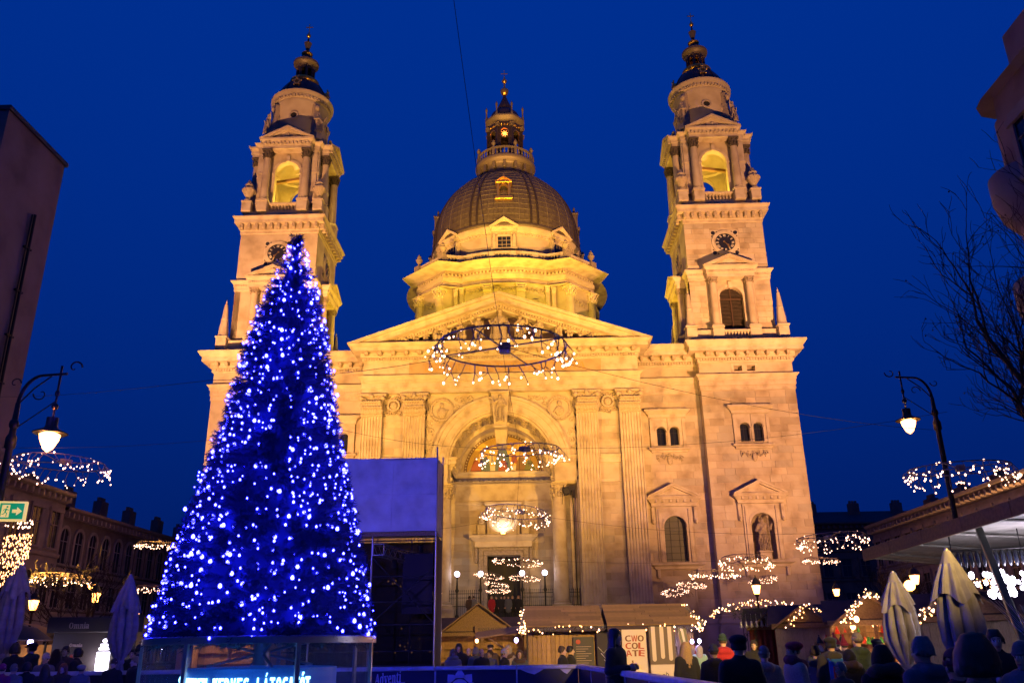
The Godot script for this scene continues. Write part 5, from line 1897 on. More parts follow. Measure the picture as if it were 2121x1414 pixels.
func steps(root: Node):
	for k in 24:
		var b := MB.new()
		b.box(-12.6, 12.6, 3.62 - k * 0.158 - 0.16, 3.62 - k * 0.158, 5.4, 5.9 + k * 0.34)
		part(root, "stair_step", b, M.paving)
	for s: float in [-1.0, 1.0]:
		var b := MB.new()
		b.box(s * 12.62, s * 13.8, 0, 4.0, 1.5, 8.0, 0.05)
		part(root, "stair_cheek", b, M.stone)


func basilica():
	var root := thing("basilica", "floodlit domed basilica with two bell towers and a columned portico", "church")
	corner_block(root, 1)
	corner_block(root, -1)
	portico(root)
	portal(root)
	steps(root)
	tower(root, 1)
	tower(root, -1)
	dome(root)
	MX = 1.0
	var b := MB.new()
	b.box(-12.3, 12.3, 0, 29.0, -40, -6.3)
	b.box(-12.3, 12.3, 22.3, 29.0, -6.3, -3.2)
	b.box(-27.0, 27.0, 0, 24.0, -60, -11.1)
	part(root, "nave", b, M.stone)


func row_house(called: String, label: String, K: Transform3D, w: float, floors: Array, wall: Material, depth: float, roof_h: float, bays: int, dim: Material):
	# floors: [foot, head, arched]; local x along the street, z out of the wall
	var o := thing(called, label, "building", K.origin, 0.0)
	o.transform = K
	var top: float = floors[-1][1] + 1.3
	var b := MB.new()
	b.box(-w / 2, w / 2, 0, top, -depth, 0)
	part(o, "wall", b, wall)
	b = MB.new()
	var pth := [V2(-w / 2, 0), V2(w / 2, 0)]
	b.mould([V2(0, top - 0.6), V2(0.2, top - 0.5), V2(0.25, top - 0.15), V2(0.7, top + 0.05), V2(0.75, top + 0.25), V2(-0.4, top + 0.3)], pth)
	for f: Array in floors:
		b.mould([V2(0, f[0] - 0.7), V2(0.16, f[0] - 0.62), V2(0.2, f[0] - 0.4), V2(0, f[0] - 0.3)], pth)
	part(o, "cornice", b, dim)
	b = MB.new()
	b.row(pth, 0.75, 0.22, top - 0.5, top - 0.1, 0.2, 0.6)
	part(o, "bracket", b, dim, "stuff")
	b = MB.new()
	b.extrude(PackedVector2Array([V2(0.2, top + 0.28), V2(-depth / 2, top + roof_h), V2(-depth, top + 0.28)]), -w / 2, w / 2, Transform3D(Basis(Vector3.FORWARD, Vector3.UP, Vector3.RIGHT), Vector3()).orthonormalized() if false else Transform3D(Basis(Vector3(0, 0, 1), Vector3(0, 1, 0), Vector3(-1, 0, 0)), Vector3()))
	part(o, "roof", b, M.roof_tile)
	var st := w / bays
	for f: Array in floors:
		var h: float = f[1] - f[0]
		var fr := MB.new()
		if f[2]:
			fr.arch(0, f[1] - 0.6, 0.6, 0.85, 0.0, 0.14, 0, PI, 12)
			fr.box(-0.85, -0.6, f[0], f[1] - 0.6, 0, 0.14)
			fr.box(0.6, 0.85, f[0], f[1] - 0.6, 0, 0.14)
		else:
			fr.box(-0.82, -0.6, f[0], f[1], 0, 0.12)
			fr.box(0.6, 0.82, f[0], f[1], 0, 0.12)
			fr.box(-0.95, 0.95, f[1], f[1] + 0.3, 0, 0.22)
		fr.box(-0.95, 0.95, f[0] - 0.15, f[0], 0, 0.2)
		var pn := MB.new()
		if f[2]:
			half_disc(pn, 0, f[1] - 0.6, 0.6, 0.03, 12)
			pn.box(-0.6, 0.6, f[0], f[1] - 0.6, 0.01, 0.03)
		else:
			pn.box(-0.6, 0.6, f[0], f[1], 0.01, 0.03)
		var bar := MB.new()
		bar.box(-0.03, 0.03, f[0], f[1], 0.03, 0.07)
		bar.box(-0.6, 0.6, f[0] + h * 0.62, f[0] + h * 0.62 + 0.06, 0.03, 0.068)
		bar.box(-0.6, -0.54, f[0], f[1] - 0.5, 0.03, 0.066)
		bar.box(0.54, 0.6, f[0], f[1] - 0.5, 0.03, 0.066)
		var m1 := fr.mesh()
		var m2 := pn.mesh()
		var m3 := bar.mesh()
		for i in bays:
			var x := -w / 2 + st * (i + 0.5)
			var wn := part(o, "window", m1, dim)
			wn.position.x = x
			part(wn, "pane", m2, M.dark_glass)
			part(wn, "glazing_bar", m3, dim)
	for i in int(w / 6.0):
		var c := MB.new()
		var x := -w / 2 + 3.0 + i * 6.0
		c.box(x - 0.7, x + 0.7, top + 0.5, top + roof_h + 0.9, -depth * 0.42, -depth * 0.42 + 0.8)
		for j in 3:
			c.box(x - 0.5 + j * 0.4, x - 0.25 + j * 0.4, top + roof_h + 0.9, top + roof_h + 1.3, -depth * 0.42 + 0.2, -depth * 0.42 + 0.5)
		part(o, "chimney", c, M.plaster_dim)


func branch(b: MB, tw: MB, p: Vector3, d: Vector3, L: float, r: float, lvl: int):
	var pts := [p]
	var q := p
	var n := 4
	for i in n:
		d = (d + Vector3(rng.randf() - 0.5, rng.randf() - 0.38, rng.randf() - 0.5) * 0.42).normalized()
		q += d * L / n
		pts.push_back(q)
	(b if lvl < 3 else tw).tube(pts, r, r * 0.6, 6 if lvl < 2 else 3, false)
	if lvl >= 6:
		if rng.randf() < 0.12:
			tw.ell(q + Vector3(0, -0.06, 0), Vector3(0.03, 0.03, 0.03), Basis(), 5, 3)
		return
	var kids := 3 if lvl < 4 else 2
	for k in kids:
		var t := 1.0 if k == 0 else rng.randf_range(0.35, 0.95)
		var s: Vector3 = pts[int(t * n)]
		var nd := (d + Vector3(rng.randf() - 0.5, rng.randf() - 0.35, rng.randf() - 0.5) * 1.5).normalized()
		branch(b, tw, s, nd, L * rng.randf_range(0.6, 0.82), maxf(0.011, r * 0.55), lvl + 1)


func bare_tree(at: Vector3, h: float, lean: Vector3, label: String, seed_: int, limbs := 4):
	rng.seed = seed_
	var o := thing("bare_tree", label, "tree", at, 0.0, "bare winter trees round the square")
	var b := MB.new()
	var tw := MB.new()
	var top := Vector3(lean.x * 0.3, h * 0.32, lean.z * 0.3)
	b.tube([Vector3(0, -0.1, 0), top * 0.5 + Vector3(0.05, 0, 0.03), top], h * 0.022, h * 0.016, 9)
	part(o, "trunk", b, M.bark)
	b = MB.new()
	for k in limbs:
		var a := TAU * k / limbs + rng.randf() * 0.5
		branch(b, tw, top, (Vector3(cos(a) * 0.6, 0.9, sin(a) * 0.6) + lean).normalized(), h * 0.22, h * 0.0095, 0)
	part(o, "limb", b, M.bark, "stuff")
	part(o, "twig", tw, M.bark, "stuff")


func spiral(c: Vector3, r: float, s: float, turns := 1.6) -> Array:
	var p := []
	for i in 14:
		var t := i / 13.0
		var a := PI + s * t * TAU * turns * 0.5
		p.push_back(c + Vector3(cos(a) * s, sin(a), 0) * r * (1.0 - t * 0.8))
	return p


# tall cast-iron lamp with a curled arm and a hanging bell lamp; s: which way the arm points
func tall_lamp(at: Vector3, h: float, s: float, label: String, lit: float, sc := 1.0):
	var o := thing("street_lamp", label, "street lamp", at, 0.0, "tall street lamps with hanging lamps")
	var b := MB.new()
	b.lathe([V2(0.2, 0), V2(0.2, 0.5), V2(0.14, 0.7), V2(0.14, 1.3), V2(0.1, 1.5), V2(0.085, h - 2.2), V2(0.13, h - 2.15), V2(0.13, h - 1.9), V2(0.08, h - 1.8), V2(0.06, h - 1.0)], 12)
	b.ell(Vector3(0, h - 1.55, 0), Vector3(0.12, 0.16, 0.12), Basis(), 8, 6)
	part(o, "post", b, M.iron)
	b = MB.new()
	var pts := []
	for i in 12:
		var a := PI * 0.5 * i / 11.0
		pts.push_back(Vector3(s * (0.55 - cos(a) * 0.55), h - 1.0 + sin(a) * 0.75, 0))
	pts.push_back(Vector3(s * 1.15, h - 0.22, 0))
	b.tube(pts, 0.05, 0.035, 8)
	part(o, "arm", b, M.iron)
	b = MB.new()
	b.tube(spiral(Vector3(s * 1.32, h - 0.05, 0), 0.2, -s), 0.025, 0.015, 5)
	part(o, "scroll", b, M.iron)
	b = MB.new()
	b.tube(spiral(Vector3(s * 0.55, h - 0.75, 0), 0.2, s), 0.02, 0.012, 5)
	b.tube([Vector3(0.02 * s, h - 1.0, 0), Vector3(s * 0.35, h - 0.6, 0), Vector3(s * 0.75, h - 0.28, 0)], 0.02, 0.02, 5)
	part(o, "scroll", b, M.iron)
	b = MB.new()
	b.tube(spiral(Vector3(-s * 0.18, h - 0.45, 0), 0.16, -s), 0.02, 0.012, 5)
	part(o, "scroll", b, M.iron)
	b = MB.new()
	var lx := s * 0.98
	b.tube([Vector3(lx, h, 0), Vector3(lx, h - 1.4, 0)], 0.03, 0.025, 6)
	b.ell(Vector3(lx, h - 0.75, 0), Vector3(0.06, 0.1, 0.06), Basis(), 8, 5)
	b.ell(Vector3(lx, h - 1.1, 0), Vector3(0.09, 0.09, 0.09), Basis(), 8, 5)
	b.tube([Vector3(lx, h - 0.95, 0), Vector3(0, h - 1.7, 0)], 0.015, 0.015, 5)
	part(o, "hanger", b, M.iron)
	b = MB.new()
	b.lathe([V2(0.04, -1.38), V2(0.14, -1.4), V2(0.14, -1.62), V2(0.18, -1.68), V2(0.42, -1.8), V2(0.4, -1.82), V2(0.14, -1.72)], 18, Transform3D(Basis(), Vector3(lx, h, 0)))
	part(o, "lamp_shade", b, M.iron)
	b = MB.new()
	b.lathe([V2(0.0, -2.3), V2(0.12, -2.2), V2(0.22, -1.98), V2(0.25, -1.84), V2(0.12, -1.78)], 14, Transform3D(Basis(), Vector3(lx, h, 0)))
	part(o, "lamp_globe", b, M.lamp_glow)
	o.scale = Vector3(sc, sc, sc)
	omni("street_lamp_light", at + Vector3(lx, h - 1.95, 0) * sc, Color(1.0, 0.6, 0.28), lit, 0.16)


func lantern(at: Vector3, h: float, label: String, lit: float, globe := false, glow_mat := "lamp_glow"):
	var o := thing("lantern_post", label, "street lamp", at, 0.0, "lantern posts round the square")
	var b := MB.new()
	b.lathe([V2(0.16, 0), V2(0.16, 0.4), V2(0.07, 0.7), V2(0.05, h - 0.35), V2(0.1, h - 0.3), V2(0.1, h - 0.24), V2(0.05, h - 0.2)], 10)
	part(o, "post", b, M.iron)
	b = MB.new()
	if globe:
		b.ell(Vector3(0, h, 0), Vector3(0.22, 0.22, 0.22), Basis(), 12, 8)
	else:
		b.lathe([V2(0.0, h - 0.22), V2(0.13, h - 0.2), V2(0.22, h + 0.2), V2(0.0, h + 0.22)], 6, Transform3D(), 0, TAU, 2.0)
	part(o, "lamp_glass", b, M[glow_mat])
	if not globe:
		b = MB.new()
		b.lathe([V2(0.27, h + 0.22), V2(0.25, h + 0.27), V2(0.12, h + 0.5), V2(0.04, h + 0.56), V2(0.03, h + 0.7), V2(0, h + 0.72)], 6, Transform3D(), 0, TAU, 2.0)
		part(o, "lamp_roof", b, M.iron)
	omni("lantern_post_light", at + Vector3(0, h, 0), Color(1.0, 0.62, 0.3), lit, 0.2)


func surroundings():
	var g := MB.new()
	g.box(-500, 500, -0.5, 0, -700, 300)
	structure("ground", g, M.paving)
	# party wall at the left
	var o := thing("party_wall_house", "tall brown windowless house end with a rain pipe, far left", "building", Vector3(-22, 0, 41.9))
	var b := MB.new()
	b.box(-24, 0, 0, 26.2, -5.0, 0)
	part(o, "wall", b, M.plaster_brown)
	b = MB.new()
	b.mould([V2(-0.3, 26.2), V2(0.12, 26.2), V2(0.12, 26.42), V2(-0.3, 26.42)], [V2(-24, 0), V2(0, 0), V2(0, -5.0), V2(-24, -5.0)])
	b.box(-24, -0.2, 26.2, 26.3, -4.9, -0.1)
	part(o, "coping", b, M.roof_lead)
	b = MB.new()
	b.tube([Vector3(0.12, 22.3, -3.27), Vector3(0.12, 0.2, -3.4)], 0.07, 0.07, 8)
	b.tube([Vector3(0.12, 22.2, -3.05), Vector3(0.12, 0.2, -3.15)], 0.04, 0.04, 6)
	for k in 9:
		b.box(0.0, 0.16, 2.0 + k * 2.3, 2.08 + k * 2.3, -3.5, -2.98)
	part(o, "rain_pipe", b, M.iron)
	# curved corner house at the upper right
	o = thing("corner_house", "upper storeys of a brown corner house with rounded bays, upper right", "building", Vector3(22.4, 0, 44.2))
	b = MB.new()
	b.box(0, 20, 0, 23.0, 0.9, 40)
	b.lathe([V2(0.95, 0), V2(0.95, 22.0)], 24, Transform3D(Basis(), Vector3(0.95, 0, 0.9)))
	b.box(0.9, 20, 0, 23.0, 0.0, 1.0)
	part(o, "wall", b, M.plaster_brown)
	var path := [V2(20, 0.0), V2(0.95, -0.05), V2(0.45, 0.1), V2(0.1, 0.5), V2(0.0, 0.95), V2(0.0, 40.0)]
	path.reverse()
	var flip := []
	for q: Vector2 in path:
		flip.push_back(q)
	flip.reverse()
	b = MB.new()
	# outward is away from the house: run from the far side to the near side
	b.mould([V2(0, 21.9), V2(-0.15, 22.0), V2(-0.2, 22.3), V2(-0.75, 22.6), V2(-0.75, 22.9), V2(0.5, 23.0)], flip)
	b.mould([V2(0, 17.3), V2(-0.12, 17.35), V2(-0.15, 17.6), V2(-0.45, 17.85), V2(-0.45, 18.05), V2(0.2, 18.1)], flip)
	b.mould([V2(0, 20.6), V2(-0.12, 20.65), V2(-0.2, 20.95), V2(0, 21.0)], flip)
	b.mould([V2(0, 12.6), V2(-0.12, 12.65), V2(-0.4, 13.0), V2(0.2, 13.1)], flip)
	part(o, "cornice", b, M.plaster_pale)
	for y: float in [18.3, 13.6]:
		b = MB.new()
		b.lathe([V2(0.1, y - 1.6), V2(0.75, y - 1.25), V2(1.2, y - 0.6), V2(1.35, y), V2(1.4, y + 0.15), V2(1.4, y + 1.2), V2(1.3, y + 1.3), V2(1.2, y + 1.3)], 24, Transform3D(Basis(), Vector3(0.8, 0, 0.6)))
		part(o, "rounded_bay", b, M.plaster_pale)
	b = MB.new()
	b.box(0.6, 18, 23.0, 25.6, 1.6, 40)
	part(o, "attic", b, M.plaster_brown)
	for i in 6:
		for y: float in [14.2, 18.8]:
			var fr := MB.new()
			var z := 2.6 + i * 2.7
			fr.box(-0.12, 0.0, y, y + 2.3, z - 0.95, z - 0.7)
			fr.box(-0.12, 0.0, y, y + 2.3, z + 0.7, z + 0.95)
			fr.box(-0.2, 0.0, y + 2.3, y + 2.6, z - 1.05, z + 1.05)
			fr.box(-0.2, 0.0, y - 0.2, y, z - 1.05, z + 1.05)
			var wn := part(o, "window", fr, M.plaster_pale)
			fr = MB.new()
			fr.box(-0.03, 0.02, y, y + 2.3, z - 0.7, z + 0.7)
			part(wn, "pane", fr, M.dark_glass)
			fr = MB.new()
			fr.box(-0.07, -0.03, y, y + 2.3, z - 0.04, z + 0.04)
			fr.box(-0.068, -0.03, y + 1.5, y + 1.58, z - 0.7, z + 0.7)
			part(wn, "glazing_bar", fr, M.plaster_dim)
		var pn := MB.new()
		pn.box(-0.06, 0, 21.1, 21.7, 1.6 + i * 2.7, 3.4 + i * 2.7)
		part(o, "wall_panel", pn, M.plaster_pale)
	# rows of town houses
	var KL := Basis(Vector3(0, 0, -1), Vector3.UP, Vector3(1, 0, 0))
	var KR := Basis(Vector3(0, 0, 1), Vector3.UP, Vector3(-1, 0, 0))
	row_house("town_house", "pale three-storey house with parapet on the left side of the square", Transform3D(KL, Vector3(-34, 0, 17.5)), 15, [[1.0, 3.4, true], [5.2, 7.4, false], [9.2, 11.9, false]], M.plaster_pale, 12, 2.6, 6, M.plaster_pale)
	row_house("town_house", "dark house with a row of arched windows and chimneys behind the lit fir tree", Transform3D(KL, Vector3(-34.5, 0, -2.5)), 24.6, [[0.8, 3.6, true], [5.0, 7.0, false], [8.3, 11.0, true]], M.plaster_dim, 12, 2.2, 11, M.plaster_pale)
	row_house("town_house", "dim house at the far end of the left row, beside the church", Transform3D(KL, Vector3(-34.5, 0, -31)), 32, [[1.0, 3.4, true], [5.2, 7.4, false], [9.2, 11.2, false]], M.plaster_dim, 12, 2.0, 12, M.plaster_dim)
	row_house("town_house", "long house with tall paired windows on the right side of the square", Transform3D(KR, Vector3(35, 0, 13.5)), 40, [[1.0, 3.2, true], [5.0, 6.9, false], [8.2, 10.4, false]], M.plaster_pale, 12, 1.4, 18, M.plaster_pale)
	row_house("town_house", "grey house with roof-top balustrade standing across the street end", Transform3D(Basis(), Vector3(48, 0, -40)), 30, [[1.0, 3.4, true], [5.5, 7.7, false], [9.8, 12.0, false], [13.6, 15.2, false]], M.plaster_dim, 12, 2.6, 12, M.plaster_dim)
	# trees
	bare_tree(Vector3(20.2, 0, 49.5), 17.5, Vector3(-0.55, 0.2, 0.0), "large bare plane tree reaching in from the right edge", 5, 5)
	bare_tree(Vector3(-15.6, 0, 40.5), 6.2, Vector3(0.1, 0, 0), "small bare tree behind the dark kiosk at the left", 9, 3)
	bare_tree(Vector3(36, 0, -6), 10.5, Vector3(0, 0.1, 0), "dark bare tree beside the right corner of the church", 12, 4)
	bare_tree(Vector3(30.5, 0, 10), 8.0, Vector3(-0.1, 0, 0), "dark bare tree behind the gabled market huts", 17, 4)
	# lamps
	tall_lamp(Vector3(16.9, 0, 46.3), 10.75, -1.0, "tall iron lamp with curled arm, right of the church", 55.0)
	tall_lamp(Vector3(-10.5, 0, 54.6), 8.75, 1.0, "tall iron lamp carrying the green exit sign, at the left", 45.0)
	tall_lamp(Vector3(17.0, 0, 68.0), 8.75, -1.0, "tall iron lamp beyond the right edge", 85.0)
	tall_lamp(Vector3(-13.5, 0, 66.0), 8.75, 1.0, "tall iron lamp beyond the left edge", 130.0)
	lantern(Vector3(-19.97, 0, 36.1), 3.75, "square lantern left of the dark kiosk", 6.6)
	lantern(Vector3(-17.8, 0, 34.9), 4.1, "square lantern with a wall bracket above the dark kiosk", 6.6)
	lantern(Vector3(-24.9, 0, 21.7), 5.5, "far lantern just under the hanging light ring at the left", 6.0)
	lantern(Vector3(-16.2, 0, 34.1), 3.3, "lantern right of the closed parasol, beside the lit fir tree", 6.0)
	lantern(Vector3(13.8, 0, 31.4), 4.2, "lantern in front of the church wall above the curtained hut", 7.8)
	lantern(Vector3(22.3, 0, 18.2), 4.7, "small far lantern beside the church corner", 4.8)
	lantern(Vector3(18.3, 0, 38.6), 3.85, "bright round lantern behind the closed parasol", 6.6, true)
	lantern(Vector3(20.7, 0, 33.7), 4.4, "far lantern among lit leaves right of the huts", 5.4)
	# globes on the gate piers of the church portal
	for q: Array in [[-3.9, "leftmost white globe lamp on the portal railing"], [-1.88, "white globe lamp left of the church door"], [1.7, "white globe lamp right of the church door"], [3.65, "rightmost white globe lamp on the portal railing"]]:
		var l := thing("globe_lamp", q[1], "lamp", Vector3(q[0], 3.84, 0.9), 0.0, "globe lamps on the portal railing")
		b = MB.new()
		b.lathe([V2(0.16, 0), V2(0.16, 0.3), V2(0.08, 0.5), V2(0.07, 2.2), V2(0.16, 2.4), V2(0.1, 2.6), V2(0.05, 3.4), V2(0.12, 3.5), V2(0.1, 3.56)], 10)
		part(l, "post", b, M.iron)
		b = MB.new()
		b.ell(Vector3(0, 3.78, 0), Vector3(0.23, 0.23, 0.23), Basis(), 14, 9)
		part(l, "lamp_globe", b, M.white_bulb)
		omni("globe_lamp_light", Vector3(q[0], 7.62, 0.9), Color(1.0, 0.85, 0.7), 1.0, 0.2)
	# railings
	for q: Array in [[-6.0, -3.9, "wrought-iron railing left of the church door"], [-3.9, -1.9, "wrought-iron gate leaf beside the church door, left"], [1.75, 4.3, "wrought-iron railing between door and column, right"], [5.75, 6.6, "narrow wrought-iron railing behind the right column"]]:
		railing(Vector3(q[0], 3.84, 0.85), Vector3(q[1], 3.84, 0.85), 2.5, q[2])
	railing(Vector3(12.9, 0, 31.6), Vector3(15.2, 0, 31.6), 2.9, "spiked iron railing before the church wall beside the curtained hut")


func railing(a: Vector3, c: Vector3, h: float, label: String):
	var o := thing("iron_railing", label, "railing", a, 0.0, "iron railings of the church")
	var L := a.distance_to(c)
	var b := MB.new()
	for y: float in [0.15, h * 0.45, h * 0.86]:
		b.cbox(Vector3(L / 2, y, 0), Vector3(L, 0.05, 0.05))
	part(o, "rail", b, M.iron)
	var n := int(L / 0.16)
	b = MB.new()
	for i in n + 1:
		var x := L * i / n
		b.lathe([V2(0.018, 0), V2(0.018, h * 0.94), V2(0.04, h * 0.95), V2(0, h)], 5, Transform3D(Basis(), Vector3(x, 0, 0)))
		if i < n:
			b.arch(x + 0.08, h * 0.72, 0.05, 0.07, -0.012, 0.012, 0, TAU, 8)
	var bar := part(o, "bar", b, M.iron, "stuff")


func cone_r(y: float) -> float:
	var p := [V2(1.75, 1.95), V2(1.92, 1.95), V2(3.31, 1.7), V2(4.27, 1.47), V2(5.09, 1.27), V2(6.14, 1.04), V2(7.03, 0.89), V2(8.38, 0.57), V2(9.25, 0.31), V2(9.85, 0.06)]
	for i in p.size() - 1:
		if y <= p[i + 1].x:
			return lerpf(p[i].y, p[i + 1].y, (y - p[i].x) / (p[i + 1].x - p[i].x))
	return 0.05


func fir_tree():
	rng.seed = 21
	var at := Vector3(-2.08, 0, 59.55)
	var o := thing("christmas_tree", "tall cone-shaped fir covered in blue lights on a glass drum", "christmas tree", at)
	var b := MB.new()
	b.tube([Vector3(0, 0, 0), Vector3(0, 9.7, 0)], 0.12, 0.03, 8)
	part(o, "trunk", b, M.bark)
	b = MB.new()
	var pr := []
	for i in 30:
		var y := 1.9 + i * 0.27
		pr.push_back(V2(maxf(0.02, cone_r(y) - 0.26), y))
	b.lathe(pr, 28)
	part(o, "inner_foliage", b, M.fir)
	# a sprig: short stem with flat needles all round
	var sp := MB.new()
	sp.tube([Vector3(), Vector3(0, 0, 0.3)], 0.008, 0.004, 3, false)
	for i in 26:
		var z := 0.02 + 0.28 * i / 26.0
		var a := i * 2.4
		var d := Vector3(cos(a), sin(a), 0.75).normalized() * 0.1
		var w := Vector3(-sin(a), cos(a), 0) * 0.011
		var p := Vector3(0, 0, z)
		sp.flat(p - w, p + w, p + d, d.cross(w).normalized())
	var sprig := sp.mesh()
	var ts := []
	while ts.size() < 6500:
		var y := 1.8 + 8.1 * (1.0 - sqrt(rng.randf()))
		var r := cone_r(y) - 0.22
		var a := rng.randf() * TAU
		var out := Vector3(sin(a), 0, cos(a))
		var d := (out * 1.0 + Vector3(rng.randf() - 0.5, rng.randf() * 0.9 - 0.55, rng.randf() - 0.5) * 1.1).normalized()
		var s := rng.randf_range(0.6, 1.0) * (0.6 if y > 9.2 else 1.0)
		ts.push_back(Transform3D(Basis.looking_at(-d, Vector3.UP) * Basis.from_scale(Vector3(s, s, s)), out * maxf(0.02, r - 0.04) + Vector3(0, y, 0)))
	for i in 60:
		var y := 9.5 + rng.randf() * 0.35
		var a := rng.randf() * TAU
		var d := Vector3(sin(a), 0.8 + rng.randf(), cos(a)).normalized()
		ts.push_back(Transform3D(Basis.looking_at(-d, Vector3.RIGHT) * Basis.from_scale(Vector3.ONE * 0.7), Vector3(0, y - 0.2, 0)))
	multi(o, "needle_sprigs", sprig, M.fir, ts)
	# bulbs: teardrops on the outside of the cone
	var bb := MB.new()
	bb.lathe([V2(0, -0.036), V2(0.022, -0.024), V2(0.026, -0.004), V2(0.016, 0.022), V2(0, 0.03)], 6)
	var bulb := bb.mesh()
	var all := []
	while all.size() < 1700:
		var y := 1.88 + 7.9 * (1.0 - pow(rng.randf(), 0.62))
		if y < 2.0 and rng.randf() < 0.6:
			continue
		var r := cone_r(y) + rng.randf_range(-0.2, 0.03)
		var a := rng.randf() * TAU
		var p := Vector3(sin(a) * r, y, cos(a) * r)
		var s := rng.randf_range(0.45, 0.9) if rng.randf() < 0.88 else 1.25
		all.push_back([p.z + (10.0 if rng.randf() < 0.0 else 0.0), Transform3D(Basis(Vector3.RIGHT, rng.randf() - 0.5) * Basis.from_scale(Vector3(s, s, s)), p)])
	all.sort_custom(func(x, y): return x[0] > y[0])
	var rest := []
	for i in all.size():
		if i % 4 == 0 and i < 1200:
			var m := part(o, "bulb", bulb, M.blue_bulb)
			m.transform = all[i][1]
		else:
			rest.push_back(all[i][1])
	multi(o, "light_bulbs", bulb, M.blue_bulb, rest)
	# glass drum under the tree
	var d := thing("glass_drum", "round glass pedestal with steel ribs and glowing sign under the blue tree", "pedestal", at)
	b = MB.new()
	b.lathe([V2(1.86, 1.8), V2(1.97, 1.8), V2(1.97, 1.9), V2(1.86, 1.92), V2(0, 1.94)], 48)
	part(d, "steel_ring", b, M.steel)
	b = MB.new()
	b.lathe([V2(1.8, 0.05), V2(2.0, 0.05), V2(2.0, 0.3), V2(1.8, 0.32)], 48)
	part(d, "foot_ring", b, M.steel)
	b = MB.new()
	b.lathe([V2(1.92, 0.3), V2(1.92, 1.8)], 64)
	part(d, "glass", b, M.pane_clear)
	for k in 7:
		var a := deg_to_rad(-18.0 + 51.43 * k)
		b = MB.new()
		b.cbox(Vector3(sin(a) * 1.95, 1.05, cos(a) * 1.95), Vector3(0.07, 1.5, 0.05), Basis(Vector3.UP, a))
		part(d, "mullion", b, M.steel)
	b = MB.new()
	b.lathe([V2(1.3, 0.3), V2(1.3, 1.42), V2(0, 1.46)], 40)
	part(d, "sign_drum", b, M.sign_blue)
	b = MB.new()
	b.tube([Vector3(0, 0.3, 0), Vector3(0, 1.9, 0)], 0.14, 0.14, 10)
	for k in 4:
		var a := k * PI / 2 + 0.5
		b.tube([Vector3(sin(a) * 0.9, 1.45, cos(a) * 0.9), Vector3(-sin(a) * 0.9, 1.85, -cos(a) * 0.9)], 0.025, 0.025, 5)
	part(d, "inner_frame", b, M.steel)
	var txt := "MINDEN KEDVES LÁTOGATÓT"
	var wd := 2.5
	for i in txt.length():
		if txt[i] == " ":
			continue
		var t := (i + 0.5) / txt.length() - 0.5
		var a := t * 1.75 + 0.07
		var lt := text_part(d, "sign_letter", txt[i], 0.3, M.sign_white, 0.03, false)
		fit_text(lt, 0.075, 0.26 if txt[i] != "Á" and txt[i] != "Ó" else 0.33, Vector3(sin(a) * 1.33, 1.16 + (0.035 if txt[i] in ["Á", "Ó"] else 0.0), cos(a) * 1.33), Basis(Vector3.UP, a))
	var st := MB.new()
	var a0 := -0.86
	for k in 5:
		st.cbox(Vector3(sin(a0) * 1.33, 1.2, cos(a0) * 1.33), Vector3(0.05, 0.34 if k == 2 else 0.26, 0.03 + k * 0.002), Basis(Vector3.UP, a0) * Basis(Vector3.BACK, (k - 2) * 0.5))
	part(d, "sign_crown", st, M.sign_white)
	omni("sign_light", at + Vector3(0, 0.8, 1.6), Color(0.3, 0.65, 1.0), 1.2, 0.2)
	for k in 6:
		var a := TAU * k / 6 + 0.3
		var y := [3.0, 5.0, 3.6, 5.6, 3.0, 4.6][k] as float
		omni("tree_light", at + Vector3(sin(a), 0, cos(a)) * (cone_r(y) + 0.5) + Vector3(0, y, 0), Color(0.2, 0.15, 1.0), 0.5, 0.3)


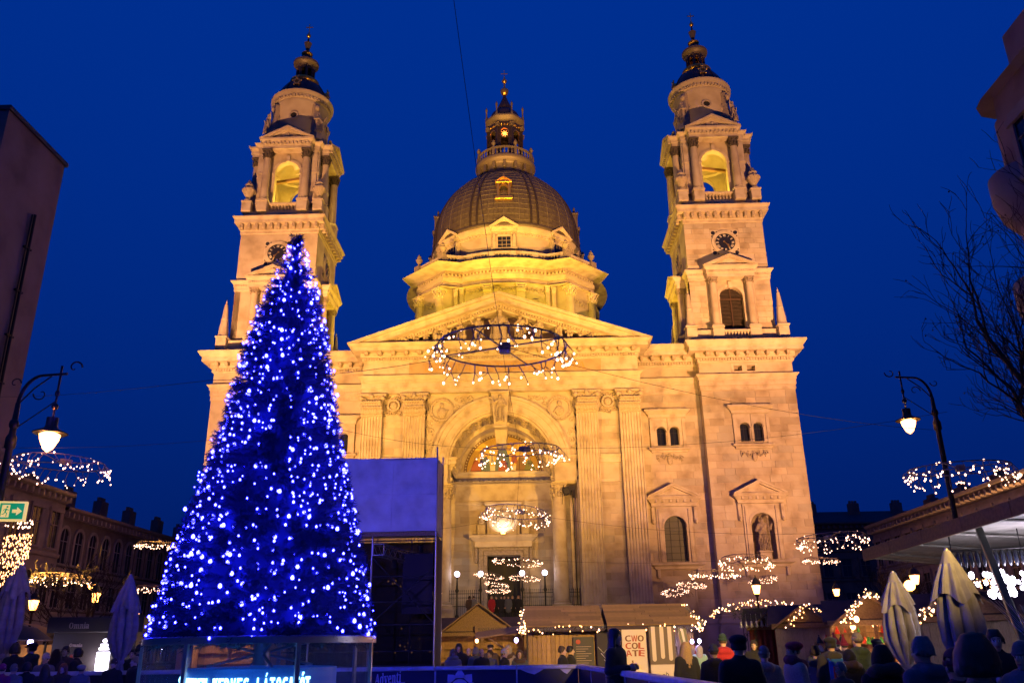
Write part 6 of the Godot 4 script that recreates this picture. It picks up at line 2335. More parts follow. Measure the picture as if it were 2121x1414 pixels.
# a hanging ring of lights with spokes, box and dripping icicle strands
func light_ring(at: Vector3, D: float, tilt: float, turn: float, label: String, near: bool, gold := false):
	var o := thing("light_ring", label, "light ring", at, 0.0, "light rings hung over the market")
	o.rotation = Vector3(tilt * 0.3, turn, tilt)
	var R := D / 2
	var b := MB.new()
	var pts := []
	for i in 33:
		var a := TAU * i / 32
		pts.push_back(Vector3(cos(a) * R, 0, sin(a) * R))
	b.tube(pts, 0.016, 0.016, 6, false)
	part(o, "hoop", b, M.ring_white)
	for k in 4:
		b = MB.new()
		var a := k * PI / 2 + 0.4
		b.tube([Vector3(), Vector3(cos(a) * R, 0, sin(a) * R)], 0.014, 0.014, 5)
		part(o, "spoke", b, M.ring_white)
	b = MB.new()
	b.cbox(Vector3(0.12, 0.02, 0.05), Vector3(0.3, 0.14, 0.2), Basis(), 0.02)
	part(o, "transformer_box", b, M.ring_white)
	var bm := MB.new()
	bm.lathe([V2(0, -0.03), V2(0.018, -0.02), V2(0.022, 0), V2(0.014, 0.02), V2(0, 0.025)], 6)
	var bulb := bm.mesh()
	var fl := MB.new()
	var n := 34
	for i in n:
		var a := TAU * (i + rng.randf() * 0.6) / n
		var p := Vector3(cos(a) * R, 0, sin(a) * R)
		var out := Vector3(cos(a), 0, sin(a))
		var L := rng.randf_range(0.12, 0.34)
		var q := p + Vector3((rng.randf() - 0.5) * 0.2, -L * 0.6, (rng.randf() - 0.5) * 0.2) + out * 0.06
		var e := q + Vector3((rng.randf() - 0.5) * 0.2, -L * 0.6, (rng.randf() - 0.5) * 0.2)
		b = MB.new()
		b.tube([p, q, e], 0.011, 0.007, 4)
		var tips := [e]
		for j in (2 if i % 2 == 0 else 1):
			var f := q + Vector3(rng.randf() - 0.5, -rng.randf() * 0.6, rng.randf() - 0.5) * 0.3
			b.tube([q, f], 0.007, 0.006, 4)
			tips.push_back(f)
		if near and rng.randf() < 0.3:
			tips.push_back(p + Vector3(0, 0.05, 0) - out * rng.randf() * 0.2)
		if near:
			part(o, "icicle_strand", b, M.ring_white)
		else:
			fl.v.append_array(b.v)
			fl.n.append_array(b.n)
		for f: Vector3 in tips:
			var s := rng.randf_range(0.45, 1.1)
			if near:
				var m := part(o, "bulb", bulb, M.gold_bulb if gold else M.warm_bulb)
				m.transform = Transform3D(Basis.from_scale(Vector3(s, s, s)), f - Vector3(0, 0.02, 0))
			else:
				fl.lathe([], 3)
				o.set_meta("n_tip", 0)
				var ar: Array = o.get_meta("tips", [])
				ar.push_back(Transform3D(Basis.from_scale(Vector3(s * 0.95, s * 1.5, s * 0.95)), f - Vector3(0, 0.02, 0)))
				o.set_meta("tips", ar)
	if not near:
		part(o, "icicle_strands", fl, M.ring_white, "stuff")
		multi(o, "light_bulbs", bulb, M.gold_bulb if gold else M.warm_bulb, o.get_meta("tips"))


func cable(pts: Array, sag: float, label: String, r := 0.005):
	var b := MB.new()
	for i in pts.size() - 1:
		var q := []
		for k in 9:
			var t := k / 8.0
			q.push_back((pts[i] as Vector3).lerp(pts[i + 1], t) - Vector3(0, sag * 4.0 * t * (1 - t), 0))
		b.tube(q, r, r, 4)
	lone("cable", b, M.cable, label, "cable", "cables that carry the light rings")


func rings():
	rng.seed = 33
	mat("ring_white", lin(0.14, 0.11, 0.13), 0.5)
	var spots := [
		[Vector3(2.23, 6.6, 61.3), 2.25, 0.02, "largest hanging light ring, before the church pediment", true],
		[Vector3(2.40, 6.85, 52.1), 2.15, 0.06, "second hanging light ring, before the mosaic lunette", true],
		[Vector3(2.14, 6.2, 45.0), 2.2, -0.12, "third hanging light ring, before the lit coat of arms", true],
		[Vector3(1.89, 5.75, 32.5), 2.2, -0.06, "small light ring above the church doorway", false],
		[Vector3(2.0, 6.45, 12.5), 1.9, -0.1, "light ring right of the doorway globes, low and wide", false],
		[Vector3(-0.75, 6.95, 8.6), 1.9, -0.16, "light ring left of the doorway, half over the frame", false],
		[Vector3(-0.15, 6.35, 8.2), 1.55, -0.14, "small light ring in the dark doorway, upper of two", false],
		[Vector3(-0.02, 5.8, 9.0), 1.5, -0.06, "lowest small light ring in the dark doorway", false],
		[Vector3(-9.81, 6.45, 53.4), 2.2, -0.03, "light ring hung beside the left street lamp", true],
		[Vector3(-18.0, 4.9, 37.7), 2.3, -0.02, "light ring seen edge-on above the kiosk lanterns", false],
		[Vector3(-18.0, 7.4, 28.5), 2.0, 0.1, "light ring half hidden by the left edge of the blue tree", false],
		[Vector3(-22.5, 5.8, 18.0), 2.2, 0.0, "far light ring low beside the blue tree", false],
		[Vector3(13.04, 5.6, 54.7), 2.25, 0.03, "light ring hung round the right street lamp", true],
		[Vector3(13.12, 5.15, 44.9), 2.25, -0.06, "light ring right of the church corner above the huts", true],
		[Vector3(22.0, 7.0, 17.0), 2.0, 0.1, "smaller light ring below the one at the church corner", false],
		[Vector3(12.4, 5.3, 35.6), 2.2, -0.12, "light ring under the statue niche", false],
		[Vector3(11.99, 5.25, 30.1), 2.2, 0.08, "light ring before the right bay of the church, rising to the right", false],
		[Vector3(21.5, 6.75, 3.6), 2.0, 0.22, "light ring just above the lantern at the church wall", false],
		[Vector3(15.6, 6.45, 4.0), 2.05, -0.1, "light ring low before the fluted pilaster, upper one", false],
		[Vector3(14.0, 5.85, 5.0), 1.8, -0.14, "lowest light ring before the fluted pilaster", false],
		[Vector3(-5.3, 6.0, 6.5), 1.0, 0.0, "small cluster ring beside the black stage cloth", false],
	]
	for q: Array in spots:
		light_ring(q[0], q[1], q[2], rng.randf() * 2.0, q[3], q[4])
		if "doorway" in q[3]:
			get_child(-1).scale.y = 0.6
	cable([Vector3(1.85, 9.3, 68.0), Vector3(2.23, 6.62, 61.3), Vector3(2.4, 6.87, 52.1), Vector3(2.14, 6.2, 45.0), Vector3(1.89, 5.77, 32.5)], 0.1, "long dark cable running from ring to ring towards the church", 0.004)
	cable([Vector3(-22, 12.5, 40.0), Vector3(-2.5, 5.85, 62.1), Vector3(2.23, 6.62, 61.3)], 0.15, "cable from the left house to the largest light ring")
	cable([Vector3(2.23, 6.62, 61.3), Vector3(13.3, 6.9, 53.3)], 0.25, "cable from the largest light ring to the right lamp")
	cable([Vector3(2.4, 6.9, 52.1), Vector3(-3.0, 7.5, 52.7), Vector3(-10.7, 6.6, 54.6)], 0.2, "cable from the second light ring to the left lamp")
	cable([Vector3(2.4, 6.9, 52.1), Vector3(13.4, 7.2, 54.0)], 0.3, "cable from the second light ring to the right")
	cable([Vector3(2.14, 6.2, 45.0), Vector3(-0.95, 5.9, 43.1)], 0.1, "cable from the third light ring to the stage corner")
	cable([Vector3(2.14, 6.2, 45.0), Vector3(13.1, 5.3, 44.9)], 0.3, "cable from the third light ring to the right ring")
	cable([Vector3(12.4, 5.3, 35.6), Vector3(2, 5.8, 32.5)], 0.2, "thin cable across the lower church front")


# tinsel garland with bulbs along a path
func garland(path: Array, label: String, bulbs: int, thick := 0.11, gold := false):
	var o := thing("garland", label, "garland", path[0], 0.0, "lit garlands on the market huts")
	var len := 0.0
	for i in path.size() - 1:
		len += (path[i] as Vector3).distance_to(path[i + 1])
	var tuft := MB.new()
	for i in 10:
		var a := i * 2.4
		var d := Vector3(cos(a), sin(a), sin(i * 1.7)).normalized()
		var w := d.cross(Vector3(0.3, 1, 0.2)).normalized() * 0.012
		tuft.flat(-w, w, d, d.cross(w).normalized())
	var ts := []
	var n := int(len * 55)
	for i in n:
		var p := along(path, (i + rng.randf()) / n) - (path[0] as Vector3)
		var s := thick * rng.randf_range(0.7, 1.3)
		ts.push_back(Transform3D(Basis(Vector3(rng.randf(), rng.randf(), 0.3).normalized(), rng.randf() * 6) * Basis.from_scale(Vector3(s, s, s)), p + Vector3(rng.randf() - 0.5, rng.randf() - 0.5, rng.randf() - 0.5) * thick * 0.5))
	multi(o, "tinsel", tuft.mesh(), M.tinsel, ts)
	var bm := MB.new()
	bm.ell(Vector3(), Vector3(0.02, 0.024, 0.02), Basis(), 6, 4)
	var bulb := bm.mesh()
	for i in bulbs:
		var p := along(path, (i + rng.randf()) / bulbs) - (path[0] as Vector3)
		var m := part(o, "bulb", bulb, M.gold_bulb if rng.randf() < 0.55 else M.warm_bulb)
		var s := rng.randf_range(0.8, 1.5)
		m.transform = Transform3D(Basis.from_scale(Vector3(s, s, s)), p + Vector3(rng.randf() - 0.5, rng.randf() - 0.6, 0) * thick * 2.2 + Vector3(0, 0, thick * 0.6))


func along(path: Array, t: float) -> Vector3:
	var k := t * (path.size() - 1)
	var i := mini(int(k), path.size() - 2)
	return (path[i] as Vector3).lerp(path[i + 1], k - i)


func planks(o: Node, x0: float, x1: float, y0: float, y1: float, z: float, step: float, T := Transform3D(), called := "plank", set_ := "plank"):
	var n := maxi(1, int(round((x1 - x0) / step)))
	var w := (x1 - x0) / n
	for i in n:
		var b := MB.new(T)
		b.box(x0 + w * i + 0.004, x0 + w * (i + 1) - 0.004, y0 + rng.randf() * 0.01, y1, z - 0.02, z + rng.randf() * 0.006, 0.004)
		part(o, called, b, M["%s_%d" % [set_, rng.randi() % 4]])


func choc_hut(at: Vector3, w: float, label: String) -> Node3D:
	# low hut seen from the front: plank wall under a long boarded roof; origin at the middle of the eave line on the ground
	var o := thing("market_hut", label, "market hut", at, 0.0, "wooden market huts")
	planks(o, -w / 2 + 0.15, w / 2 - 0.1, 0, 2.3, -0.7, 0.16)
	var b := MB.new()
	b.box(-w / 2 + 0.15, w / 2 - 0.1, 0, 2.6, -2.6, -0.76)
	part(o, "wall", b, M.timber)
	var rows := 9
	for i in rows:
		var t0 := float(i) / rows
		var y := lerpf(2.33, 3.05, t0)
		var z := lerpf(0.0, -2.0, t0)
		var x := -w / 2
		while x < w / 2 - 0.05:
			var L := minf(rng.randf_range(0.9, 1.7), w / 2 - x)
			b = MB.new()
			b.cbox(Vector3(x + L / 2, y + 0.04 + rng.randf() * 0.012, z - 0.11), Vector3(L - 0.008, 0.028, 0.25), Basis(Vector3.RIGHT, 0.42) * Basis(Vector3.UP, (rng.randf() - 0.5) * 0.012), 0.004)
			part(o, "roof_board", b, M["board_%d" % (rng.randi() % 4)])
			x += L
	b = MB.new()
	b.box(-w / 2, w / 2, 2.16, 2.3, -0.05, 0.02)
	b.extrude(PackedVector2Array([V2(0.0, 2.3), V2(-2.0, 3.02), V2(-4, 2.3)]), -w / 2 + 0.02, w / 2 - 0.02, Transform3D(Basis(Vector3(0, 0, 1), Vector3.UP, Vector3(-1, 0, 0)), Vector3()))
	part(o, "roof", b, M.roof_felt)
	return o


func gable_hut(at: Vector3, turn: float, w: float, label: String, open: bool, curtain := false) -> Node3D:
	var o := thing("market_hut", label, "market hut", at, turn, "wooden market huts")
	var h := 2.35
	planks(o, -w / 2, w / 2, 0, h, -2.2, 0.3)
	for s: float in [-1.0, 1.0]:
		planks(o, 0.0, 2.2, 0, h, 0, 0.22, Transform3D(Basis(Vector3.UP, s * PI / 2), Vector3(s * w / 2, 0, -2.2 if s < 0 else 0.0)))
	if open:
		planks(o, -w / 2, w / 2, 0, 0.95, 0.0, 0.2)
		var c := MB.new()
		c.box(-w / 2 - 0.05, w / 2 + 0.05, 0.95, 1.02, -0.4, 0.25, 0.01)
		part(o, "counter", c, M.counter_pale)
		for x: float in [-w / 2, w / 2, 0.12]:
			c = MB.new()
			c.box(x - 0.06, x + 0.06, 1.0, h, -0.1, 0.02, 0.01)
			part(o, "post", c, M.timber)
		for i in 3:
			c = MB.new()
			c.box(-w / 2 + 0.1, w / 2 - 0.1, 1.2 + i * 0.4, 1.23 + i * 0.4, -2.1, -1.75)
			part(o, "shelf", c, M.timber)
	elif curtain:
		for s: float in [-1.0, 1.0]:
			var p := PackedVector2Array()
			for i in 25:
				var x := s * lerpf(0.02, w / 2, i / 24.0)
				p.push_back(V2(x, sin(i * 1.3) * 0.04))
			for i in 25:
				var x := s * lerpf(0.02, w / 2, (24 - i) / 24.0)
				p.push_back(V2(x, sin((24 - i) * 1.3) * 0.04 - 0.015))
			var c := MB.new()
			c.extrude(p, -h, 0.0, Transform3D(Basis(Vector3.RIGHT, Vector3.BACK, Vector3.DOWN), Vector3(0, 0, 0.05)), false)
			part(o, "curtain", c, M.curtain_red)
	else:
		planks(o, -w / 2, w / 2, 0, h, 0.0, 0.2, Transform3D(), "plank", "shutter")
	var r := MB.new()
	r.extrude(PackedVector2Array([V2(0.25, h - 0.02), V2(-1.1, h + 0.75), V2(-2.4, h - 0.02), V2(-2.4, h + 0.03), V2(-1.1, h + 0.8), V2(0.25, h + 0.03)]), -w / 2 - 0.25, w / 2 + 0.25, Transform3D(Basis(Vector3(0, 0, 1), Vector3.UP, Vector3(-1, 0, 0)), Vector3()))
	part(o, "roof", r, M.roof_felt)
	for i in 4:
		r = MB.new()
		r.cbox(Vector3(-w / 2 + (i + 0.5) * w / 4, h + 0.42, -0.42), Vector3(0.04, 0.03, 1.5), Basis(Vector3.RIGHT, 0.52))
		part(o, "roof_batten", r, M.roof_felt)
	# front porch gable
	var g := w * 0.42
	r = MB.new()
	r.extrude(PackedVector2Array([V2(-g, h), V2(g, h), V2(0, h + g * 0.72)]), -0.4, 0.12)
	part(o, "gable_board", r, M.timber)
	for s: float in [-1.0, 1.0]:
		r = MB.new(Transform3D(Basis.from_scale(Vector3(s, 1, 1)), Vector3()))
		r.extrude(PackedVector2Array([V2(0, h + g * 0.72), V2(0, h + g * 0.72 + 0.07), V2(g + 0.25, h - 0.11), V2(g + 0.22, h - 0.17)]), -0.9, 0.75)
		part(o, "gable_roof", r, M.timber)
	r = MB.new()
	r.box(-w / 2 - 0.1, w / 2 + 0.1, h - 0.12, h + 0.06, -0.05, 0.3, 0.01)
	part(o, "lintel", r, M.timber)
	return o


func closed_umbrella(at: Vector3, h: float, turn: float, label: String):
	var o := thing("closed_parasol", label, "parasol", at, turn, "closed canvas parasols of the cafe terraces")
	var b := MB.new()
	b.tube([Vector3(0, 0, 0), Vector3(0, h + 0.05, 0)], 0.035, 0.03, 8)
	part(o, "pole", b, M.steel)
	b = MB.new()
	var seg := 64
	var rows := [[0.2, 0.16, 0.09], [0.19, 0.24, 0.08], [0.1, 0.385, 0.02], [0.1, 0.41, 0.02], [0.2, 0.47, 0.07], [0.29, 0.56, 0.11], [0.29, 0.66, 0.11], [0.25, 0.76, 0.09], [0.18, 0.86, 0.05], [0.08, 0.97, 0.01]]
	var ring := func(q: Array, k: int) -> Vector3:
		var a := TAU * k / seg
		var f := pow(absf(sin(a * 4.0 + q[1] * 1.4)), 0.7) * 2.0 - 1.0
		var r: float = q[0] + q[2] * f * (0.8 + 0.35 * sin(a * 3.0 + q[1] * 5.0))
		return Vector3(sin(a) * r, h * q[1] + (0.1 * sin(a * 3.0) if q[1] < 0.2 else 0.0), cos(a) * r * 0.85)
	for i in rows.size() - 1:
		for k in seg:
			var A: Vector3 = ring.call(rows[i], k)
			var B: Vector3 = ring.call(rows[i], k + 1)
			var C: Vector3 = ring.call(rows[i + 1], k + 1)
			var D: Vector3 = ring.call(rows[i + 1], k)
			var n := (B - A).cross(D - A).normalized()
			b.quad(A, B, C, D, n if n.dot(A * Vector3(1, 0, 1)) > 0 else -n)
	part(o, "canopy_cloth", b, M.umbrella_cloth)
	# loose cap of cloth over the top, with drooping pointed corners
	b = MB.new()
	for k in seg:
		var q := []
		for kk: int in [k, k + 1]:
			var a := TAU * kk / seg
			var f := pow(absf(cos(a * 2.0)), 3.0)
			var w := 0.03 * sin(a * 10.0)
			q.push_back([Vector3(sin(a) * 0.05, h + 0.02, cos(a) * 0.05), Vector3(sin(a) * (0.13 + w * 0.4), h * 0.94, cos(a) * (0.13 + w * 0.4)), Vector3(sin(a) * (0.24 + w), h * 0.855, cos(a) * (0.24 + w)), Vector3(sin(a) * (0.31 + f * 0.07 + w), h * (0.79 - 0.055 * f), cos(a) * (0.31 + f * 0.07 + w))])
		for j in 3:
			var n: Vector3 = (q[1][j] - q[0][j]).cross(q[0][j + 1] - q[0][j]).normalized()
			var mid: Vector3 = q[0][j + 1] * Vector3(1, 0, 1)
			b.quad(q[0][j], q[1][j], q[1][j + 1], q[0][j + 1], n if n.dot(mid) > 0 else -n)
	part(o, "cap_cloth", b, M.umbrella_cloth)
	b = MB.new()
	b.lathe([V2(0.12, h * 0.385), V2(0.135, h * 0.398), V2(0.12, h * 0.41)], 14)
	part(o, "tie_strap", b, M.umbrella_cloth)


func stage_tower():
	var o := thing("stage_tower", "scaffold stage with pale canvas box on top and black netting below", "stage")
	var x0 := -6.6
	var x1 := -0.95
	var z1 := 43.1
	var z0 := 41.0
	var b := MB.new()
	var nx := 48
	var ny := 24
	var bulge := func(u: float, v: float) -> Vector3:
		var f := sin(u * 9.0 + v * 5.0) * 0.05 + sin(u * 23.0 - v * 11.0 + sin(v * 7.0)) * 0.022 + sin(v * 3.1) * 0.06 + pow(u, 6.0) * sin(v * 17.0) * 0.03
		return Vector3(lerpf(x0, x1, u), lerpf(5.84, 8.62 + sin(u * 6.0) * 0.05, v), z1 + f)
	for i in nx:
		for j in ny:
			var A: Vector3 = bulge.call(float(i) / nx, float(j) / ny)
			var B: Vector3 = bulge.call(float(i + 1) / nx, float(j) / ny)
			var C: Vector3 = bulge.call(float(i + 1) / nx, float(j + 1) / ny)
			var D: Vector3 = bulge.call(float(i) / nx, float(j + 1) / ny)
			b.quad(A, B, C, D, (B - A).cross(D - A).normalized())
	part(o, "front_canvas", b, M.canvas)
	for q: Array in [[0.36, 0], [0.7, 0], [0.5, 1]]:
		b = MB.new()
		for i in 20:
			var A: Vector3 = bulge.call(q[0], i / 20.0) if q[1] == 0 else bulge.call(i / 20.0, q[0])
			var B: Vector3 = bulge.call(q[0], (i + 1) / 20.0) if q[1] == 0 else bulge.call((i + 1) / 20.0, q[0])
			b.tube([A, B], 0.012, 0.012, 4, false)
		part(o, "canvas_seam", b, M.canvas)
	b = MB.new()
	for j in 10:
		var y0 := lerpf(5.84, 8.72, j / 10.0)
		var y1 := lerpf(5.84, 8.72, (j + 1) / 10.0)
		for i in 6:
			var za := lerpf(z1, z0, i / 6.0)
			var zb := lerpf(z1, z0, (i + 1) / 6.0)
			var f := func(y: float, z: float) -> float: return x1 + sin(y * 4.0 + z * 3.0) * 0.025
			b.quad(Vector3(f.call(y0, za), y0, za), Vector3(f.call(y0, zb), y0, zb), Vector3(f.call(y1, zb), y1, zb), Vector3(f.call(y1, za), y1, za), Vector3.RIGHT)
	part(o, "side_canvas", b, M.canvas)
	b = MB.new()
	b.box(x0, x1, 8.6, 8.64, z0, z1)
	b.box(x0, x1, 5.84, 5.88, z0, z1)
	b.box(x0, x0 + 0.04, 5.88, 8.6, z0, z1)
	b.box(x0, x1, 5.88, 8.6, z0 - 0.04, z0)
	part(o, "canvas_shell", b, M.canvas)
	b = MB.new()
	b.box(x0, x1 + 0.02, 5.66, 5.82, z1 - 0.1, z1 + 0.02)
	part(o, "timber_edge", b, M.timber)
	for q: Array in [[x1, z1, 9.05], [x1, z0, 9.1], [x0, z1, 8.9], [x1 - 2.4, z1 - 0.05, 5.7], [x1 - 4.6, z1 - 0.05, 5.7], [x1 - 1.2, z0, 5.7], [x1 - 3.6, z0, 5.7]]:
		b = MB.new()
		b.tube([Vector3(q[0], 0, q[1]), Vector3(q[0], q[2], q[1])], 0.035, 0.035, 8)
		part(o, "scaffold_pole", b, M.steel)
	for y: float in [1.6, 2.5, 3.3, 4.2, 5.5]:
		b = MB.new()
		b.tube([Vector3(x0, y, z1 - 0.06), Vector3(x1, y, z1 - 0.06)], 0.028, 0.028, 6)
		part(o, "scaffold_rail", b, M.iron)
	for q: Array in [[x1, 2.5, x1 - 2.4, 4.9], [x1 - 2.4, 2.5, x1, 4.6], [x1 - 2.4, 4.9, x1 - 4.6, 2.5], [x1 - 4.6, 4.9, x1 - 2.4, 2.4]]:
		b = MB.new()
		b.tube([Vector3(q[0], q[1], z1 - 0.12), Vector3(q[2], q[3], z1 - 0.12)], 0.028, 0.028, 6)
		part(o, "cross_brace", b, M.iron)
	# lattice truss coming forward under the canvas
	var tr := MB.new()
	var P0 := Vector3(-3.05, 5.15, 43.4)
	var P1 := Vector3(-1.9, 4.95, 41.2)
	for k in 4:
		var off := Vector3(0.2 * (1 if k % 2 else -1), 0.2 * (1 if k / 2 else -1), 0)
		tr.tube([P0 + off, P1 + off], 0.022, 0.022, 6)
	for i in 8:
		var c := P0.lerp(P1, i / 8.0)
		var e := P0.lerp(P1, (i + 1) / 8.0)
		for k in 4:
			var a: Vector3 = [Vector3(-0.2, -0.2, 0), Vector3(0.2, -0.2, 0), Vector3(0.2, 0.2, 0), Vector3(-0.2, 0.2, 0)][k]
			var d: Vector3 = [Vector3(0.2, -0.2, 0), Vector3(0.2, 0.2, 0), Vector3(-0.2, 0.2, 0), Vector3(-0.2, -0.2, 0)][k]
			tr.tube([c + a, e + d], 0.012, 0.012, 4)
			if i == 0:
				tr.tube([c + a, c + d], 0.022, 0.022, 6)
	part(o, "truss", tr, M.steel)
	for q: Array in [[-2.6, 4.75, 0.2], [-1.6, 5.3, 0.16], [-3.7, 4.9, 0.2]]:
		b = MB.new()
		b.lathe([V2(0.02, 0.12), V2(q[2] * 0.5, 0.1), V2(q[2] * 0.6, -0.16)], 12, Transform3D(Basis(Vector3.RIGHT, 0.5), Vector3(q[0], q[1], 42.4)))
		part(o, "stage_lamp", b, M.iron)
	b = MB.new()
	b.box(-2.3, -1.15, 2.9, 5.1, 42.2, 42.22)
	part(o, "hanging_cloth", b, M.scrim)
	b = MB.new()
	b.box(x0, x1, 0, 5.66, z0 + 0.02, z0 + 0.04)
	part(o, "back_net", b, M.net)
	b = MB.new()
	b.box(x0, x1 - 0.05, 0.0, 1.1, z0 + 0.1, z1 - 0.2)
	part(o, "stage_floor", b, M.scrim)
	b = MB.new()
	for i in 12:
		var za := lerpf(z1 - 0.1, z0, i / 12.0)
		var zb := lerpf(z1 - 0.1, z0, (i + 1) / 12.0)
		b.quad(Vector3(x1 + sin(i * 1.9) * 0.04, 0, za), Vector3(x1 + sin((i + 1) * 1.9) * 0.04, 0, zb), Vector3(x1 + sin((i + 1) * 1.9) * 0.03, 5.7, zb), Vector3(x1 + sin(i * 1.9) * 0.03, 5.7, za), Vector3.RIGHT)
	part(o, "side_cloth", b, M.side_cloth)
	# strings of lights seen through the net, on the huts behind the stage
	var bm := MB.new()
	bm.ell(Vector3(), Vector3(0.04, 0.045, 0.04), Basis(), 6, 4)
	var s := thing("string_light", "strings of small lights seen through the stage netting", "string lights", Vector3(-4, 0, 36))
	var bulb := bm.mesh()
	b = MB.new()
	b.tube([Vector3(-3.5, 2.1, 0), Vector3(2.6, 2.2, 0)], 0.01, 0.01, 4)
	b.tube([Vector3(0.0, 4.55, 0), Vector3(1.8, 4.5, 0)], 0.01, 0.01, 4)
	part(s, "wire", b, M.cable)
	for i in 56:
		var p := Vector3(rng.randf_range(-3.4, 2.5), 1.5 + rng.randf() * rng.randf() * 1.4, rng.randf() * 0.3)
		if i < 24:
			p = Vector3(rng.randf_range(0.1, 1.7), 4.3 + rng.randf() * 0.3, rng.randf() * 0.2)
		var m := part(s, "bulb", bulb, M.gold_bulb)
		m.position = p
		var sc := rng.randf_range(0.5, 1.0)
		m.scale = Vector3(sc, sc, sc)


func rink():
	var ice := MB.new()
	ice.box(-12.5, 4.6, 0.0, 0.05, 52.4, 70)
	structure("ice", ice, M.ice)
	var o := thing("rink_barrier", "dark blue ice-rink boards with a white rail, along the far side", "barrier", Vector3(0, 0, 52.45), 0.0, "boards of the ice rink")
	var x := 3.78
	while x > -12.0:
		var w := 1.56 if x > 3.0 else (0.0 + 2.05)
		var b := MB.new()
		b.box(x - w + 0.02, x - 0.02, 0.05, 1.16, 0.0, 0.06, 0.01)
		part(o, "board", b, M.board_blue)
		b = MB.new()
		b.box(x - w - 0.02, x - w + 0.02, 0.05, 1.16, -0.01, 0.068)
		part(o, "post", b, M.rail_white)
		b = MB.new()
		b.box(x - w + 0.004, x - 0.004, 1.16, 1.26, -0.06, 0.12, 0.02)
		part(o, "rail", b, M.rail_white)
		x -= w
	var p := thing("rink_barrier", "ice-rink boards running from the corner towards the lower right", "barrier", Vector3(3.78, 0, 52.45), 0.0, "boards of the ice rink")
	var z := 0.0
	var T := Transform3D(Basis(Vector3.UP, -PI / 2 + 0.088), Vector3())
	for i in 8:
		var b := MB.new(T)
		b.box(i * 2.05 + 0.02, i * 2.05 + 2.03, 0.05, 1.16, -0.06, 0.0, 0.01)
		part(p, "board", b, M.board_blue)
		b = MB.new(T)
		b.box(i * 2.05 - 0.02, i * 2.05 + 0.02, 0.05, 1.16, -0.068, 0.01)
		part(p, "post", b, M.rail_white)
		b = MB.new(T)
		b.box(i * 2.05 + 0.004, i * 2.05 + 2.046, 1.16, 1.26, -0.12, 0.06, 0.02)
		part(p, "rail", b, M.rail_white)
	# printing on the boards
	var t := text_part(o, "board_lettering", "Adventi", 0.3, M.print_pale, 0.006)
	fit_text(t, 0.66, 0.27, Vector3(-1.02, 1.0, 0.064), Basis(Vector3.BACK, 0.1))
	t.transform.basis = t.transform.basis * Basis(Vector3(1, 0, 0), Vector3(0.25, 1, 0), Vector3(0, 0, 1))
	var b := MB.new()
	b.cbox(Vector3(-0.88, 0.83, 0.064), Vector3(0.6, 0.09, 0.006), Basis(Vector3.BACK, 0.1))
	part(o, "board_print", b, M.print_pale)
	t = text_part(o, "board_lettering", "NOV 28 - JAN 04", 0.08, M.board_blue, 0.006, false)
	fit_text(t, 0.52, 0.05, Vector3(-0.88, 0.83, 0.071), Basis(Vector3.BACK, 0.1))
	var em := MB.new()
	for k in 5:
		var a := PI / 2 + (k - 2) * 0.72
		var d := V2(cos(a), sin(a))
		var n := V2(-d.y, d.x)
		var c := V2(0.79, 0.72)
		em.extrude(PackedVector2Array([c + d * 0.26 + n * 0.15, c + d * 0.26 - n * 0.15, c + d * 0.36 - n * 0.1, c + d * (0.46 if k != 2 else 0.5), c + d * 0.36 + n * 0.1]), 0.062, 0.068)
	part(o, "board_emblem", em, M.print_pale)
	em = MB.new()
	em.lathe([V2(0.235, 0), V2(0.235, 0.006), V2(0, 0.006)], 28, Transform3D(Basis(Vector3.RIGHT, PI / 2), Vector3(0.79, 0.72, 0.062)))
	part(o, "board_emblem", em, M.print_pale)
	for q: Array in [[2.6, 0.32], [3.45, 0.16]]:
		b = MB.new()
		b.extrude(PackedVector2Array([V2(q[0] - q[1], 1.17), V2(q[0] + q[1], 1.17), V2(q[0] + q[1] * 0.6, 1.1), V2(q[0] + q[1] * 0.2, 1.04), V2(q[0] - q[1] * 0.3, 1.08)]), 0.062, 0.075)
		part(o, "snow_patch", b, M.rail_white)


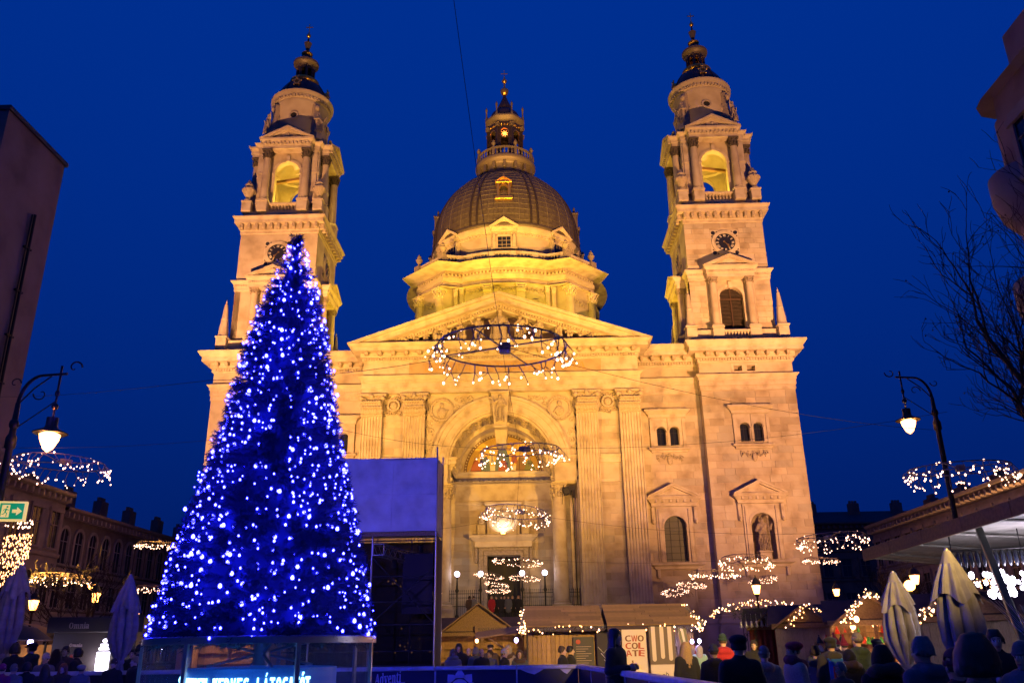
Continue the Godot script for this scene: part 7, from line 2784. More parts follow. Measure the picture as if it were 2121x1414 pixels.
func market():
	rng.seed = 77
	mat("curtain_red", lin(0.16, 0.025, 0.012), 0.8)
	mat("counter_pale", lin(0.6, 0.45, 0.33), 0.6)
	mat("banner_white", lin(0.5, 0.42, 0.42), 0.7)
	mat("banner_dark", lin(0.03, 0.025, 0.035), 0.7)
	mat("banner_grey", lin(0.12, 0.09, 0.08), 0.8)
	mat("chalkboard", lin(0.04, 0.035, 0.04), 0.7)
	mat("choco", lin(0.12, 0.03, 0.025), 0.6)
	mat("choco_red", lin(0.3, 0.03, 0.02), 0.6)
	mat("cream", lin(0.6, 0.5, 0.45), 0.6)
	mat("cocoa", lin(0.18, 0.07, 0.05), 0.6)
	mat("kiosk_dark", lin(0.028, 0.018, 0.016), 0.6)
	mat("kiosk_letter", lin(0.35, 0.25, 0.22), 0.6)
	mat("awning_orange", lin(0.5, 0.28, 0.08), 0.8)
	mat("side_cloth", lin(0.06, 0.04, 0.035), 0.9)
	glow("sign_green", Color(0.02, 0.42, 0.28), 1.6, lin(0.01, 0.06, 0.03))
	mat("canopy_board", lin(0.22, 0.21, 0.18), 0.75, 0.0, M.plaster_dim.albedo_texture, 0.4)
	mat("fascia", lin(0.22, 0.11, 0.045), 0.7, 0.0, M.timber.albedo_texture, 0.8)
	for i in 4:
		var k: float = [1.0, 0.85, 1.1, 0.95][i]
		var m := mat("shutter_%d" % i, lin(0.42 * k, 0.33 * k, 0.2 * k), 0.75, 0.0, M.plank_0.albedo_texture)
		m.uv1_scale = Vector3(5, 0.5, 5)
	var net := mat("net", Color(0.02, 0.015, 0.02, 0.86), 0.9)
	net.transparency = BaseMaterial3D.TRANSPARENCY_ALPHA
	glow("sign_blue", Color(0.0, 0.16, 0.5), 0.8, lin(0.02, 0.08, 0.2))
	glow("sign_white", Color(0.55, 0.85, 1.0), 5.0)
	glow("exit_glow", Color(0.95, 0.8, 0.45), 0.9, lin(0.3, 0.25, 0.15))
	glow("menu_glow", Color(0.95, 0.92, 1.0), 3.0)
	glow("hut_glow", Color(1.0, 0.75, 0.5), 8.0)
	glow("cool_glow", Color(0.75, 0.7, 1.0), 10.0)
	fir_tree()
	rink()
	stage_tower()
	rings()
	# chocolate huts
	choc_hut(Vector3(3.68, 0, 45.0), 2.75, "plank hut with long boarded roof left of the chocolate banner")
	var h2 := choc_hut(Vector3(6.68, 0, 45.3), 3.1, "boarded-roof hut behind the chocolate and striped banners")
	garland([Vector3(2.3, 2.95, 43.2), Vector3(2.22, 2.3, 45.05), Vector3(2.3, 2.2, 45.1), Vector3(5.1, 2.27, 45.1), Vector3(8.15, 2.22, 45.4), Vector3(8.3, 2.35, 45.4), Vector3(8.05, 3.0, 43.5)], "silver garland with warm bulbs along the eaves of the plank huts", 110, 0.12)
	var mb := thing("menu_board", "dark menu board hanging on the plank hut wall", "sign", Vector3(4.36, 1.5, 44.4), 0.0)
	var b := MB.new()
	b.box(-0.36, 0.36, -0.55, 0.48, 0, 0.03, 0.006)
	part(mb, "panel", b, M.chalkboard)
	for i in 9:
		b = MB.new()
		b.box(-0.26, 0.26 - 0.1 * (i % 3), 0.16 - i * 0.075, 0.172 - i * 0.075, 0.03, 0.034)
		part(mb, "text_line", b, M.kiosk_letter)
	b = MB.new()
	b.ell(Vector3(-0.18, 0.32, 0.03), Vector3(0.09, 0.08, 0.006), Basis(), 10, 4)
	part(mb, "picture", b, M.choco_red)
	var bn := thing("banner", "dark banner with a purple swirl at the hut corner", "banner", Vector3(5.12, 1.35, 44.75), -0.35)
	b = MB.new()
	b.box(-0.33, 0.33, -0.85, 0.85, 0, 0.012)
	part(bn, "cloth", b, M.banner_dark)
	for i in 4:
		b = MB.new()
		b.tube([Vector3(-0.3 + i * 0.1, 0.3 - i * 0.2, 0.014), Vector3(-0.1 + i * 0.08, 0.1 - i * 0.2, 0.016), Vector3(0.1, 0.3 - i * 0.24, 0.014)], 0.012, 0.004, 4)
		part(bn, "swirl", b, M.print_pale)
	b = MB.new()
	for i in 12:
		b.box(0.12, 0.17, -0.7 + i * 0.08, -0.64 + i * 0.08, 0.012, 0.016)
	part(bn, "lettering", b, M.print_pale, "stuff")
	# chocolate banner
	var cb := thing("banner", "tall white banner reading CHOCOLATE above a cup of cream", "banner", Vector3(5.98, 1.3, 45.55), 0.0)
	b = MB.new()
	b.box(-0.4, 0.4, -1.0, 0.88, 0, 0.012)
	part(cb, "cloth", b, M.banner_white)
	for q: Array in [["CWO", 0.6], ["COL", 0.37], ["ATE", 0.14]]:
		for j in 3:
			var t := text_part(cb, "banner_letter", (q[0] as String)[j], 0.2, M.choco if int(j + q[1] * 10.0) % 2 == 0 else M.choco_red, 0.02, false)
			fit_text(t, 0.2, 0.19, Vector3(-0.2 + j * 0.21, q[1], 0.02), Basis(Vector3.BACK, (j - 1) * -0.08))
	b = MB.new()
	b.cbox(Vector3(-0.08, -0.2, 0.018), Vector3(0.24, 0.05, 0.014), Basis(Vector3.BACK, 0.1))
	b.cbox(Vector3(-0.08, -0.2, 0.02), Vector3(0.05, 0.24, 0.014), Basis(Vector3.BACK, 0.1))
	part(cb, "plus_sign", b, M.choco)
	b = MB.new()
	b.extrude(PackedVector2Array([V2(-0.14, -0.5), V2(0.3, -0.5), V2(0.26, -0.98), V2(-0.1, -0.98)]), 0.012, 0.02)
	part(cb, "cup", b, M.cocoa)
	for q: Array in [[-0.06, -0.46, 0.1], [0.08, -0.42, 0.13], [0.22, -0.46, 0.1], [0.06, -0.32, 0.1], [0.1, -0.24, 0.06]]:
		b = MB.new()
		b.ell(Vector3(q[0], q[1], 0.02), Vector3(q[2], q[2] * 0.8, 0.012), Basis(), 12, 4)
		part(cb, "cream", b, M.cream)
	var sb := thing("banner", "brown banner with three white drips, next to the chocolate banner", "banner", Vector3(6.9, 1.4, 45.55), 0.0)
	b = MB.new()
	b.box(-0.42, 0.42, -0.3, 0.86, 0, 0.012)
	part(sb, "cloth", b, M.banner_grey)
	for q: Array in [[-0.28, -0.22], [0.0, -0.14], [0.26, -0.2]]:
		b = MB.new()
		b.box(q[0] - 0.065, q[0] + 0.065, q[1] + 0.06, 0.86, 0.012, 0.02)
		b.lathe([V2(0.065, 0), V2(0.065, 0.008), V2(0, 0.008)], 14, Transform3D(Basis(Vector3.RIGHT, PI / 2), Vector3(q[0], q[1] + 0.06, 0.0125)))
		part(sb, "drip", b, M.banner_white)
	b = MB.new()
	b.box(-0.42, 0.42, -1.1, -0.32, 0, 0.014)
	part(sb, "lower_cloth", b, M.banner_white)
	var t2 := text_part(sb, "banner_lettering", "FORRÓ", 0.2, M.banner_dark, 0.008, false)
	fit_text(t2, 0.5, 0.16, Vector3(-0.1, -0.68, 0.018), Basis(Vector3.BACK, 0.3))
	t2 = text_part(sb, "banner_lettering", "CSOKI", 0.2, M.banner_dark, 0.008, false)
	fit_text(t2, 0.5, 0.16, Vector3(0.1, -0.86, 0.018), Basis(Vector3.BACK, 0.3))
	var fg := thing("flag", "blue and white striped flag hanging at the hut's right end", "flag", Vector3(7.55, 1.75, 45.6), 0.0)
	for i in 3:
		b = MB.new()
		b.extrude(PackedVector2Array([V2(-0.12 + i * 0.09, 0.45), V2(-0.03 + i * 0.09, 0.42), V2(0.14 + i * 0.05, -0.55), V2(0.08 + i * 0.05, -0.5)]), i * 0.004, 0.012 + i * 0.004)
		part(fg, "stripe", b, M.board_blue if i != 1 else M.print_pale)
	for q: Array in [[7.95, 1.78], [8.2, 1.79]]:
		var l := thing("hut_lamp", "white spot lamp under the eave, %s of the pair at the hut end" % ("left" if q[0] < 8.0 else "right"), "lamp", Vector3(q[0], q[1], 45.2), 0.0, "white spot lamps of the hut")
		b = MB.new()
		b.ell(Vector3(), Vector3(0.06, 0.075, 0.06), Basis(), 10, 6)
		part(l, "bulb", b, M.cool_glow)
		b = MB.new()
		b.tube([Vector3(0, 0.06, -0.02), Vector3(0, 0.35, -0.1)], 0.012, 0.012, 5)
		part(l, "arm", b, M.iron)
		omni("hut_lamp_light", Vector3(q[0], q[1] - 0.02, 45.3), Color(0.75, 0.72, 1.0), 1.2, 0.06)
	# hut left of the plank huts, under the church steps
	var gh := gable_hut(Vector3(-0.1, 0, 30.5), 0.0, 4.6, "dark wide-gabled hut below the church steps, beside the stage", true)
	var sg := thing("hut_sign", "small wooden name board on the dark gabled hut", "sign", Vector3(0.5, 2.55, 31.1))
	b = MB.new()
	b.box(-0.8, 0.8, -0.18, 0.18, 0, 0.05, 0.01)
	part(sg, "board", b, M.timber)
	var tx := text_part(sg, "lettering", "MANUFAKTÚRA", 0.2, M.kiosk_dark, 0.01)
	fit_text(tx, 1.3, 0.17, Vector3(0, 0, 0.056))
	hut_light(Vector3(-0.3, 2.0, 29.6), 2.0, "warm bulb inside the dark gabled hut")
	hut_light(Vector3(1.9, 1.95, 37.6), 2.5, "white bulb under the slanting awning beside the plank hut", "cool_glow")
	var aw := thing("awning", "slanting boarded awning with a yellow brace left of the plank hut", "awning", Vector3(1.5, 0, 41.0))
	b = MB.new()
	b.cbox(Vector3(0, 2.25, 0), Vector3(2.2, 0.05, 1.6), Basis(Vector3.BACK, 0.12) * Basis(Vector3.RIGHT, 0.15))
	part(aw, "roof", b, M.timber)
	b = MB.new()
	b.tube([Vector3(-0.7, 2.1, 0.6), Vector3(0.85, 1.1, 0.6)], 0.03, 0.03, 6)
	part(aw, "brace", b, M.board_0)
	# curtained hut, bells and garlands
	var ch := gable_hut(Vector3(13.1, 0, 37.2), -0.3, 2.5, "hut with closed dark red curtains and fir trimming", false, true)
	garland([Vector3(10.3, 2.85, 36.6), Vector3(10.9, 3.15, 37.2), Vector3(11.9, 3.35, 37.4), Vector3(12.9, 3.3, 37.5), Vector3(13.9, 3.1, 37.8), Vector3(14.6, 2.95, 38.0)], "lit silver garland arching over the curtained hut", 110, 0.13)
	var fr := thing("fir_trimming", "fir branches trimming the front of the curtained hut", "fir trimming", Vector3(12.9, 0, 37.55))
	var tuft := MB.new()
	for i in 14:
		var a := i * 2.4
		var d := Vector3(cos(a), sin(a) - 0.3, sin(i * 1.7)).normalized()
		var w := d.cross(Vector3(0.3, 1, 0.2)).normalized() * 0.03
		tuft.flat(-w, w, d, d.cross(w).normalized())
	var ts := []
	for i in 700:
		var p := Vector3(rng.randf_range(-1.8, 1.6), 2.65 + rng.randf() * 0.45, rng.randf() * 0.25)
		if i % 3 == 0:
			p = Vector3([-1.0, 0.55][i % 2] + rng.randf() * 0.12, rng.randf() * 2.6, 0.2)
		ts.push_back(Transform3D(Basis(Vector3(rng.randf(), rng.randf(), 0.2).normalized(), rng.randf() * 6) * Basis.from_scale(Vector3.ONE * rng.randf_range(0.08, 0.17)), p))
	multi(fr, "needles", tuft.mesh(), M.needle, ts)
	var pb := thing("plank_sign", "weathered plank sign among the fir trimming", "sign", Vector3(13.0, 2.62, 37.85), 0.0)
	for i in 9:
		b = MB.new()
		b.cbox(Vector3(-0.55 + i * 0.135, i * 0.018 - 0.05, 0), Vector3(0.125, 0.32 + rng.randf() * 0.05, 0.03), Basis(Vector3.BACK, 0.12), 0.006)
		part(pb, "plank", b, M["shutter_%d" % (i % 4)])
	var bell := MB.new()
	bell.lathe([V2(0.0, 0.14), V2(0.04, 0.12), V2(0.045, 0.05), V2(0.085, -0.1), V2(0.08, -0.11)], 10)
	bell.tube([Vector3(0, 0.12, 0), Vector3(0, 0.42, 0)], 0.006, 0.006, 4)
	bell.ell(Vector3(0, -0.12, 0), Vector3(0.03, 0.03, 0.03), Basis(), 6, 4)
	for i in 9:
		lone("hanging_bell", bell, M.bell_silver, "silver bell, %s in the row hanging before the church wall" % ["leftmost", "second from the left", "third from the left", "fourth from the left", "middle one", "fourth from the right", "third from the right", "second from the right", "rightmost"][i], "bell", "row of hanging bells").position = Vector3(11.4 + i * 0.215, 2.42 + i * 0.01, 37.7)
	# gabled huts on the right
	gable_hut(Vector3(13.35, 0, 40.0), -0.33, 2.3, "gabled hut with pale closed shutters, left of the lit stall", false)
	garland([Vector3(12.55, 2.32, 40.45), Vector3(13.35, 3.12, 40.65), Vector3(14.2, 2.45, 40.9), Vector3(14.6, 2.4, 41.0), Vector3(15.2, 2.42, 41.2)], "lit garland on the gable of the shuttered hut", 80, 0.13)
	gable_hut(Vector3(14.55, 0, 43.7), -0.33, 2.7, "brightly lit stall with counter and ornaments, left of the parasols", true)
	garland([Vector3(13.35, 2.3, 44.2), Vector3(13.75, 2.85, 44.4), Vector3(14.3, 3.3, 44.5), Vector3(14.95, 2.9, 44.75), Vector3(15.6, 2.35, 44.9)], "lit garland on the gable of the bright stall", 90, 0.14)
	gable_hut(Vector3(16.0, 0, 47.6), -0.6, 3.0, "plank hut behind the nearer closed parasol", false)
	garland([Vector3(14.4, 2.35, 47.7), Vector3(14.9, 2.75, 48.2), Vector3(15.5, 3.4, 48.6), Vector3(16.2, 3.3, 49.0)], "lit garland on the gable behind the nearer parasol", 70, 0.15)
	hut_light(Vector3(14.0, 2.2, 43.4), 5.0, "left bright bulb inside the lit stall")
	hut_light(Vector3(14.7, 2.25, 43.6), 5.0, "middle bright bulb inside the lit stall")
	hut_light(Vector3(15.4, 2.25, 43.8), 5.0, "right bright bulb inside the lit stall")
	hut_light(Vector3(13.75, 2.42, 44.55), 2.5, "bright lamp under the eave of the lit stall")
	var wares := [["red", lin(0.5, 0.03, 0.02)], ["gold", lin(0.6, 0.35, 0.08)], ["white", lin(0.7, 0.68, 0.62)], ["green", lin(0.03, 0.2, 0.04)]]
	for q: Array in wares:
		mat("ware_" + q[0], q[1], 0.35)
	for i in 64:
		var shp := MB.new()
		var r := rng.randf_range(0.05, 0.1)
		if i % 3 == 0:
			shp.ell(Vector3(), Vector3(r, r, r), Basis(), 8, 6)
		elif i % 3 == 1:
			shp.lathe([V2(r, -r), V2(r * 1.1, 0), V2(r * 0.4, r), V2(r * 0.5, r * 1.6), V2(0, r * 1.8)], 8)
		else:
			shp.lathe([V2(r * 1.2, -r), V2(r * 0.8, -r * 0.2), V2(0.0, r * 2.2)], 8)
		var c: String = ["red", "gold", "white", "green"][rng.randi() % 4]
		var u := rng.randf_range(-1.2, 1.2)
		var sh := i % 3
		var loc := Vector3(u, [1.3, 1.7, 2.08][sh], -1.9 + rng.randf() * 0.1) if i < 46 else Vector3(u, 1.12, -0.1)
		lone("ornament", shp, M["ware_" + c], "small %s ornament for sale in the lit stall" % c, "ornament", "ornaments for sale in the lit stall (%s)" % c).position = Vector3(14.55, 0, 43.7) + Basis(Vector3.UP, -0.33) * loc
	# wares of the hat seller
	for i in 12:
		var shp := MB.new()
		shp.lathe([V2(0.16, 0), V2(0.14, 0.02), V2(0.12, 0.08), V2(0.05, 0.2), V2(0, 0.26)], 10)
		shp.ell(Vector3(0, 0.27, 0), Vector3(0.03, 0.03, 0.03), Basis(), 6, 4)
		lone("hat", shp, M[["ware_red", "ware_white", "board_blue"][i % 3]], "%s pointed knitted hat on the rack before the shuttered hut" % ["red", "white", "blue"][i % 3], "hat", "%s knitted hats on the rack" % ["red", "white", "blue"][i % 3]).position = Vector3(13.2 + (i % 4) * 0.27, 1.1 + int(i / 4.0) * 0.28, 42.0)
	var rk := MB.new()
	for k in 3:
		rk.box(13.05, 14.15, 1.06 + k * 0.28, 1.09 + k * 0.28, 41.9, 42.1)
	rk.box(13.02, 13.06, 0, 1.7, 41.9, 42.1)
	rk.box(14.14, 14.18, 0, 1.7, 41.9, 42.1)
	lone("hat_rack", rk, M.timber, "wooden rack of knitted hats in front of the shuttered hut", "rack")
	# thermometer-like strip sign
	var ss := thing("strip_sign", "narrow white strip sign on a pole right of the parasol", "sign", Vector3(13.55, 0, 49.6), -0.1)
	b = MB.new()
	b.box(-0.02, 0.02, 0, 1.3, -0.02, 0.02)
	part(ss, "pole", b, M.timber)
	b = MB.new()
	b.cbox(Vector3(-0.1, 1.9, 0), Vector3(0.2, 1.2, 0.02), Basis(Vector3.BACK, 0.12), 0.004)
	part(ss, "panel", b, M.banner_white)
	b = MB.new()
	for i in 5:
		b.cbox(Vector3(-0.1, 2.25 - i * 0.16, 0.012), Vector3(0.1, 0.05, 0.006), Basis(Vector3.BACK, 0.12))
	part(ss, "lettering", b, M.choco_red, "stuff")
	closed_umbrella(Vector3(10.35, 0, 56.4), 3.05, 0.3, "closed lilac-grey parasol before the lit stall")
	closed_umbrella(Vector3(9.18, 0, 61.4), 3.0, 1.4, "nearer closed lilac-grey parasol at the right")
	closed_umbrella(Vector3(-8.3, 0, 51.7), 3.65, 0.8, "closed parasol between the kiosk and the blue tree")
	closed_umbrella(Vector3(-11.3, 0, 51.9), 4.15, 2.0, "closed parasol at the left edge under the exit sign lamp")
	canopy()
	left_market()


func hut_light(at: Vector3, e: float, label: String, m := "hut_glow"):
	var o := thing("hut_bulb", label, "lamp", at, 0.0, "bulbs inside the market huts")
	var b := MB.new()
	b.ell(Vector3(), Vector3(0.09, 0.11, 0.09), Basis(), 10, 6)
	part(o, "bulb", b, M[m])
	b = MB.new()
	b.tube([Vector3(0, 0.1, 0), Vector3(0, 0.4, 0)], 0.01, 0.01, 4)
	part(o, "flex", b, M.cable)
	omni("hut_bulb_light", at, Color(1.0, 0.76, 0.5) if m == "hut_glow" else Color(0.8, 0.76, 1.0), e, 0.09)


func canopy():
	# big sloping pavilion roof at the right edge
	var o := thing("pavilion", "large flat pavilion roof with pale boarded underside, right edge", "pavilion")
	var A := Vector3(12.3, 4.0, 50.0)
	var B := Vector3(11.75, 4.05, 65.0)
	var C := Vector3(16.9, 4.15, 65.0)
	var D := Vector3(16.75, 4.0, 46.4)
	var n := (B - A).cross(D - A).normalized()
	if n.y < 0:
		n = -n
	for i in 8:
		var t0 := i / 8.0
		var t1 := (i + 1) / 8.0
		var b := MB.new()
		var p := [A.lerp(B, t0), A.lerp(B, t1), D.lerp(C, t1), D.lerp(C, t0)]
		var e: Vector3 = (p[1] - p[0]).normalized() * 0.012
		p = [p[0] + e, p[1] - e, p[2] - e, p[3] + e]
		var nn: Vector3 = (p[1] - p[0]).cross(p[2] - p[0]).normalized()
		nn = nn if nn.y > 0 else -nn
		b.quad(p[0], p[1], p[2], p[3], -nn)
		b.quad(p[0] + nn * 0.06, p[1] + nn * 0.06, p[2] + nn * 0.06, p[3] + nn * 0.06, nn)
		b.quad(p[0], p[3], p[3] + nn * 0.06, p[0] + nn * 0.06, -e.normalized())
		b.quad(p[1], p[2], p[2] + nn * 0.06, p[1] + nn * 0.06, e.normalized())
		part(o, "ceiling_board", b, M.canopy_board)
	for i in 7:
		var t := (i + 0.6) / 7.0
		var b := MB.new()
		var p := A.lerp(B, t) - n * 0.05
		var q := D.lerp(C, t) - n * 0.05
		b.tube([p, q], 0.035, 0.035, 4)
		part(o, "rafter", b, M.canopy_board)
	for i in 7:
		var t0 := i / 7.0
		var t1 := (i + 1) / 7.0
		var b := MB.new()
		var p := A.lerp(B, t0)
		var q := A.lerp(B, t1)
		b.cbox((p + q) * 0.5 + Vector3(-0.06, 0.03, 0), Vector3(0.06, 0.32, p.distance_to(q) - 0.02), Basis.looking_at(q - p, Vector3.UP), 0.01)
		part(o, "fascia_board", b, M.fascia)
	var b := MB.new()
	b.tube([D, C], 0.06, 0.06, 6)
	b.tube([A, D], 0.05, 0.05, 6)
	part(o, "edge_beam", b, M.canopy_board)
	b = MB.new()
	var leg := Vector3(12.35, 3.95, 56.4) - Vector3(9.7, 0, 62.7)
	b.cbox(Vector3(9.7, 0, 62.7) + leg * 0.5, Vector3(0.13, 0.15, leg.length()), Basis.looking_at(leg, Vector3.UP), 0.01)
	part(o, "brace", b, M.green_iron)
	for q: Array in [[16.5, 52.0], [16.5, 62.0]]:
		b = MB.new()
		b.tube([Vector3(q[0], 0, q[1]), Vector3(q[0], 4.0, q[1])], 0.08, 0.08, 8)
		part(o, "post", b, M.green_iron)
	# icicle lights hanging on a rail under the roof
	var E := Vector3(12.35, 3.62, 55.0)
	var F := Vector3(16.0, 3.62, 57.0)
	var il := thing("icicle_light", "dense dazzling white icicle lights under the pavilion roof", "icicle lights", E)
	b = MB.new()
	b.tube([Vector3(), F - E], 0.03, 0.03, 5)
	for k in 4:
		b.tube([(F - E) * (k / 3.0), (F - E) * (k / 3.0) + Vector3(0, 0.42, 0)], 0.015, 0.015, 4)
	part(il, "rail", b, M.iron)
	var bm := MB.new()
	bm.ell(Vector3(), Vector3(0.05, 0.07, 0.05), Basis(), 6, 4)
	var bulb := bm.mesh()
	for i in 230:
		var p := (F - E) * pow(rng.randf(), 0.9) + Vector3((rng.randf() - 0.5) * 0.5, -0.52 - rng.randf() * 0.5, (rng.randf() - 0.5) * 0.5)
		var m := part(il, "bulb", bulb, M.white_bulb)
		var s := rng.randf_range(0.7, 1.5)
		m.transform = Transform3D(Basis.from_scale(Vector3(s, s, s)), p)
	for i in 34:
		b = MB.new()
		b.lathe([V2(0.03, -0.03), V2(0.06, -0.1), V2(0.055, -0.3), V2(0.02, -0.38)], 6, Transform3D(Basis(), (F - E) * (i / 33.0)))
		part(il, "hanging_glass", b, M.dark_glass)
	omni("icicle_omni", E.lerp(F, 0.3) + Vector3(0, -0.8, 0.4), Color(0.95, 0.9, 1.0), 4.0, 0.25)
	omni("icicle_omni", E.lerp(F, 0.75) + Vector3(0, -0.8, 0.4), Color(0.95, 0.9, 1.0), 4.0, 0.25)
	var tg := thing("white_twigs", "bundle of white painted twigs in a pot below the icicle lights", "decoration", Vector3(9.55, 0, 62.9))
	b = MB.new()
	for i in 46:
		var a := rng.randf() * TAU
		var d := Vector3(cos(a) * 0.5, 1.0, sin(a) * 0.5) * rng.randf_range(0.5, 0.8)
		b.tube([Vector3(0, 1.35, 0), Vector3(0, 1.35, 0) + d * 0.6, Vector3(0, 1.35, 0) + d * 1.1 + Vector3(d.x, 0, d.z) * 0.35], 0.008, 0.003, 3, false)
	part(tg, "twig", b, M.banner_white, "stuff")
	b = MB.new()
	b.lathe([V2(0.16, 0), V2(0.2, 1.2), V2(0.22, 1.36), V2(0.18, 1.36)], 14)
	part(tg, "pot", b, M.timber)


func left_market():
	# exit sign on the left lamp post
	var s := thing("exit_sign", "green emergency exit sign with running man and arrow on the lamp post", "sign", Vector3(-9.95, 4.95, 54.9), 0.22)
	var b := MB.new()
	b.box(-0.33, 0.33, -0.24, 0.24, -0.1, -0.01, 0.015)
	part(s, "box", b, M.exit_glow)
	b = MB.new()
	b.box(-0.27, 0.27, -0.19, 0.19, -0.012, 0.0)
	part(s, "panel", b, M.sign_green)
	b = MB.new()
	b.extrude(PackedVector2Array([V2(0.02, -0.04), V2(0.12, -0.04), V2(0.12, -0.1), V2(0.24, 0.0), V2(0.12, 0.1), V2(0.12, 0.04), V2(0.02, 0.04)]), 0.0, 0.006)
	part(s, "arrow", b, M.exit_glow)
	b = MB.new()
	b.box(-0.22, -0.04, -0.15, 0.15, 0.0, 0.004)
	part(s, "doorway", b, M.exit_glow)
	b = MB.new()
	b.ell(Vector3(-0.1, 0.1, 0.006), Vector3(0.025, 0.025, 0.004), Basis(), 8, 4)
	b.tube([Vector3(-0.11, 0.06, 0.006), Vector3(-0.13, -0.02, 0.006)], 0.022, 0.018, 5)
	b.tube([Vector3(-0.13, -0.02, 0.006), Vector3(-0.09, -0.06, 0.006), Vector3(-0.1, -0.13, 0.006)], 0.013, 0.01, 5)
	b.tube([Vector3(-0.13, -0.02, 0.006), Vector3(-0.16, -0.07, 0.006), Vector3(-0.2, -0.08, 0.006)], 0.013, 0.01, 5)
	b.tube([Vector3(-0.11, 0.05, 0.006), Vector3(-0.07, 0.02, 0.006), Vector3(-0.05, 0.04, 0.006)], 0.01, 0.008, 5)
	b.tube([Vector3(-0.11, 0.05, 0.006), Vector3(-0.16, 0.04, 0.006), Vector3(-0.18, 0.0, 0.006)], 0.01, 0.008, 5)
	part(s, "running_man", b, M.sign_green)
	# curtain of lights fixed to the post
	var n := thing("light_curtain", "curtain of golden lights hanging either side of the left lamp post", "light curtain", Vector3(-10.3, 4.55, 54.6))
	var bm := MB.new()
	bm.ell(Vector3(), Vector3(0.01, 0.024, 0.01), Basis(), 5, 4)
	var bulb := bm.mesh()
	var wire := MB.new()
	var ts := []
	for e: float in [-1.0, 1.0]:
		for i in 16:
			var x := e * (0.1 + i * 0.045)
			var L := 1.5 - absf(x) * 1.15
			wire.tube([Vector3(x, -0.1 + absf(x) * 0.12, 0), Vector3(x, -0.1 - L, 0)], 0.004, 0.004, 3, false)
			for j in 16:
				var t := rng.randf()
				ts.push_back(Transform3D(Basis(), Vector3(x + rng.randf() * 0.03, -0.12 - t * L, rng.randf() * 0.03)))
		for k in 26:
			var m := part(n, "bulb", bulb, M.warm_bulb)
			m.transform = Transform3D(Basis.from_scale(Vector3(1.3, 1.0, 1.3)), Vector3(e * (0.1 + rng.randf() * 0.7), 0.0 + rng.randf() * 0.22, rng.randf() * 0.1))
	part(n, "wire", wire, M.cable)
	multi(n, "light_bulbs", bulb, M.gold_bulb, ts)
	# dark cafe kiosk
	var k := thing("kiosk", "dark cafe kiosk with a lit menu panel, left of the closed parasol", "kiosk", Vector3(-12.6, 0, 45.0), 0.25)
	b = MB.new()
	b.box(-1.15, 1.5, 0, 2.35, -1.8, 0)
	part(k, "wall", b, M.kiosk_dark)
	b = MB.new()
	b.box(-1.35, 1.7, 2.35, 2.85, -1.9, 0.2, 0.02)
	part(k, "fascia", b, M.kiosk_dark)
	var t := text_part(k, "lettering", "Omnia", 0.3, M.kiosk_letter, 0.02)
	fit_text(t, 0.62, 0.2, Vector3(-0.35, 2.58, 0.212))
	t = text_part(k, "lettering", "Omnia", 0.2, M.kiosk_letter, 0.02)
	fit_text(t, 0.4, 0.11, Vector3(-0.4, 1.95, 0.02))
	for i in 3:
		b = MB.new()
		b.box(0.85, 1.15, 2.62 - i * 0.07, 2.65 - i * 0.07, 0.2, 0.206)
		part(k, "text_line", b, M.kiosk_letter)
	for q: Array in [[-0.5, 1.6], [-0.25, 1.6]]:
		b = MB.new()
		b.ell(Vector3(q[0], q[1], 0.0), Vector3(0.06, 0.06, 0.015), Basis(), 10, 4)
		part(k, "cup_picture", b, M.choco_red)
	b = MB.new()
	b.box(0.3, 0.72, 0.75, 1.72, 0.0, 0.05, 0.01)
	part(k, "menu_panel", b, M.menu_glow)
	b = MB.new()
	b.box(0.34, 0.68, 1.78, 1.86, 0.0, 0.04)
	b.box(0.38, 0.64, 1.9, 1.98, 0.0, 0.04)
	b.ell(Vector3(0.51, 2.08, 0.02), Vector3(0.09, 0.07, 0.02), Basis(), 10, 5)
	part(k, "menu_heading", b, M.menu_glow)
	omni("menu_light", Vector3(-12.1, 1.4, 45.25), Color(0.95, 0.92, 1.0), 1.5, 0.2)
	var pst := thing("pale_post", "pale slanting board post right of the closed parasol", "post", Vector3(-8.6, 0, 46.5), 0.0)
	b = MB.new()
	b.cbox(Vector3(0, 1.3, 0), Vector3(0.2, 2.6, 0.05), Basis(Vector3.BACK, -0.06))
	part(pst, "board", b, M.banner_white)
	# orange awning stall
	var a := thing("awning_stall", "food stall under a rounded orange awning at the far left", "market stall", Vector3(-15.6, 0, 45.0), 0.3)
	b = MB.new()
	for i in 8:
		var a0 := PI * i / 8.0
		var a1 := PI * (i + 1) / 8.0
		var p := [Vector3(-cos(a0) * 1.5, 2.0 + sin(a0) * 0.75, 0.4), Vector3(-cos(a1) * 1.5, 2.0 + sin(a1) * 0.75, 0.4)]
		var nn := Vector3(-cos((a0 + a1) * 0.5), sin((a0 + a1) * 0.5), 0)
		b.quad(p[0], p[1], p[1] - Vector3(0, 0, 2.2), p[0] - Vector3(0, 0, 2.2), nn)
	part(a, "awning", b, M.awning_orange)
	b = MB.new()
	b.box(-1.4, 1.4, 0, 1.0, -0.3, 0.2)
	part(a, "counter", b, M.timber)
	b = MB.new()
	b.box(-1.4, 1.4, 0, 2.0, -1.85, -1.8)
	part(a, "back_wall", b, M.shutter_0)
	for x: float in [-1.4, 1.4]:
		b = MB.new()
		b.tube([Vector3(x, 0, 0.3), Vector3(x, 2.05, 0.3)], 0.04, 0.04, 6)
		part(a, "post", b, M.iron)
	hut_light(Vector3(-15.7, 2.15, 44.3), 2.5, "warm bulb under the orange awning")
	hut_light(Vector3(-13.9, 2.05, 46.3), 1.0, "white star-like lamp between awning and kiosk", "cool_glow")
	gable_hut(Vector3(-9.4, 0, 40.5), 0.25, 2.6, "small lit hut seen between the pale post and the blue tree", true)
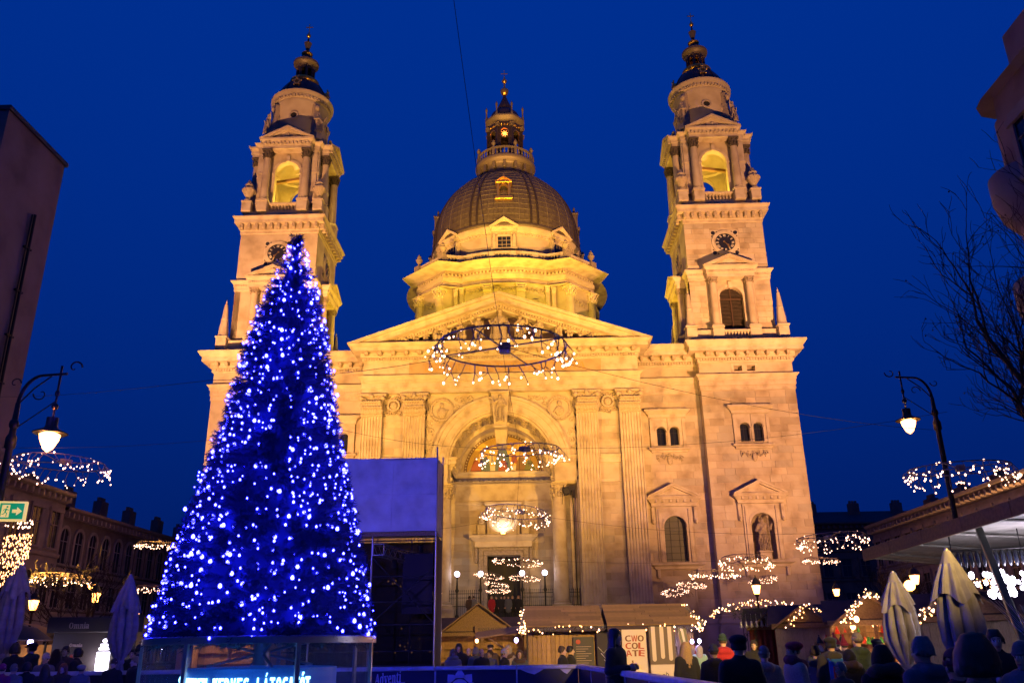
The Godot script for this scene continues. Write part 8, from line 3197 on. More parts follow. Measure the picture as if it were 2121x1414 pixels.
	hut_light(Vector3(-9.6, 2.0, 39.9), 2.0, "bulb inside the small hut beside the blue tree")
	garland([Vector3(-10.6, 2.3, 41.3), Vector3(-9.2, 2.35, 41.0), Vector3(-8.2, 2.3, 40.8)], "lit garland on the small hut beside the blue tree", 36, 0.1)
	var bk := thing("garden_parasol", "dark round parasol beside the kiosk", "parasol", Vector3(-13.9, 0, 47.2))
	b = MB.new()
	b.lathe([V2(1.1, 2.1), V2(0.6, 2.45), V2(0, 2.6)], 16)
	part(bk, "canopy_cloth", b, M.kiosk_dark)
	b = MB.new()
	b.tube([Vector3(0, 0, 0), Vector3(0, 2.55, 0)], 0.03, 0.03, 6)
	part(bk, "pole", b, M.iron)


# ---- figures: tapered capsules joined with a smooth minimum, meshed as surface nets
class Net:
	var lo: Vector3
	var cell: float
	var nx: int
	var ny: int
	var nz: int
	var f := PackedFloat32Array()

	func _init(a: Vector3, b: Vector3, c: float):
		lo = a
		cell = c
		nx = int(ceil((b.x - a.x) / c)) + 1
		ny = int(ceil((b.y - a.y) / c)) + 1
		nz = int(ceil((b.z - a.z) / c)) + 1
		f.resize(nx * ny * nz)
		f.fill(1.0)

	# capsule a-b with radii; sq squashes it along an axis through its middle; k smooths; cut < 0 carves
	func cap(a: Vector3, b: Vector3, ra: float, rb: float, k := 0.03, sq := Vector3.ONE, cut := false):
		var rm := maxf(ra, rb) + k + cell * 1.5
		var r3 := Vector3(rm, rm, rm) * sq + Vector3.ONE * cell * 1.5
		var mn := (a.min(b) - r3 - lo) / cell
		var mx := (a.max(b) + r3 - lo) / cell
		var inv := Vector3.ONE / sq
		var sa := a * inv
		var ba := (b - a) * inv
		var l2 := maxf(ba.length_squared(), 1e-9)
		var mins := minf(sq.x, minf(sq.y, sq.z))
		for z in range(maxi(0, int(mn.z)), mini(nz - 1, int(mx.z) + 1) + 1):
			for y in range(maxi(0, int(mn.y)), mini(ny - 1, int(mx.y) + 1) + 1):
				var at := (z * ny + y) * nx
				for x in range(maxi(0, int(mn.x)), mini(nx - 1, int(mx.x) + 1) + 1):
					var p := (lo + Vector3(x, y, z) * cell) * inv - sa
					var t := clampf(p.dot(ba) / l2, 0.0, 1.0)
					var d := ((p - ba * t).length() - (ra + (rb - ra) * t)) * mins
					var o := f[at + x]
					if cut:
						d = -d
						var h := maxf(k - absf(o - d), 0.0) / k
						f[at + x] = maxf(o, d) + h * h * k * 0.25
					else:
						var h := maxf(k - absf(o - d), 0.0) / k
						f[at + x] = minf(o, d) - h * h * k * 0.25

	func ball(c: Vector3, r: Vector3, k := 0.02, cut := false):
		var m := maxf(r.x, maxf(r.y, r.z))
		cap(c, c + Vector3(0, 0.0001, 0), m, m, k, r / m, cut)

	# appends the surface to b; paint(point) gives the colour
	func into(b: MB, paint: Callable, T := Transform3D()):
		var idx := PackedInt32Array()
		idx.resize(nx * ny * nz)
		idx.fill(-1)
		var pts := PackedVector3Array()
		for z in nz - 1:
			for y in ny - 1:
				var at := (z * ny + y) * nx
				for x in nx - 1:
					var i := at + x
					var f0 := f[i]
					if f0 > cell * 2.2:
						continue
					var v: Array[float] = [f0, f[i + 1], f[i + nx], f[i + nx + 1], f[i + nx * ny], f[i + nx * ny + 1], f[i + nx * ny + nx], f[i + nx * ny + nx + 1]]
					var m := 0
					for q in 8:
						if v[q] < 0.0:
							m += 1
					if m == 0 or m == 8:
						continue
					var s := Vector3()
					var cnt := 0
					for e: Vector2i in [Vector2i(0, 1), Vector2i(2, 3), Vector2i(4, 5), Vector2i(6, 7), Vector2i(0, 2), Vector2i(1, 3), Vector2i(4, 6), Vector2i(5, 7), Vector2i(0, 4), Vector2i(1, 5), Vector2i(2, 6), Vector2i(3, 7)]:
						if (v[e.x] < 0.0) != (v[e.y] < 0.0):
							var t := v[e.x] / (v[e.x] - v[e.y])
							var pa := Vector3(e.x & 1, (e.x >> 1) & 1, e.x >> 2)
							var pb := Vector3(e.y & 1, (e.y >> 1) & 1, e.y >> 2)
							s += pa.lerp(pb, t)
							cnt += 1
					idx[i] = pts.size()
					pts.push_back(lo + (Vector3(x, y, z) + s / cnt) * cell)
		var quads := []
		var nrm := PackedVector3Array()
		nrm.resize(pts.size())
		var sx := 1
		var sy := nx
		var sz := nx * ny
		for z in range(1, nz - 1):
			for y in range(1, ny - 1):
				var at := (z * ny + y) * nx
				for x in range(1, nx - 1):
					var i := at + x
					if absf(f[i]) > cell * 2.2:
						continue
					var inn := f[i] < 0.0
					for ax in 3:
						var st: int = [sx, sy, sz][ax]
						if inn == (f[i + st] < 0.0):
							continue
						var u: int = [sy, sz, sx][ax]
						var w: int = [sz, sx, sy][ax]
						var a := idx[i]
						var b2 := idx[i - u]
						var c := idx[i - u - w]
						var d := idx[i - w]
						if a < 0 or b2 < 0 or c < 0 or d < 0:
							continue
						var nn := (pts[c] - pts[a]).cross(pts[d] - pts[b2])
						var dir := Vector3()
						dir[ax] = 1.0 if inn else -1.0
						if nn.dot(dir) < 0:
							nn = -nn
						nrm[a] += nn
						nrm[b2] += nn
						nrm[c] += nn
						nrm[d] += nn
						quads.push_back([a, b2, c, d])
		for i in nrm.size():
			nrm[i] = nrm[i].normalized()
		for q: Array in quads:
			if b.tint:
				b.col = paint.call((pts[q[0]] + pts[q[2]]) * 0.5)
			b.quadn(T * pts[q[0]], T * pts[q[1]], T * pts[q[2]], T * pts[q[3]], T.basis * nrm[q[0]], T.basis * nrm[q[1]], T.basis * nrm[q[2]], T.basis * nrm[q[3]])


var _robed := {}


# carved robed figure 1.75 m tall, feet at the origin, facing +z; four poses
func robed(k: int) -> ArrayMesh:
	if _robed.has(k):
		return _robed[k]
	var n := Net.new(Vector3(-0.75, -0.02, -0.45), Vector3(0.75, 1.95, 0.6), 0.032)
	var seat := 0.0
	n.cap(Vector3(0, 0.05, 0), Vector3(0, 1.0, 0), 0.26, 0.19, 0.04, Vector3(1.05, 1, 0.8))
	n.cap(Vector3(0, 0.95, 0), Vector3(0, 1.35, 0), 0.18, 0.2, 0.06, Vector3(1.1, 1, 0.75))
	n.cap(Vector3(0, 1.4, 0), Vector3(0, 1.52, 0.02), 0.07, 0.06, 0.03)
	n.ball(Vector3(0, 1.62, 0.03), Vector3(0.1, 0.135, 0.12), 0.02)
	if k == 0:
		n.cap(Vector3(0, 1.7, 0), Vector3(0, 1.86, 0.0), 0.1, 0.02, 0.02, Vector3(1, 1, 0.6))
		n.cap(Vector3(-0.2, 1.38, 0), Vector3(-0.36, 1.08, 0.08), 0.085, 0.08)
		n.cap(Vector3(-0.36, 1.08, 0.08), Vector3(-0.16, 0.98, 0.28), 0.08, 0.05)
		n.cap(Vector3(0.2, 1.38, 0), Vector3(0.4, 1.15, 0.1), 0.085, 0.075)
		n.cap(Vector3(0.4, 1.15, 0.1), Vector3(0.46, 1.4, 0.24), 0.07, 0.045)
	elif k == 1:
		n.cap(Vector3(-0.2, 1.38, 0), Vector3(-0.42, 1.2, 0.1), 0.085, 0.07)
		n.cap(Vector3(-0.42, 1.2, 0.1), Vector3(-0.6, 1.5, 0.2), 0.065, 0.04)
		n.cap(Vector3(0.2, 1.38, 0), Vector3(0.34, 1.06, 0.06), 0.085, 0.075)
		n.cap(Vector3(0.34, 1.06, 0.06), Vector3(0.1, 1.1, 0.28), 0.07, 0.045)
		n.ball(Vector3(0, 1.66, -0.04), Vector3(0.13, 0.14, 0.12), 0.03)
	elif k == 2:
		n.cap(Vector3(-0.14, 0.75, 0.05), Vector3(-0.16, 0.72, 0.38), 0.16, 0.14, 0.06)
		n.cap(Vector3(0.14, 0.75, 0.05), Vector3(0.16, 0.72, 0.38), 0.16, 0.14, 0.06)
		n.cap(Vector3(-0.16, 0.7, 0.38), Vector3(-0.18, 0.05, 0.36), 0.14, 0.17, 0.06)
		n.cap(Vector3(0.16, 0.7, 0.38), Vector3(0.18, 0.05, 0.36), 0.14, 0.17, 0.06)
		n.cap(Vector3(-0.22, 1.36, 0), Vector3(-0.42, 1.05, 0.12), 0.09, 0.08)
		n.cap(Vector3(-0.42, 1.05, 0.12), Vector3(-0.5, 1.15, 0.36), 0.07, 0.05)
		n.cap(Vector3(0.22, 1.36, 0), Vector3(0.4, 1.05, 0.14), 0.09, 0.08)
		n.cap(Vector3(0.4, 1.05, 0.14), Vector3(0.25, 0.9, 0.4), 0.07, 0.05)
		n.cap(Vector3(0, 1.72, 0.02), Vector3(0, 1.84, 0.02), 0.1, 0.11, 0.01)
	else:
		n.cap(Vector3(-0.2, 1.36, 0), Vector3(-0.3, 1.15, 0.2), 0.085, 0.075)
		n.cap(Vector3(-0.3, 1.15, 0.2), Vector3(-0.05, 1.25, 0.42), 0.07, 0.045)
		n.cap(Vector3(0.2, 1.36, 0), Vector3(0.3, 1.12, 0.2), 0.085, 0.075)
		n.cap(Vector3(0.3, 1.12, 0.2), Vector3(0.06, 1.22, 0.42), 0.07, 0.045)
		n.cap(Vector3(0.1, 0.55, 0.1), Vector3(0.12, 0.5, 0.45), 0.16, 0.12, 0.06)
		n.cap(Vector3(0.12, 0.5, 0.45), Vector3(0.12, 0.05, 0.4), 0.12, 0.12, 0.06)
	for i in 6:
		var x := -0.22 + i * 0.088
		n.cap(Vector3(x * 0.7, 1.0, 0.2), Vector3(x * 1.25, 0.05, 0.24 + 0.02 * (i % 2)), 0.02, 0.035, 0.03)
	# drape from shoulder to hip
	n.cap(Vector3(0.16, 1.42, 0.1), Vector3(-0.2, 0.95, 0.18), 0.05, 0.07, 0.03)
	n.cap(Vector3(-0.2, 0.95, 0.18), Vector3(-0.28, 0.4, 0.1), 0.07, 0.05, 0.03)
	var b := MB.new()
	n.into(b, func(_p): return Color.WHITE)
	_robed[k] = b.mesh()
	return _robed[k]


var _skin := {}
var _clothes := {}
var _hair := {}


func head_net() -> Net:
	var n := Net.new(Vector3(-0.12, -0.13, -0.15), Vector3(0.12, 0.26, 0.17), 0.0085)
	n.ball(Vector3(0, 0.135, -0.015), Vector3(0.077, 0.1, 0.098), 0.02)
	n.ball(Vector3(0, 0.06, 0.025), Vector3(0.058, 0.078, 0.068), 0.03)
	n.ball(Vector3(0, 0.0, 0.06), Vector3(0.026, 0.022, 0.024), 0.025)
	n.cap(Vector3(0, 0.115, 0.088), Vector3(0, 0.072, 0.112), 0.008, 0.014, 0.015)
	n.cap(Vector3(-0.045, 0.128, 0.07), Vector3(0.045, 0.128, 0.07), 0.013, 0.013, 0.02)
	n.cap(Vector3(-0.02, 0.037, 0.085), Vector3(0.02, 0.037, 0.085), 0.008, 0.008, 0.01)
	for s: float in [-1.0, 1.0]:
		n.ball(Vector3(s * 0.031, 0.108, 0.09), Vector3(0.017, 0.011, 0.014), 0.01, true)
		n.ball(Vector3(s * 0.031, 0.107, 0.073), Vector3(0.013, 0.012, 0.013), 0.004)
		n.ball(Vector3(s * 0.08, 0.09, -0.005), Vector3(0.012, 0.032, 0.02), 0.008)
	n.cap(Vector3(0, -0.11, -0.03), Vector3(0, 0.04, -0.02), 0.058, 0.052, 0.03)
	return n


func paint_face(p: Vector3) -> Color:
	if p.z > 0.05:
		var ax := absf(p.x)
		if absf(p.y - 0.107) < 0.01 and absf(ax - 0.031) < 0.014:
			return Color(0.04, 0.03, 0.03) if absf(ax - 0.031) < 0.006 else Color(0.6, 0.58, 0.55)
		if absf(p.y - 0.133) < 0.007 and ax > 0.014 and ax < 0.05:
			return Color(0.10, 0.06, 0.04)
		if absf(p.y - 0.037) < 0.009 and ax < 0.024:
			return Color(0.42, 0.16, 0.13)
	return Color(0.52, 0.33, 0.24)


func hand_net() -> Net:
	# right hand hanging down, palm towards -x, thumb forward
	var n := Net.new(Vector3(-0.06, -0.21, -0.07), Vector3(0.05, 0.03, 0.09), 0.0075)
	n.cap(Vector3(0, 0.02, 0), Vector3(0, -0.04, 0), 0.026, 0.03, 0.015, Vector3(0.7, 1, 1))
	n.cap(Vector3(0, -0.04, 0), Vector3(0, -0.09, 0.002), 0.036, 0.038, 0.015, Vector3(0.45, 1, 1))
	for k in 4:
		var z := 0.03 - k * 0.02
		var L: float = [0.05, 0.06, 0.056, 0.042][k]
		var a := Vector3(0, -0.09, z)
		var b := a + Vector3(-0.008, -L * 0.55, 0)
		n.cap(a, b, 0.0095, 0.009, 0.005)
		n.cap(b, b + Vector3(-L * 0.4, -L * 0.6, 0), 0.009, 0.0078, 0.004)
	n.cap(Vector3(-0.004, -0.04, 0.025), Vector3(-0.012, -0.075, 0.055), 0.012, 0.0105, 0.008)
	n.cap(Vector3(-0.012, -0.075, 0.055), Vector3(-0.02, -0.11, 0.056), 0.0105, 0.009, 0.004)
	return n


# joints of the right arm: shoulder, elbow, wrist
func arm(pose: int) -> Array:
	if pose == 1:
		return [Vector3(0.19, 1.39, -0.01), Vector3(0.27, 1.12, -0.03), Vector3(0.13, 1.16, 0.25)]
	if pose == 5:
		return [Vector3(0.19, 0.99, -0.01), Vector3(0.26, 0.74, 0.08), Vector3(0.14, 0.62, 0.3)]
	return [Vector3(0.19, 1.39, -0.01), Vector3(0.26, 1.11, -0.03), Vector3(0.25, 0.87, 0.05)]


func body_mesh(pose: int) -> ArrayMesh:
	if _skin.has(pose):
		return _skin[pose]
	var b := MB.new(Transform3D(), true)
	var dy := -0.4 if pose == 5 else 0.0
	var n := Net.new(Vector3(-0.36, -0.01, -0.25), Vector3(0.36, 1.52, 0.62), 0.03)
	n.cap(Vector3(0, 0.92 + dy, 0), Vector3(0, 1.3 + dy, 0), 0.14, 0.16, 0.05, Vector3(1.1, 1, 0.72))
	n.cap(Vector3(-0.15, 1.38 + dy, 0), Vector3(0.15, 1.38 + dy, 0), 0.06, 0.06, 0.06)
	n.cap(Vector3(0, 1.36 + dy, 0), Vector3(0, 1.5 + dy, 0), 0.056, 0.054, 0.03)
	for s: float in [-1.0, 1.0]:
		var A := arm(pose)
		var m := Vector3(s, 1, 1)
		n.cap(A[0] * m, A[1] * m, 0.055, 0.042, 0.03)
		n.cap(A[1] * m, A[2] * m, 0.042, 0.03, 0.02)
		var hip := Vector3(s * 0.09, 0.9 + dy, 0)
		var knee := Vector3(s * 0.1, 0.5, 0.02) if pose != 5 else Vector3(s * 0.12, 0.5, 0.42)
		var ank := Vector3(s * 0.1, 0.09, -0.02) if pose != 5 else Vector3(s * 0.12, 0.09, 0.4)
		n.cap(hip, knee, 0.09, 0.06, 0.03)
		n.cap(knee, ank, 0.058, 0.04, 0.02)
		n.cap(ank + Vector3(0, -0.03, -0.03), ank + Vector3(s * 0.02, -0.05, 0.15), 0.04, 0.035, 0.02)
	n.into(b, func(_p): return Color(0.52, 0.33, 0.24))
	head_net().into(b, paint_face, Transform3D(Basis(), Vector3(0, 1.53 + dy, 0.0)))
	var hn := hand_net()
	for s: float in [-1.0, 1.0]:
		var A := arm(pose)
		var d: Vector3 = (A[2] - A[1]).normalized()
		var x := Vector3.RIGHT - d * d.x
		x = x.normalized()
		var T := Transform3D(Basis.from_scale(Vector3(s, 1, 1)) * Basis(x, -d, x.cross(-d)), A[2] * Vector3(s, 1, 1))
		hn.into(b, func(_p): return Color(0.52, 0.33, 0.24), T)
	_skin[pose] = b.mesh()
	return _skin[pose]


# 0 long coat, 1 jacket with bent arms, 2 jacket with hood down, 3 fur hood, 4 scarf, 5 seated
func clothes(kind: int) -> Array:
	if _clothes.has(kind):
		return _clothes[kind]
	var pose := 1 if kind == 1 else (5 if kind == 5 else 0)
	var dy := -0.4 if kind == 5 else 0.0
	var n := Net.new(Vector3(-0.42, 0.3, -0.32), Vector3(0.42, 1.62, 0.42), 0.023)
	n.cap(Vector3(0, 0.95 + dy, 0), Vector3(0, 1.3 + dy, 0), 0.185, 0.21, 0.06, Vector3(1.12, 1, 0.74))
	n.cap(Vector3(-0.16, 1.375 + dy, -0.01), Vector3(0.16, 1.375 + dy, -0.01), 0.088, 0.088, 0.06)
	if kind != 5:
		n.cap(Vector3(0, 0.62 if kind in [0, 4] else 0.86, 0), Vector3(0, 1.0, 0), 0.225, 0.185, 0.04, Vector3(1.08, 1, 0.8))
	n.cap(Vector3(0, 1.43 + dy, -0.01), Vector3(0, 1.49 + dy, -0.01), 0.085, 0.078, 0.03)
	var A := arm(pose)
	for s: float in [-1.0, 1.0]:
		var m := Vector3(s, 1, 1)
		n.cap(A[0] * m, A[1] * m, 0.085, 0.07, 0.04)
		n.cap(A[1] * m, A[2] * m, 0.07, 0.056, 0.02)
	# creases
	for i in 5:
		var y := 0.92 + dy + i * 0.09
		n.cap(Vector3(-0.12 + 0.05 * (i % 3), y, -0.19), Vector3(0.13 - 0.04 * (i % 2), y + 0.03, -0.185), 0.012, 0.012, 0.03)
		n.cap(Vector3(0.22 * (1 if i % 2 else -1), 1.0 + i * 0.06 + dy, 0.04), Vector3(0.3 * (1 if i % 2 else -1), 1.02 + i * 0.06 + dy, -0.08), 0.012, 0.01, 0.03)
	var b := MB.new()
	if kind == 2:
		n.cap(Vector3(-0.07, 1.44, -0.12), Vector3(0.07, 1.44, -0.12), 0.085, 0.085, 0.03, Vector3(1, 0.8, 0.8))
		n.cap(Vector3(-0.1, 1.47, 0.0), Vector3(-0.06, 1.46, -0.12), 0.05, 0.06, 0.03)
		n.cap(Vector3(0.1, 1.47, 0.0), Vector3(0.06, 1.46, -0.12), 0.05, 0.06, 0.03)
	n.into(b, func(_p): return Color.WHITE)
	var t := Net.new(Vector3(-0.26, -0.01, -0.2), Vector3(0.26, 1.0, 0.62), 0.026)
	for s: float in [-1.0, 1.0]:
		var knee := Vector3(s * 0.1, 0.5, 0.02) if kind != 5 else Vector3(s * 0.12, 0.5, 0.42)
		var ank := Vector3(s * 0.1, 0.1, -0.02) if kind != 5 else Vector3(s * 0.12, 0.1, 0.4)
		t.cap(Vector3(s * 0.09, 0.9 + dy, 0), knee, 0.115, 0.082, 0.03)
		t.cap(knee, ank, 0.08, 0.07, 0.02)
	var b2 := MB.new()
	t.into(b2, func(_p): return Color.WHITE)
	t = Net.new(Vector3(-0.22, -0.01, -0.16), Vector3(0.22, 0.2, 0.66), 0.018)
	for s: float in [-1.0, 1.0]:
		var ank := Vector3(s * 0.1, 0.1, -0.02) if kind != 5 else Vector3(s * 0.12, 0.1, 0.4)
		t.cap(ank + Vector3(0, -0.05, -0.04), ank + Vector3(s * 0.02, -0.055, 0.16), 0.048, 0.042, 0.02)
	var b3 := MB.new()
	t.into(b3, func(_p): return Color.WHITE)
	var extra: ArrayMesh = null
	if kind >= 3 and kind <= 4:
		var f := Net.new(Vector3(-0.26, 1.3, -0.28), Vector3(0.26, 1.66, 0.2), 0.02)
		for i in 14:
			var a := TAU * i / 14
			var r := 0.15 if kind == 3 else 0.115
			f.ball(Vector3(sin(a) * r, 1.47 + 0.05 * cos(a) * (-1 if kind == 3 else 1), cos(a) * r - 0.03), Vector3(1, 1, 1) * (0.06 + 0.012 * (i % 3)), 0.025)
		var be := MB.new()
		f.into(be, func(_p): return Color.WHITE)
		extra = be.mesh()
	_clothes[kind] = [b.mesh(), b2.mesh(), b3.mesh(), extra]
	return _clothes[kind]


func hair_mesh(kind: String) -> ArrayMesh:
	if _hair.has(kind):
		return _hair[kind]
	# in the head's own frame (chin near y 0)
	var n := Net.new(Vector3(-0.17, -0.34, -0.22), Vector3(0.17, 0.42, 0.17), 0.013)
	if kind in ["short", "bald", "bob", "long"]:
		var g: float = 0.012 if kind == "short" else (0.004 if kind == "bald" else 0.022)
		n.ball(Vector3(0, 0.145 if kind != "bald" else 0.11, -0.022), Vector3(0.08 + g, 0.098 + g, 0.1 + g) if kind != "bald" else Vector3(0.086, 0.06, 0.098), 0.02)
		if kind == "bob":
			for i in 9:
				var a := -PI * 0.62 + PI * 1.24 * i / 8.0
				n.cap(Vector3(-sin(a) * 0.085, 0.14, -cos(a) * 0.09 - 0.015), Vector3(-sin(a) * 0.095, 0.05, -cos(a) * 0.098 - 0.01), 0.028, 0.03, 0.03)
		if kind == "long":
			for i in 9:
				var a := -PI * 0.55 + PI * 1.1 * i / 8.0
				n.cap(Vector3(-sin(a) * 0.085, 0.14, -cos(a) * 0.09 - 0.01), Vector3(-sin(a) * 0.13, -0.27 + 0.04 * absf(i - 4), -cos(a) * 0.13), 0.03, 0.035, 0.025)
		for i in 30:
			var a := PI * 0.42 + PI * 1.16 * i / 29.0
			var r := 1.0 + 0.05 * sin(i * 2.7)
			var low := 0.1 if kind == "short" else (0.07 if kind == "bob" else -0.2)
			if kind != "bald":
				n.cap(Vector3(sin(a) * 0.05, 0.24, cos(a) * 0.06 - 0.02), Vector3(sin(a) * (0.09 + g) * r, low + 0.03 * sin(i * 1.9), cos(a) * (0.1 + g) * r - 0.015), 0.012, 0.013, 0.012)
		n.ball(Vector3(0, 0.07, 0.1), Vector3(0.062, 0.085, 0.09), 0.02, true)
		n.ball(Vector3(0, -0.06, 0.06), Vector3(0.08, 0.1, 0.09), 0.02, true)
	elif kind == "beanie":
		n.ball(Vector3(0, 0.165, -0.02), Vector3(0.094, 0.11, 0.11), 0.01)
		n.cap(Vector3(0, 0.0, -0.02), Vector3(0, 0.115, -0.02), 0.11, 0.11, 0.01, Vector3(1, 1, 1), true)
		for i in 14:
			var a := TAU * i / 14
			n.ball(Vector3(sin(a) * 0.082, 0.14, cos(a) * 0.098 - 0.02), Vector3(0.026, 0.028, 0.026), 0.012)
	elif kind == "cap":
		n.ball(Vector3(0, 0.185, -0.02), Vector3(0.115, 0.065, 0.13), 0.01)
		n.ball(Vector3(0, 0.15, 0.1), Vector3(0.08, 0.016, 0.065), 0.02)
		for i in 12:
			var a := PI * 0.5 + PI * i / 11.0
			n.ball(Vector3(cos(a - PI / 2) * 0.082, 0.1, sin(a + PI) * 0.0 - absf(sin(a - PI / 2)) * 0.1 - 0.01), Vector3(0.02, 0.04, 0.02), 0.02)
	elif kind == "beret":
		n.ball(Vector3(0.0, 0.19, -0.035), Vector3(0.125, 0.07, 0.14), 0.01)
		n.ball(Vector3(0, 0.145, -0.02), Vector3(0.09, 0.05, 0.105), 0.02)
	elif kind == "hoodup":
		n.ball(Vector3(0, 0.13, -0.03), Vector3(0.12, 0.145, 0.14), 0.02)
		n.cap(Vector3(0, 0.1, -0.06), Vector3(0, -0.1, -0.06), 0.12, 0.12, 0.04)
		n.ball(Vector3(0, 0.09, 0.1), Vector3(0.075, 0.1, 0.12), 0.02, true)
	else:
		n.cap(Vector3(0, 0.17, -0.02), Vector3(0.03, 0.36, -0.06), 0.1, 0.02, 0.01)
		for i in 16:
			var a := TAU * i / 16
			n.ball(Vector3(sin(a) * 0.088, 0.145, cos(a) * 0.105 - 0.02), Vector3(0.03, 0.03, 0.03), 0.012)
		n.ball(Vector3(0.035, 0.38, -0.065), Vector3(0.035, 0.035, 0.035), 0.01)
	var b := MB.new()
	n.into(b, func(_p): return Color.WHITE)
	_hair[kind] = b.mesh()
	return _hair[kind]


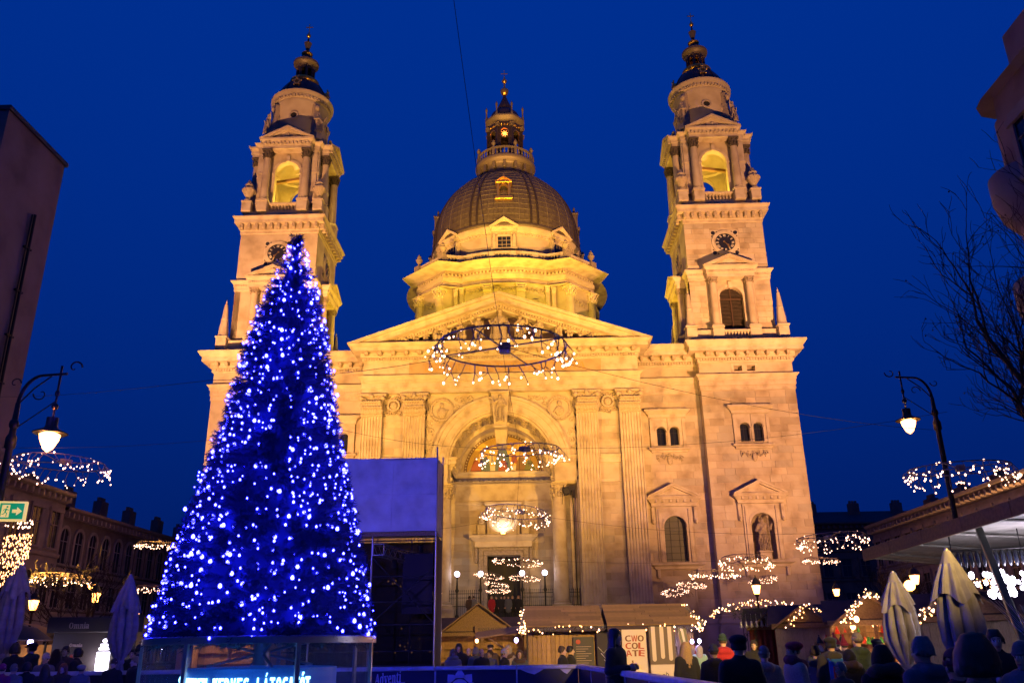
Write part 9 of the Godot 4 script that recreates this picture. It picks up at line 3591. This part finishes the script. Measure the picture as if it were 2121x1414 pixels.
func people():
	var sk := mat("skin", Color.WHITE, 0.55)
	sk.vertex_color_use_as_albedo = true
	sk.subsurf_scatter_enabled = true
	sk.subsurf_scatter_strength = 0.15
	var cloth := noise_tex(41, 0.03, lin(0.6, 0.6, 0.6), lin(0.85, 0.85, 0.85), lin(1, 1, 1), 256)
	var cols := {"beige": lin(0.36, 0.28, 0.22), "slate": lin(0.10, 0.11, 0.14), "black": lin(0.016, 0.015, 0.018), "cream": lin(0.42, 0.35, 0.29), "red": lin(0.38, 0.015, 0.025), "paleblue": lin(0.28, 0.45, 0.5), "camo": lin(0.05, 0.045, 0.035), "grey": lin(0.16, 0.16, 0.17), "brown": lin(0.07, 0.045, 0.035), "green": lin(0.03, 0.05, 0.035), "wine": lin(0.12, 0.02, 0.03), "greygreen": lin(0.12, 0.13, 0.11), "magenta": lin(0.25, 0.02, 0.14), "yellow": lin(0.4, 0.26, 0.03),
		"greyhair": lin(0.22, 0.2, 0.19), "darkbrown": lin(0.03, 0.018, 0.012), "fair": lin(0.34, 0.22, 0.11), "ginger": lin(0.3, 0.11, 0.04), "blackcloth": lin(0.012, 0.011, 0.014), "greycloth": lin(0.19, 0.17, 0.16), "redcloth": lin(0.28, 0.015, 0.04), "slatecloth": lin(0.04, 0.045, 0.055), "greencloth": lin(0.012, 0.035, 0.03), "lilac": lin(0.4, 0.36, 0.5), "winecloth": lin(0.13, 0.02, 0.04), "whitecloth": lin(0.5, 0.45, 0.45), "beigecloth": lin(0.4, 0.33, 0.27), "browncloth": lin(0.1, 0.06, 0.04), "magentacloth": lin(0.25, 0.02, 0.16)}
	for c: String in cols:
		var m := mat("wear_" + c, cols[c], 0.9, 0.0, cloth, 4.0)
		m.rim_enabled = true
		m.rim = 0.3
	M["wear_brownhair"] = mat("brownhair", lin(0.05, 0.03, 0.018), 0.6)
	M["wear_blackhair"] = mat("blackhair", lin(0.012, 0.01, 0.01), 0.5)
	mat("shoe", lin(0.015, 0.012, 0.01), 0.5)
	mat("trousers", lin(0.025, 0.027, 0.04), 0.9, 0.0, cloth, 4.0)
	mat("pale_trousers", lin(0.3, 0.27, 0.3), 0.9, 0.0, cloth, 4.0)
	var rows := [
		[5.15, 69.92, 175, 1.72, 1, "beige", "bob", "brown", "woman with a brown bob and beige coat, seen from behind, nearest at lower right"],
		[6.49, 66.13, 205, 1.73, 2, "slate", "short", "greyhair", "grey-haired man in a slate hooded jacket, before the parasols"],
		[6.47, 65.15, 182, 1.65, 3, "black", "bob", "darkbrown", "woman with dark hair and a thick fur hood, from behind, at the lit stall"],
		[5.32, 63.44, 186, 1.82, 0, "black", "cap", "blackcloth", "broad man in a black flat cap and black coat, seen from behind"],
		[6.41, 60.42, 170, 1.65, 2, "beige", "beanie", "greycloth", "person in a grey knitted cap and pale jacket, beside the man in the flat cap"],
		[6.57, 61.50, -80, 1.72, 4, "cream", "beret", "redcloth", "woman in a red beret and pale coat, in profile facing left"],
		[6.06, 58.08, 188, 1.69, 2, "black", "beanie", "slatecloth", "person in a slate beanie and black hooded jacket, from behind"],
		[7.03, 54.40, 176, 1.91, 2, "red", "beanie", "greencloth", "person in a red jacket and dark green beanie, from behind"],
		[6.02, 55.23, 195, 1.73, 0, "black", "long", "fair", "woman with long fair hair and a dark coat, in front of the striped banner"],
		[4.22, 58.22, 60, 1.98, 1, "black", "long", "black", "tall person with long black hair, standing before the chocolate banner"],
		[8.11, 45.44, 180, 1.66, 0, "paleblue", "hoodup", "lilac", "child in a pale blue coat and lilac hood, between the huts"],
		[8.46, 42.46, 0, 1.80, 0, "red", "santa", "redcloth", "small figure in red with a red pointed hat, at the hut end"],
		[8.89, 49.70, -15, 1.77, 0, "black", "short", "darkbrown", "dark-coated woman facing the camera before the red curtain"],
		[8.19, 58.33, 178, 1.80, 2, "camo", "cap", "blackcloth", "man with a blue and orange backpack, from behind"],
		[8.07, 57.77, 165, 1.63, 4, "grey", "short", "darkbrown", "woman in a grey jacket with a dark scarf, left of the backpack"],
		[10.37, 52.21, 150, 1.87, 0, "brown", "santa", "redcloth", "person in a red hat with white trim, right of the backpack"],
		[10.86, 51.32, 190, 1.83, 0, "grey", "santa", "redcloth", "second person in a red and white hat, close to the counter"],
		[9.48, 56.13, 200, 1.87, 2, "green", "beanie", "greycloth", "tall man in a dark green jacket leaning to the counter"],
		[8.14, 59.37, 170, 1.57, 3, "black", "hoodup", "blackcloth", "person with a dark hood up, right of the backpack"],
		[7.27, 61.40, -60, 1.41, 0, "camo", "short", "greyhair", "grey-haired man turned left, low in front of the backpack"],
		[10.56, 54.40, 120, 1.77, 0, "brown", "cap", "blackcloth", "bearded-looking man in a dark cap at the stall counter"],
		[8.82, 63.03, -18, 1.82, 1, "black", "short", "black", "man with black hair facing the camera beside the green brace"],
		[7.45, 66.15, -60, 1.68, 2, "grey", "beanie", "greycloth", "person in a mottled grey coat at the right edge"],
		[6.15, 67.51, 185, 1.63, 0, "wine", "beanie", "winecloth", "person in wine red half hidden by the woman with the bob"],
		[0.21, 48.07, 20, 1.64, 4, "cream", "bob", "fair", "fair-haired woman in a pale coat with a thick beige scarf, behind the rink"],
		[0.20, 46.06, 0, 1.81, 0, "black", "long", "black", "woman with long black hair behind the fair-haired one"],
		[0.45, 45.03, -10, 1.68, 0, "brown", "bald", "greyhair", "bald man among the crowd behind the rink"],
		[0.80, 46.51, 160, 1.68, 0, "greygreen", "bob", "greyhair", "grey-haired woman turned away, behind the rink"],
		[1.07, 48.00, 30, 1.65, 1, "black", "bald", "darkbrown", "man in a dark jacket holding a cup, behind the rink"],
		[1.28, 47.49, -30, 1.61, 0, "grey", "short", "brown", "brown-haired man in grey, behind the rink"],
		[1.08, 42.99, 0, 1.80, 0, "brown", "cap", "blackcloth", "man in a dark cap farther back behind the rink"],
		[1.78, 48.47, 70, 1.64, 0, "black", "beanie", "whitecloth", "woman in black with a white-trimmed cap, turned right"],
		[1.80, 45.96, -20, 1.74, 3, "beige", "hoodup", "beigecloth", "person in a beige fur-trimmed hood behind the rink"],
		[2.22, 47.95, 0, 1.60, 3, "slate", "hoodup", "browncloth", "person in a brown fur hat behind the rink, near the yellow brace"],
		[3.46, 50.16, 75, 1.69, 0, "black", "short", "brown", "man in a dark coat walking right before the plank hut"],
		[3.71, 49.57, 80, 1.69, 0, "black", "short", "black", "second man close behind the one walking right"],
		[-10.85, 52.17, 170, 1.94, 0, "black", "bob", "black", "broad dark figure seen from behind at the left food stall"],
		[-11.04, 51.13, -90, 1.99, 2, "green", "cap", "blackcloth", "man in a dark cap and green coat facing left, at the food stall"],
		[-9.98, 52.25, 5, 1.71, 0, "grey", "beanie", "whitecloth", "child in a white knitted cap behind the left rail"],
		[-10.50, 50.82, 200, 1.79, 0, "brown", "long", "darkbrown", "woman with long dark hair beside the white-capped child"],
		[-10.78, 49.84, 10, 1.88, 0, "brown", "short", "brown", "man facing the camera in front of the dark kiosk"],
		[-9.81, 51.02, -80, 1.81, 0, "black", "bob", "black", "dark-haired person facing left beside the lit menu"],
		[-9.33, 54.65, 185, 1.48, 0, "grey", "beanie", "greycloth", "person in a grey cap low behind the left rail"],
		[-9.20, 54.34, 170, 1.50, 0, "black", "bob", "black", "dark curly head low behind the left rail"],
		[-8.77, 54.33, 190, 1.44, 0, "brown", "long", "brown", "brown-haired woman low behind the rail"],
		[-8.55, 53.98, 0, 1.46, 0, "brown", "long", "ginger", "ginger-haired woman facing the camera behind the rail"],
		[-8.10, 53.97, 185, 1.44, 0, "grey", "beret", "beigecloth", "woman in a pale crocheted beret behind the rail"],
		[-7.76, 53.13, 0, 1.56, 0, "black", "beanie", "browncloth", "woman in a brown cap facing the camera below the parasol"],
		[-7.33, 52.93, -40, 1.59, 0, "black", "short", "fair", "fair-haired boy turned left beside the glass drum"],
		[-8.39, 50.33, 80, 1.89, 0, "black", "short", "black", "dark-haired man in profile facing right beside the blue tree"],
		[-9.19, 49.05, 10, 1.78, 0, "black", "short", "darkbrown", "man half hidden between boy and tall dark man"],
		[-9.53, 54.77, 185, 1.49, 0, "magenta", "beanie", "magentacloth", "person in magenta at the left edge"],
		[-3.64, 9.60, 90, 2.49, 0, "black", "short", "black", "dark standing man on the church steps beside the stage", 1.88],
		[-3.20, 9.20, -40, 2.34, 1, "yellow", "short", "brown", "person in a yellow jacket on the church steps", 2.04],
		[-2.53, 5.00, 180, 1.14, 0, "brown", "bob", "darkbrown", "person in pale trousers before the church railing", 3.84],
		[-2.18, 5.00, 170, 1.13, 0, "grey", "short", "brown", "companion of the person in pale trousers", 3.84],
		[-0.76, 4.60, 0, 1.17, 0, "red", "bob", "fair", "person with red in the clothing, leftmost in the church doorway", 3.84],
		[-0.39, 4.20, 0, 1.11, 0, "black", "short", "brown", "second from the left in the church doorway", 3.84],
		[0.02, 4.60, 10, 1.08, 0, "black", "short", "black", "third from the left in the church doorway", 3.84],
		[0.27, 4.00, -10, 1.18, 0, "black", "bald", "brown", "fourth from the left in the church doorway", 3.84],
		[0.60, 4.60, 0, 1.15, 0, "slate", "short", "darkbrown", "fifth from the left in the church doorway", 3.84],
		[0.94, 4.20, 15, 1.12, 0, "black", "bob", "fair", "fair-haired person right in the church doorway", 3.84],
		[1.42, 4.60, -20, 1.06, 0, "black", "long", "fair", "woman with long fair hair, rightmost in the church doorway", 3.84],
		[-3.41, 12.50, 10, 3.00, 5, "black", "short", "black", "dark person sitting on the steps next to the stage", 0.46],
		[-2.81, 11.50, 0, 2.65, 5, "brown", "bob", "brown", "woman sitting on the steps below the yellow jacket", 0.93],
		[-1.58, 10.60, 0, 2.25, 5, "black", "short", "darkbrown", "left of two dark people sitting on the steps", 1.41],
		[-1.08, 10.60, 0, 2.24, 5, "black", "bob", "black", "right of two dark people sitting on the steps", 1.41]
	]
	for q: Array in rows:
		var fl: float = q[9] if q.size() > 9 else 0.0
		var kind: int = q[4]
		var hatted: bool = not (q[6] in ["short", "bob", "long", "bald"])
		var o := thing("person", q[8], "person", Vector3(q[0], fl, q[1]), deg_to_rad(q[2]))
		var tall: float = 1.79 if hatted else 1.77
		if q[6] == "santa":
			tall = 1.88
		if kind == 5:
			tall -= 0.4
		var s: float = clampf(q[3] / tall, 0.6, 1.16)
		if fl > 0.0:
			s = 0.98
		o.scale = Vector3(s, s, s)
		if fl == 0.0 and q[3] / tall > 1.16:
			o.position.y = q[3] - tall * s
			var pl := MB.new()
			pl.box(-0.6, 0.6, 0, o.position.y - 0.002, -0.5, 0.5, 0.01)
			lone("wooden_step", pl, M.timber, "low wooden step under the " + q[8], "step").position = Vector3(q[0], 0, q[1])
		var pose := 1 if kind == 1 else (5 if kind == 5 else 0)
		part(o, "body", body_mesh(pose), sk)
		var cl := clothes(kind)
		part(o, "coat", cl[0], M["wear_" + q[5]])
		part(o, "trousers", cl[1], M.pale_trousers if "pale trousers" in q[8] else M.trousers)
		part(o, "shoes", cl[2], M.shoe)
		if cl[3]:
			part(o, "fur_trim" if kind == 3 else "scarf", cl[3], M.wear_browncloth if kind == 3 else (M.wear_slatecloth if q[5] == "grey" else (M.wear_winecloth if q[6] == "beret" else M.wear_beigecloth)))
		var hc: String = q[7]
		if hc == "brown" or hc == "black":
			hc += "hair"
		var dy := -0.4 if kind == 5 else 0.0
		var hm := part(o, "hat" if hatted else "hair", hair_mesh(q[6]), M["wear_" + hc])
		hm.position = Vector3(0, 1.53 + dy, 0)
		if hatted and q[6] != "hoodup":
			var hr := part(o, "hair", hair_mesh("bald"), M.wear_greyhair if "grey" in q[8] or "flat cap" in q[8] else M.wear_brownhair)
			hr.position = Vector3(0, 1.53, 0)
		if "backpack, from" in q[8]:
			var b := MB.new()
			b.cbox(Vector3(0, 1.18, -0.27), Vector3(0.3, 0.46, 0.16), Basis(), 0.05)
			for e: float in [-1.0, 1.0]:
				b.tube([Vector3(e * 0.11, 1.38, -0.2), Vector3(e * 0.13, 1.48, -0.05), Vector3(e * 0.14, 1.3, 0.19)], 0.022, 0.022, 5)
			lone_bag(o, b)
	rng.seed = 3


func lone_bag(o: Node3D, b: MB):
	mat("bag_blue", lin(0.02, 0.12, 0.26), 0.7)
	mat("bag_orange", lin(0.55, 0.09, 0.03), 0.7)
	var bag := thing("backpack", "blue backpack with an orange pocket on the back of the man in black", "backpack", o.position, o.rotation.y)
	part(bag, "pack", b, M.bag_blue)
	b = MB.new()
	b.cbox(Vector3(0, 1.16, -0.36), Vector3(0.22, 0.26, 0.05), Basis(), 0.02)
	part(bag, "pocket", b, M.bag_orange)


func _ready():
	rng.seed = 7
	make_materials()
	set_stage()
	mat("bell_silver", lin(0.5, 0.5, 0.5), 0.3, 0.7)
	glow("star_glow", Color(1.0, 0.4, 0.05), 1.3)
	basilica()
	surroundings()
	market()
	people()
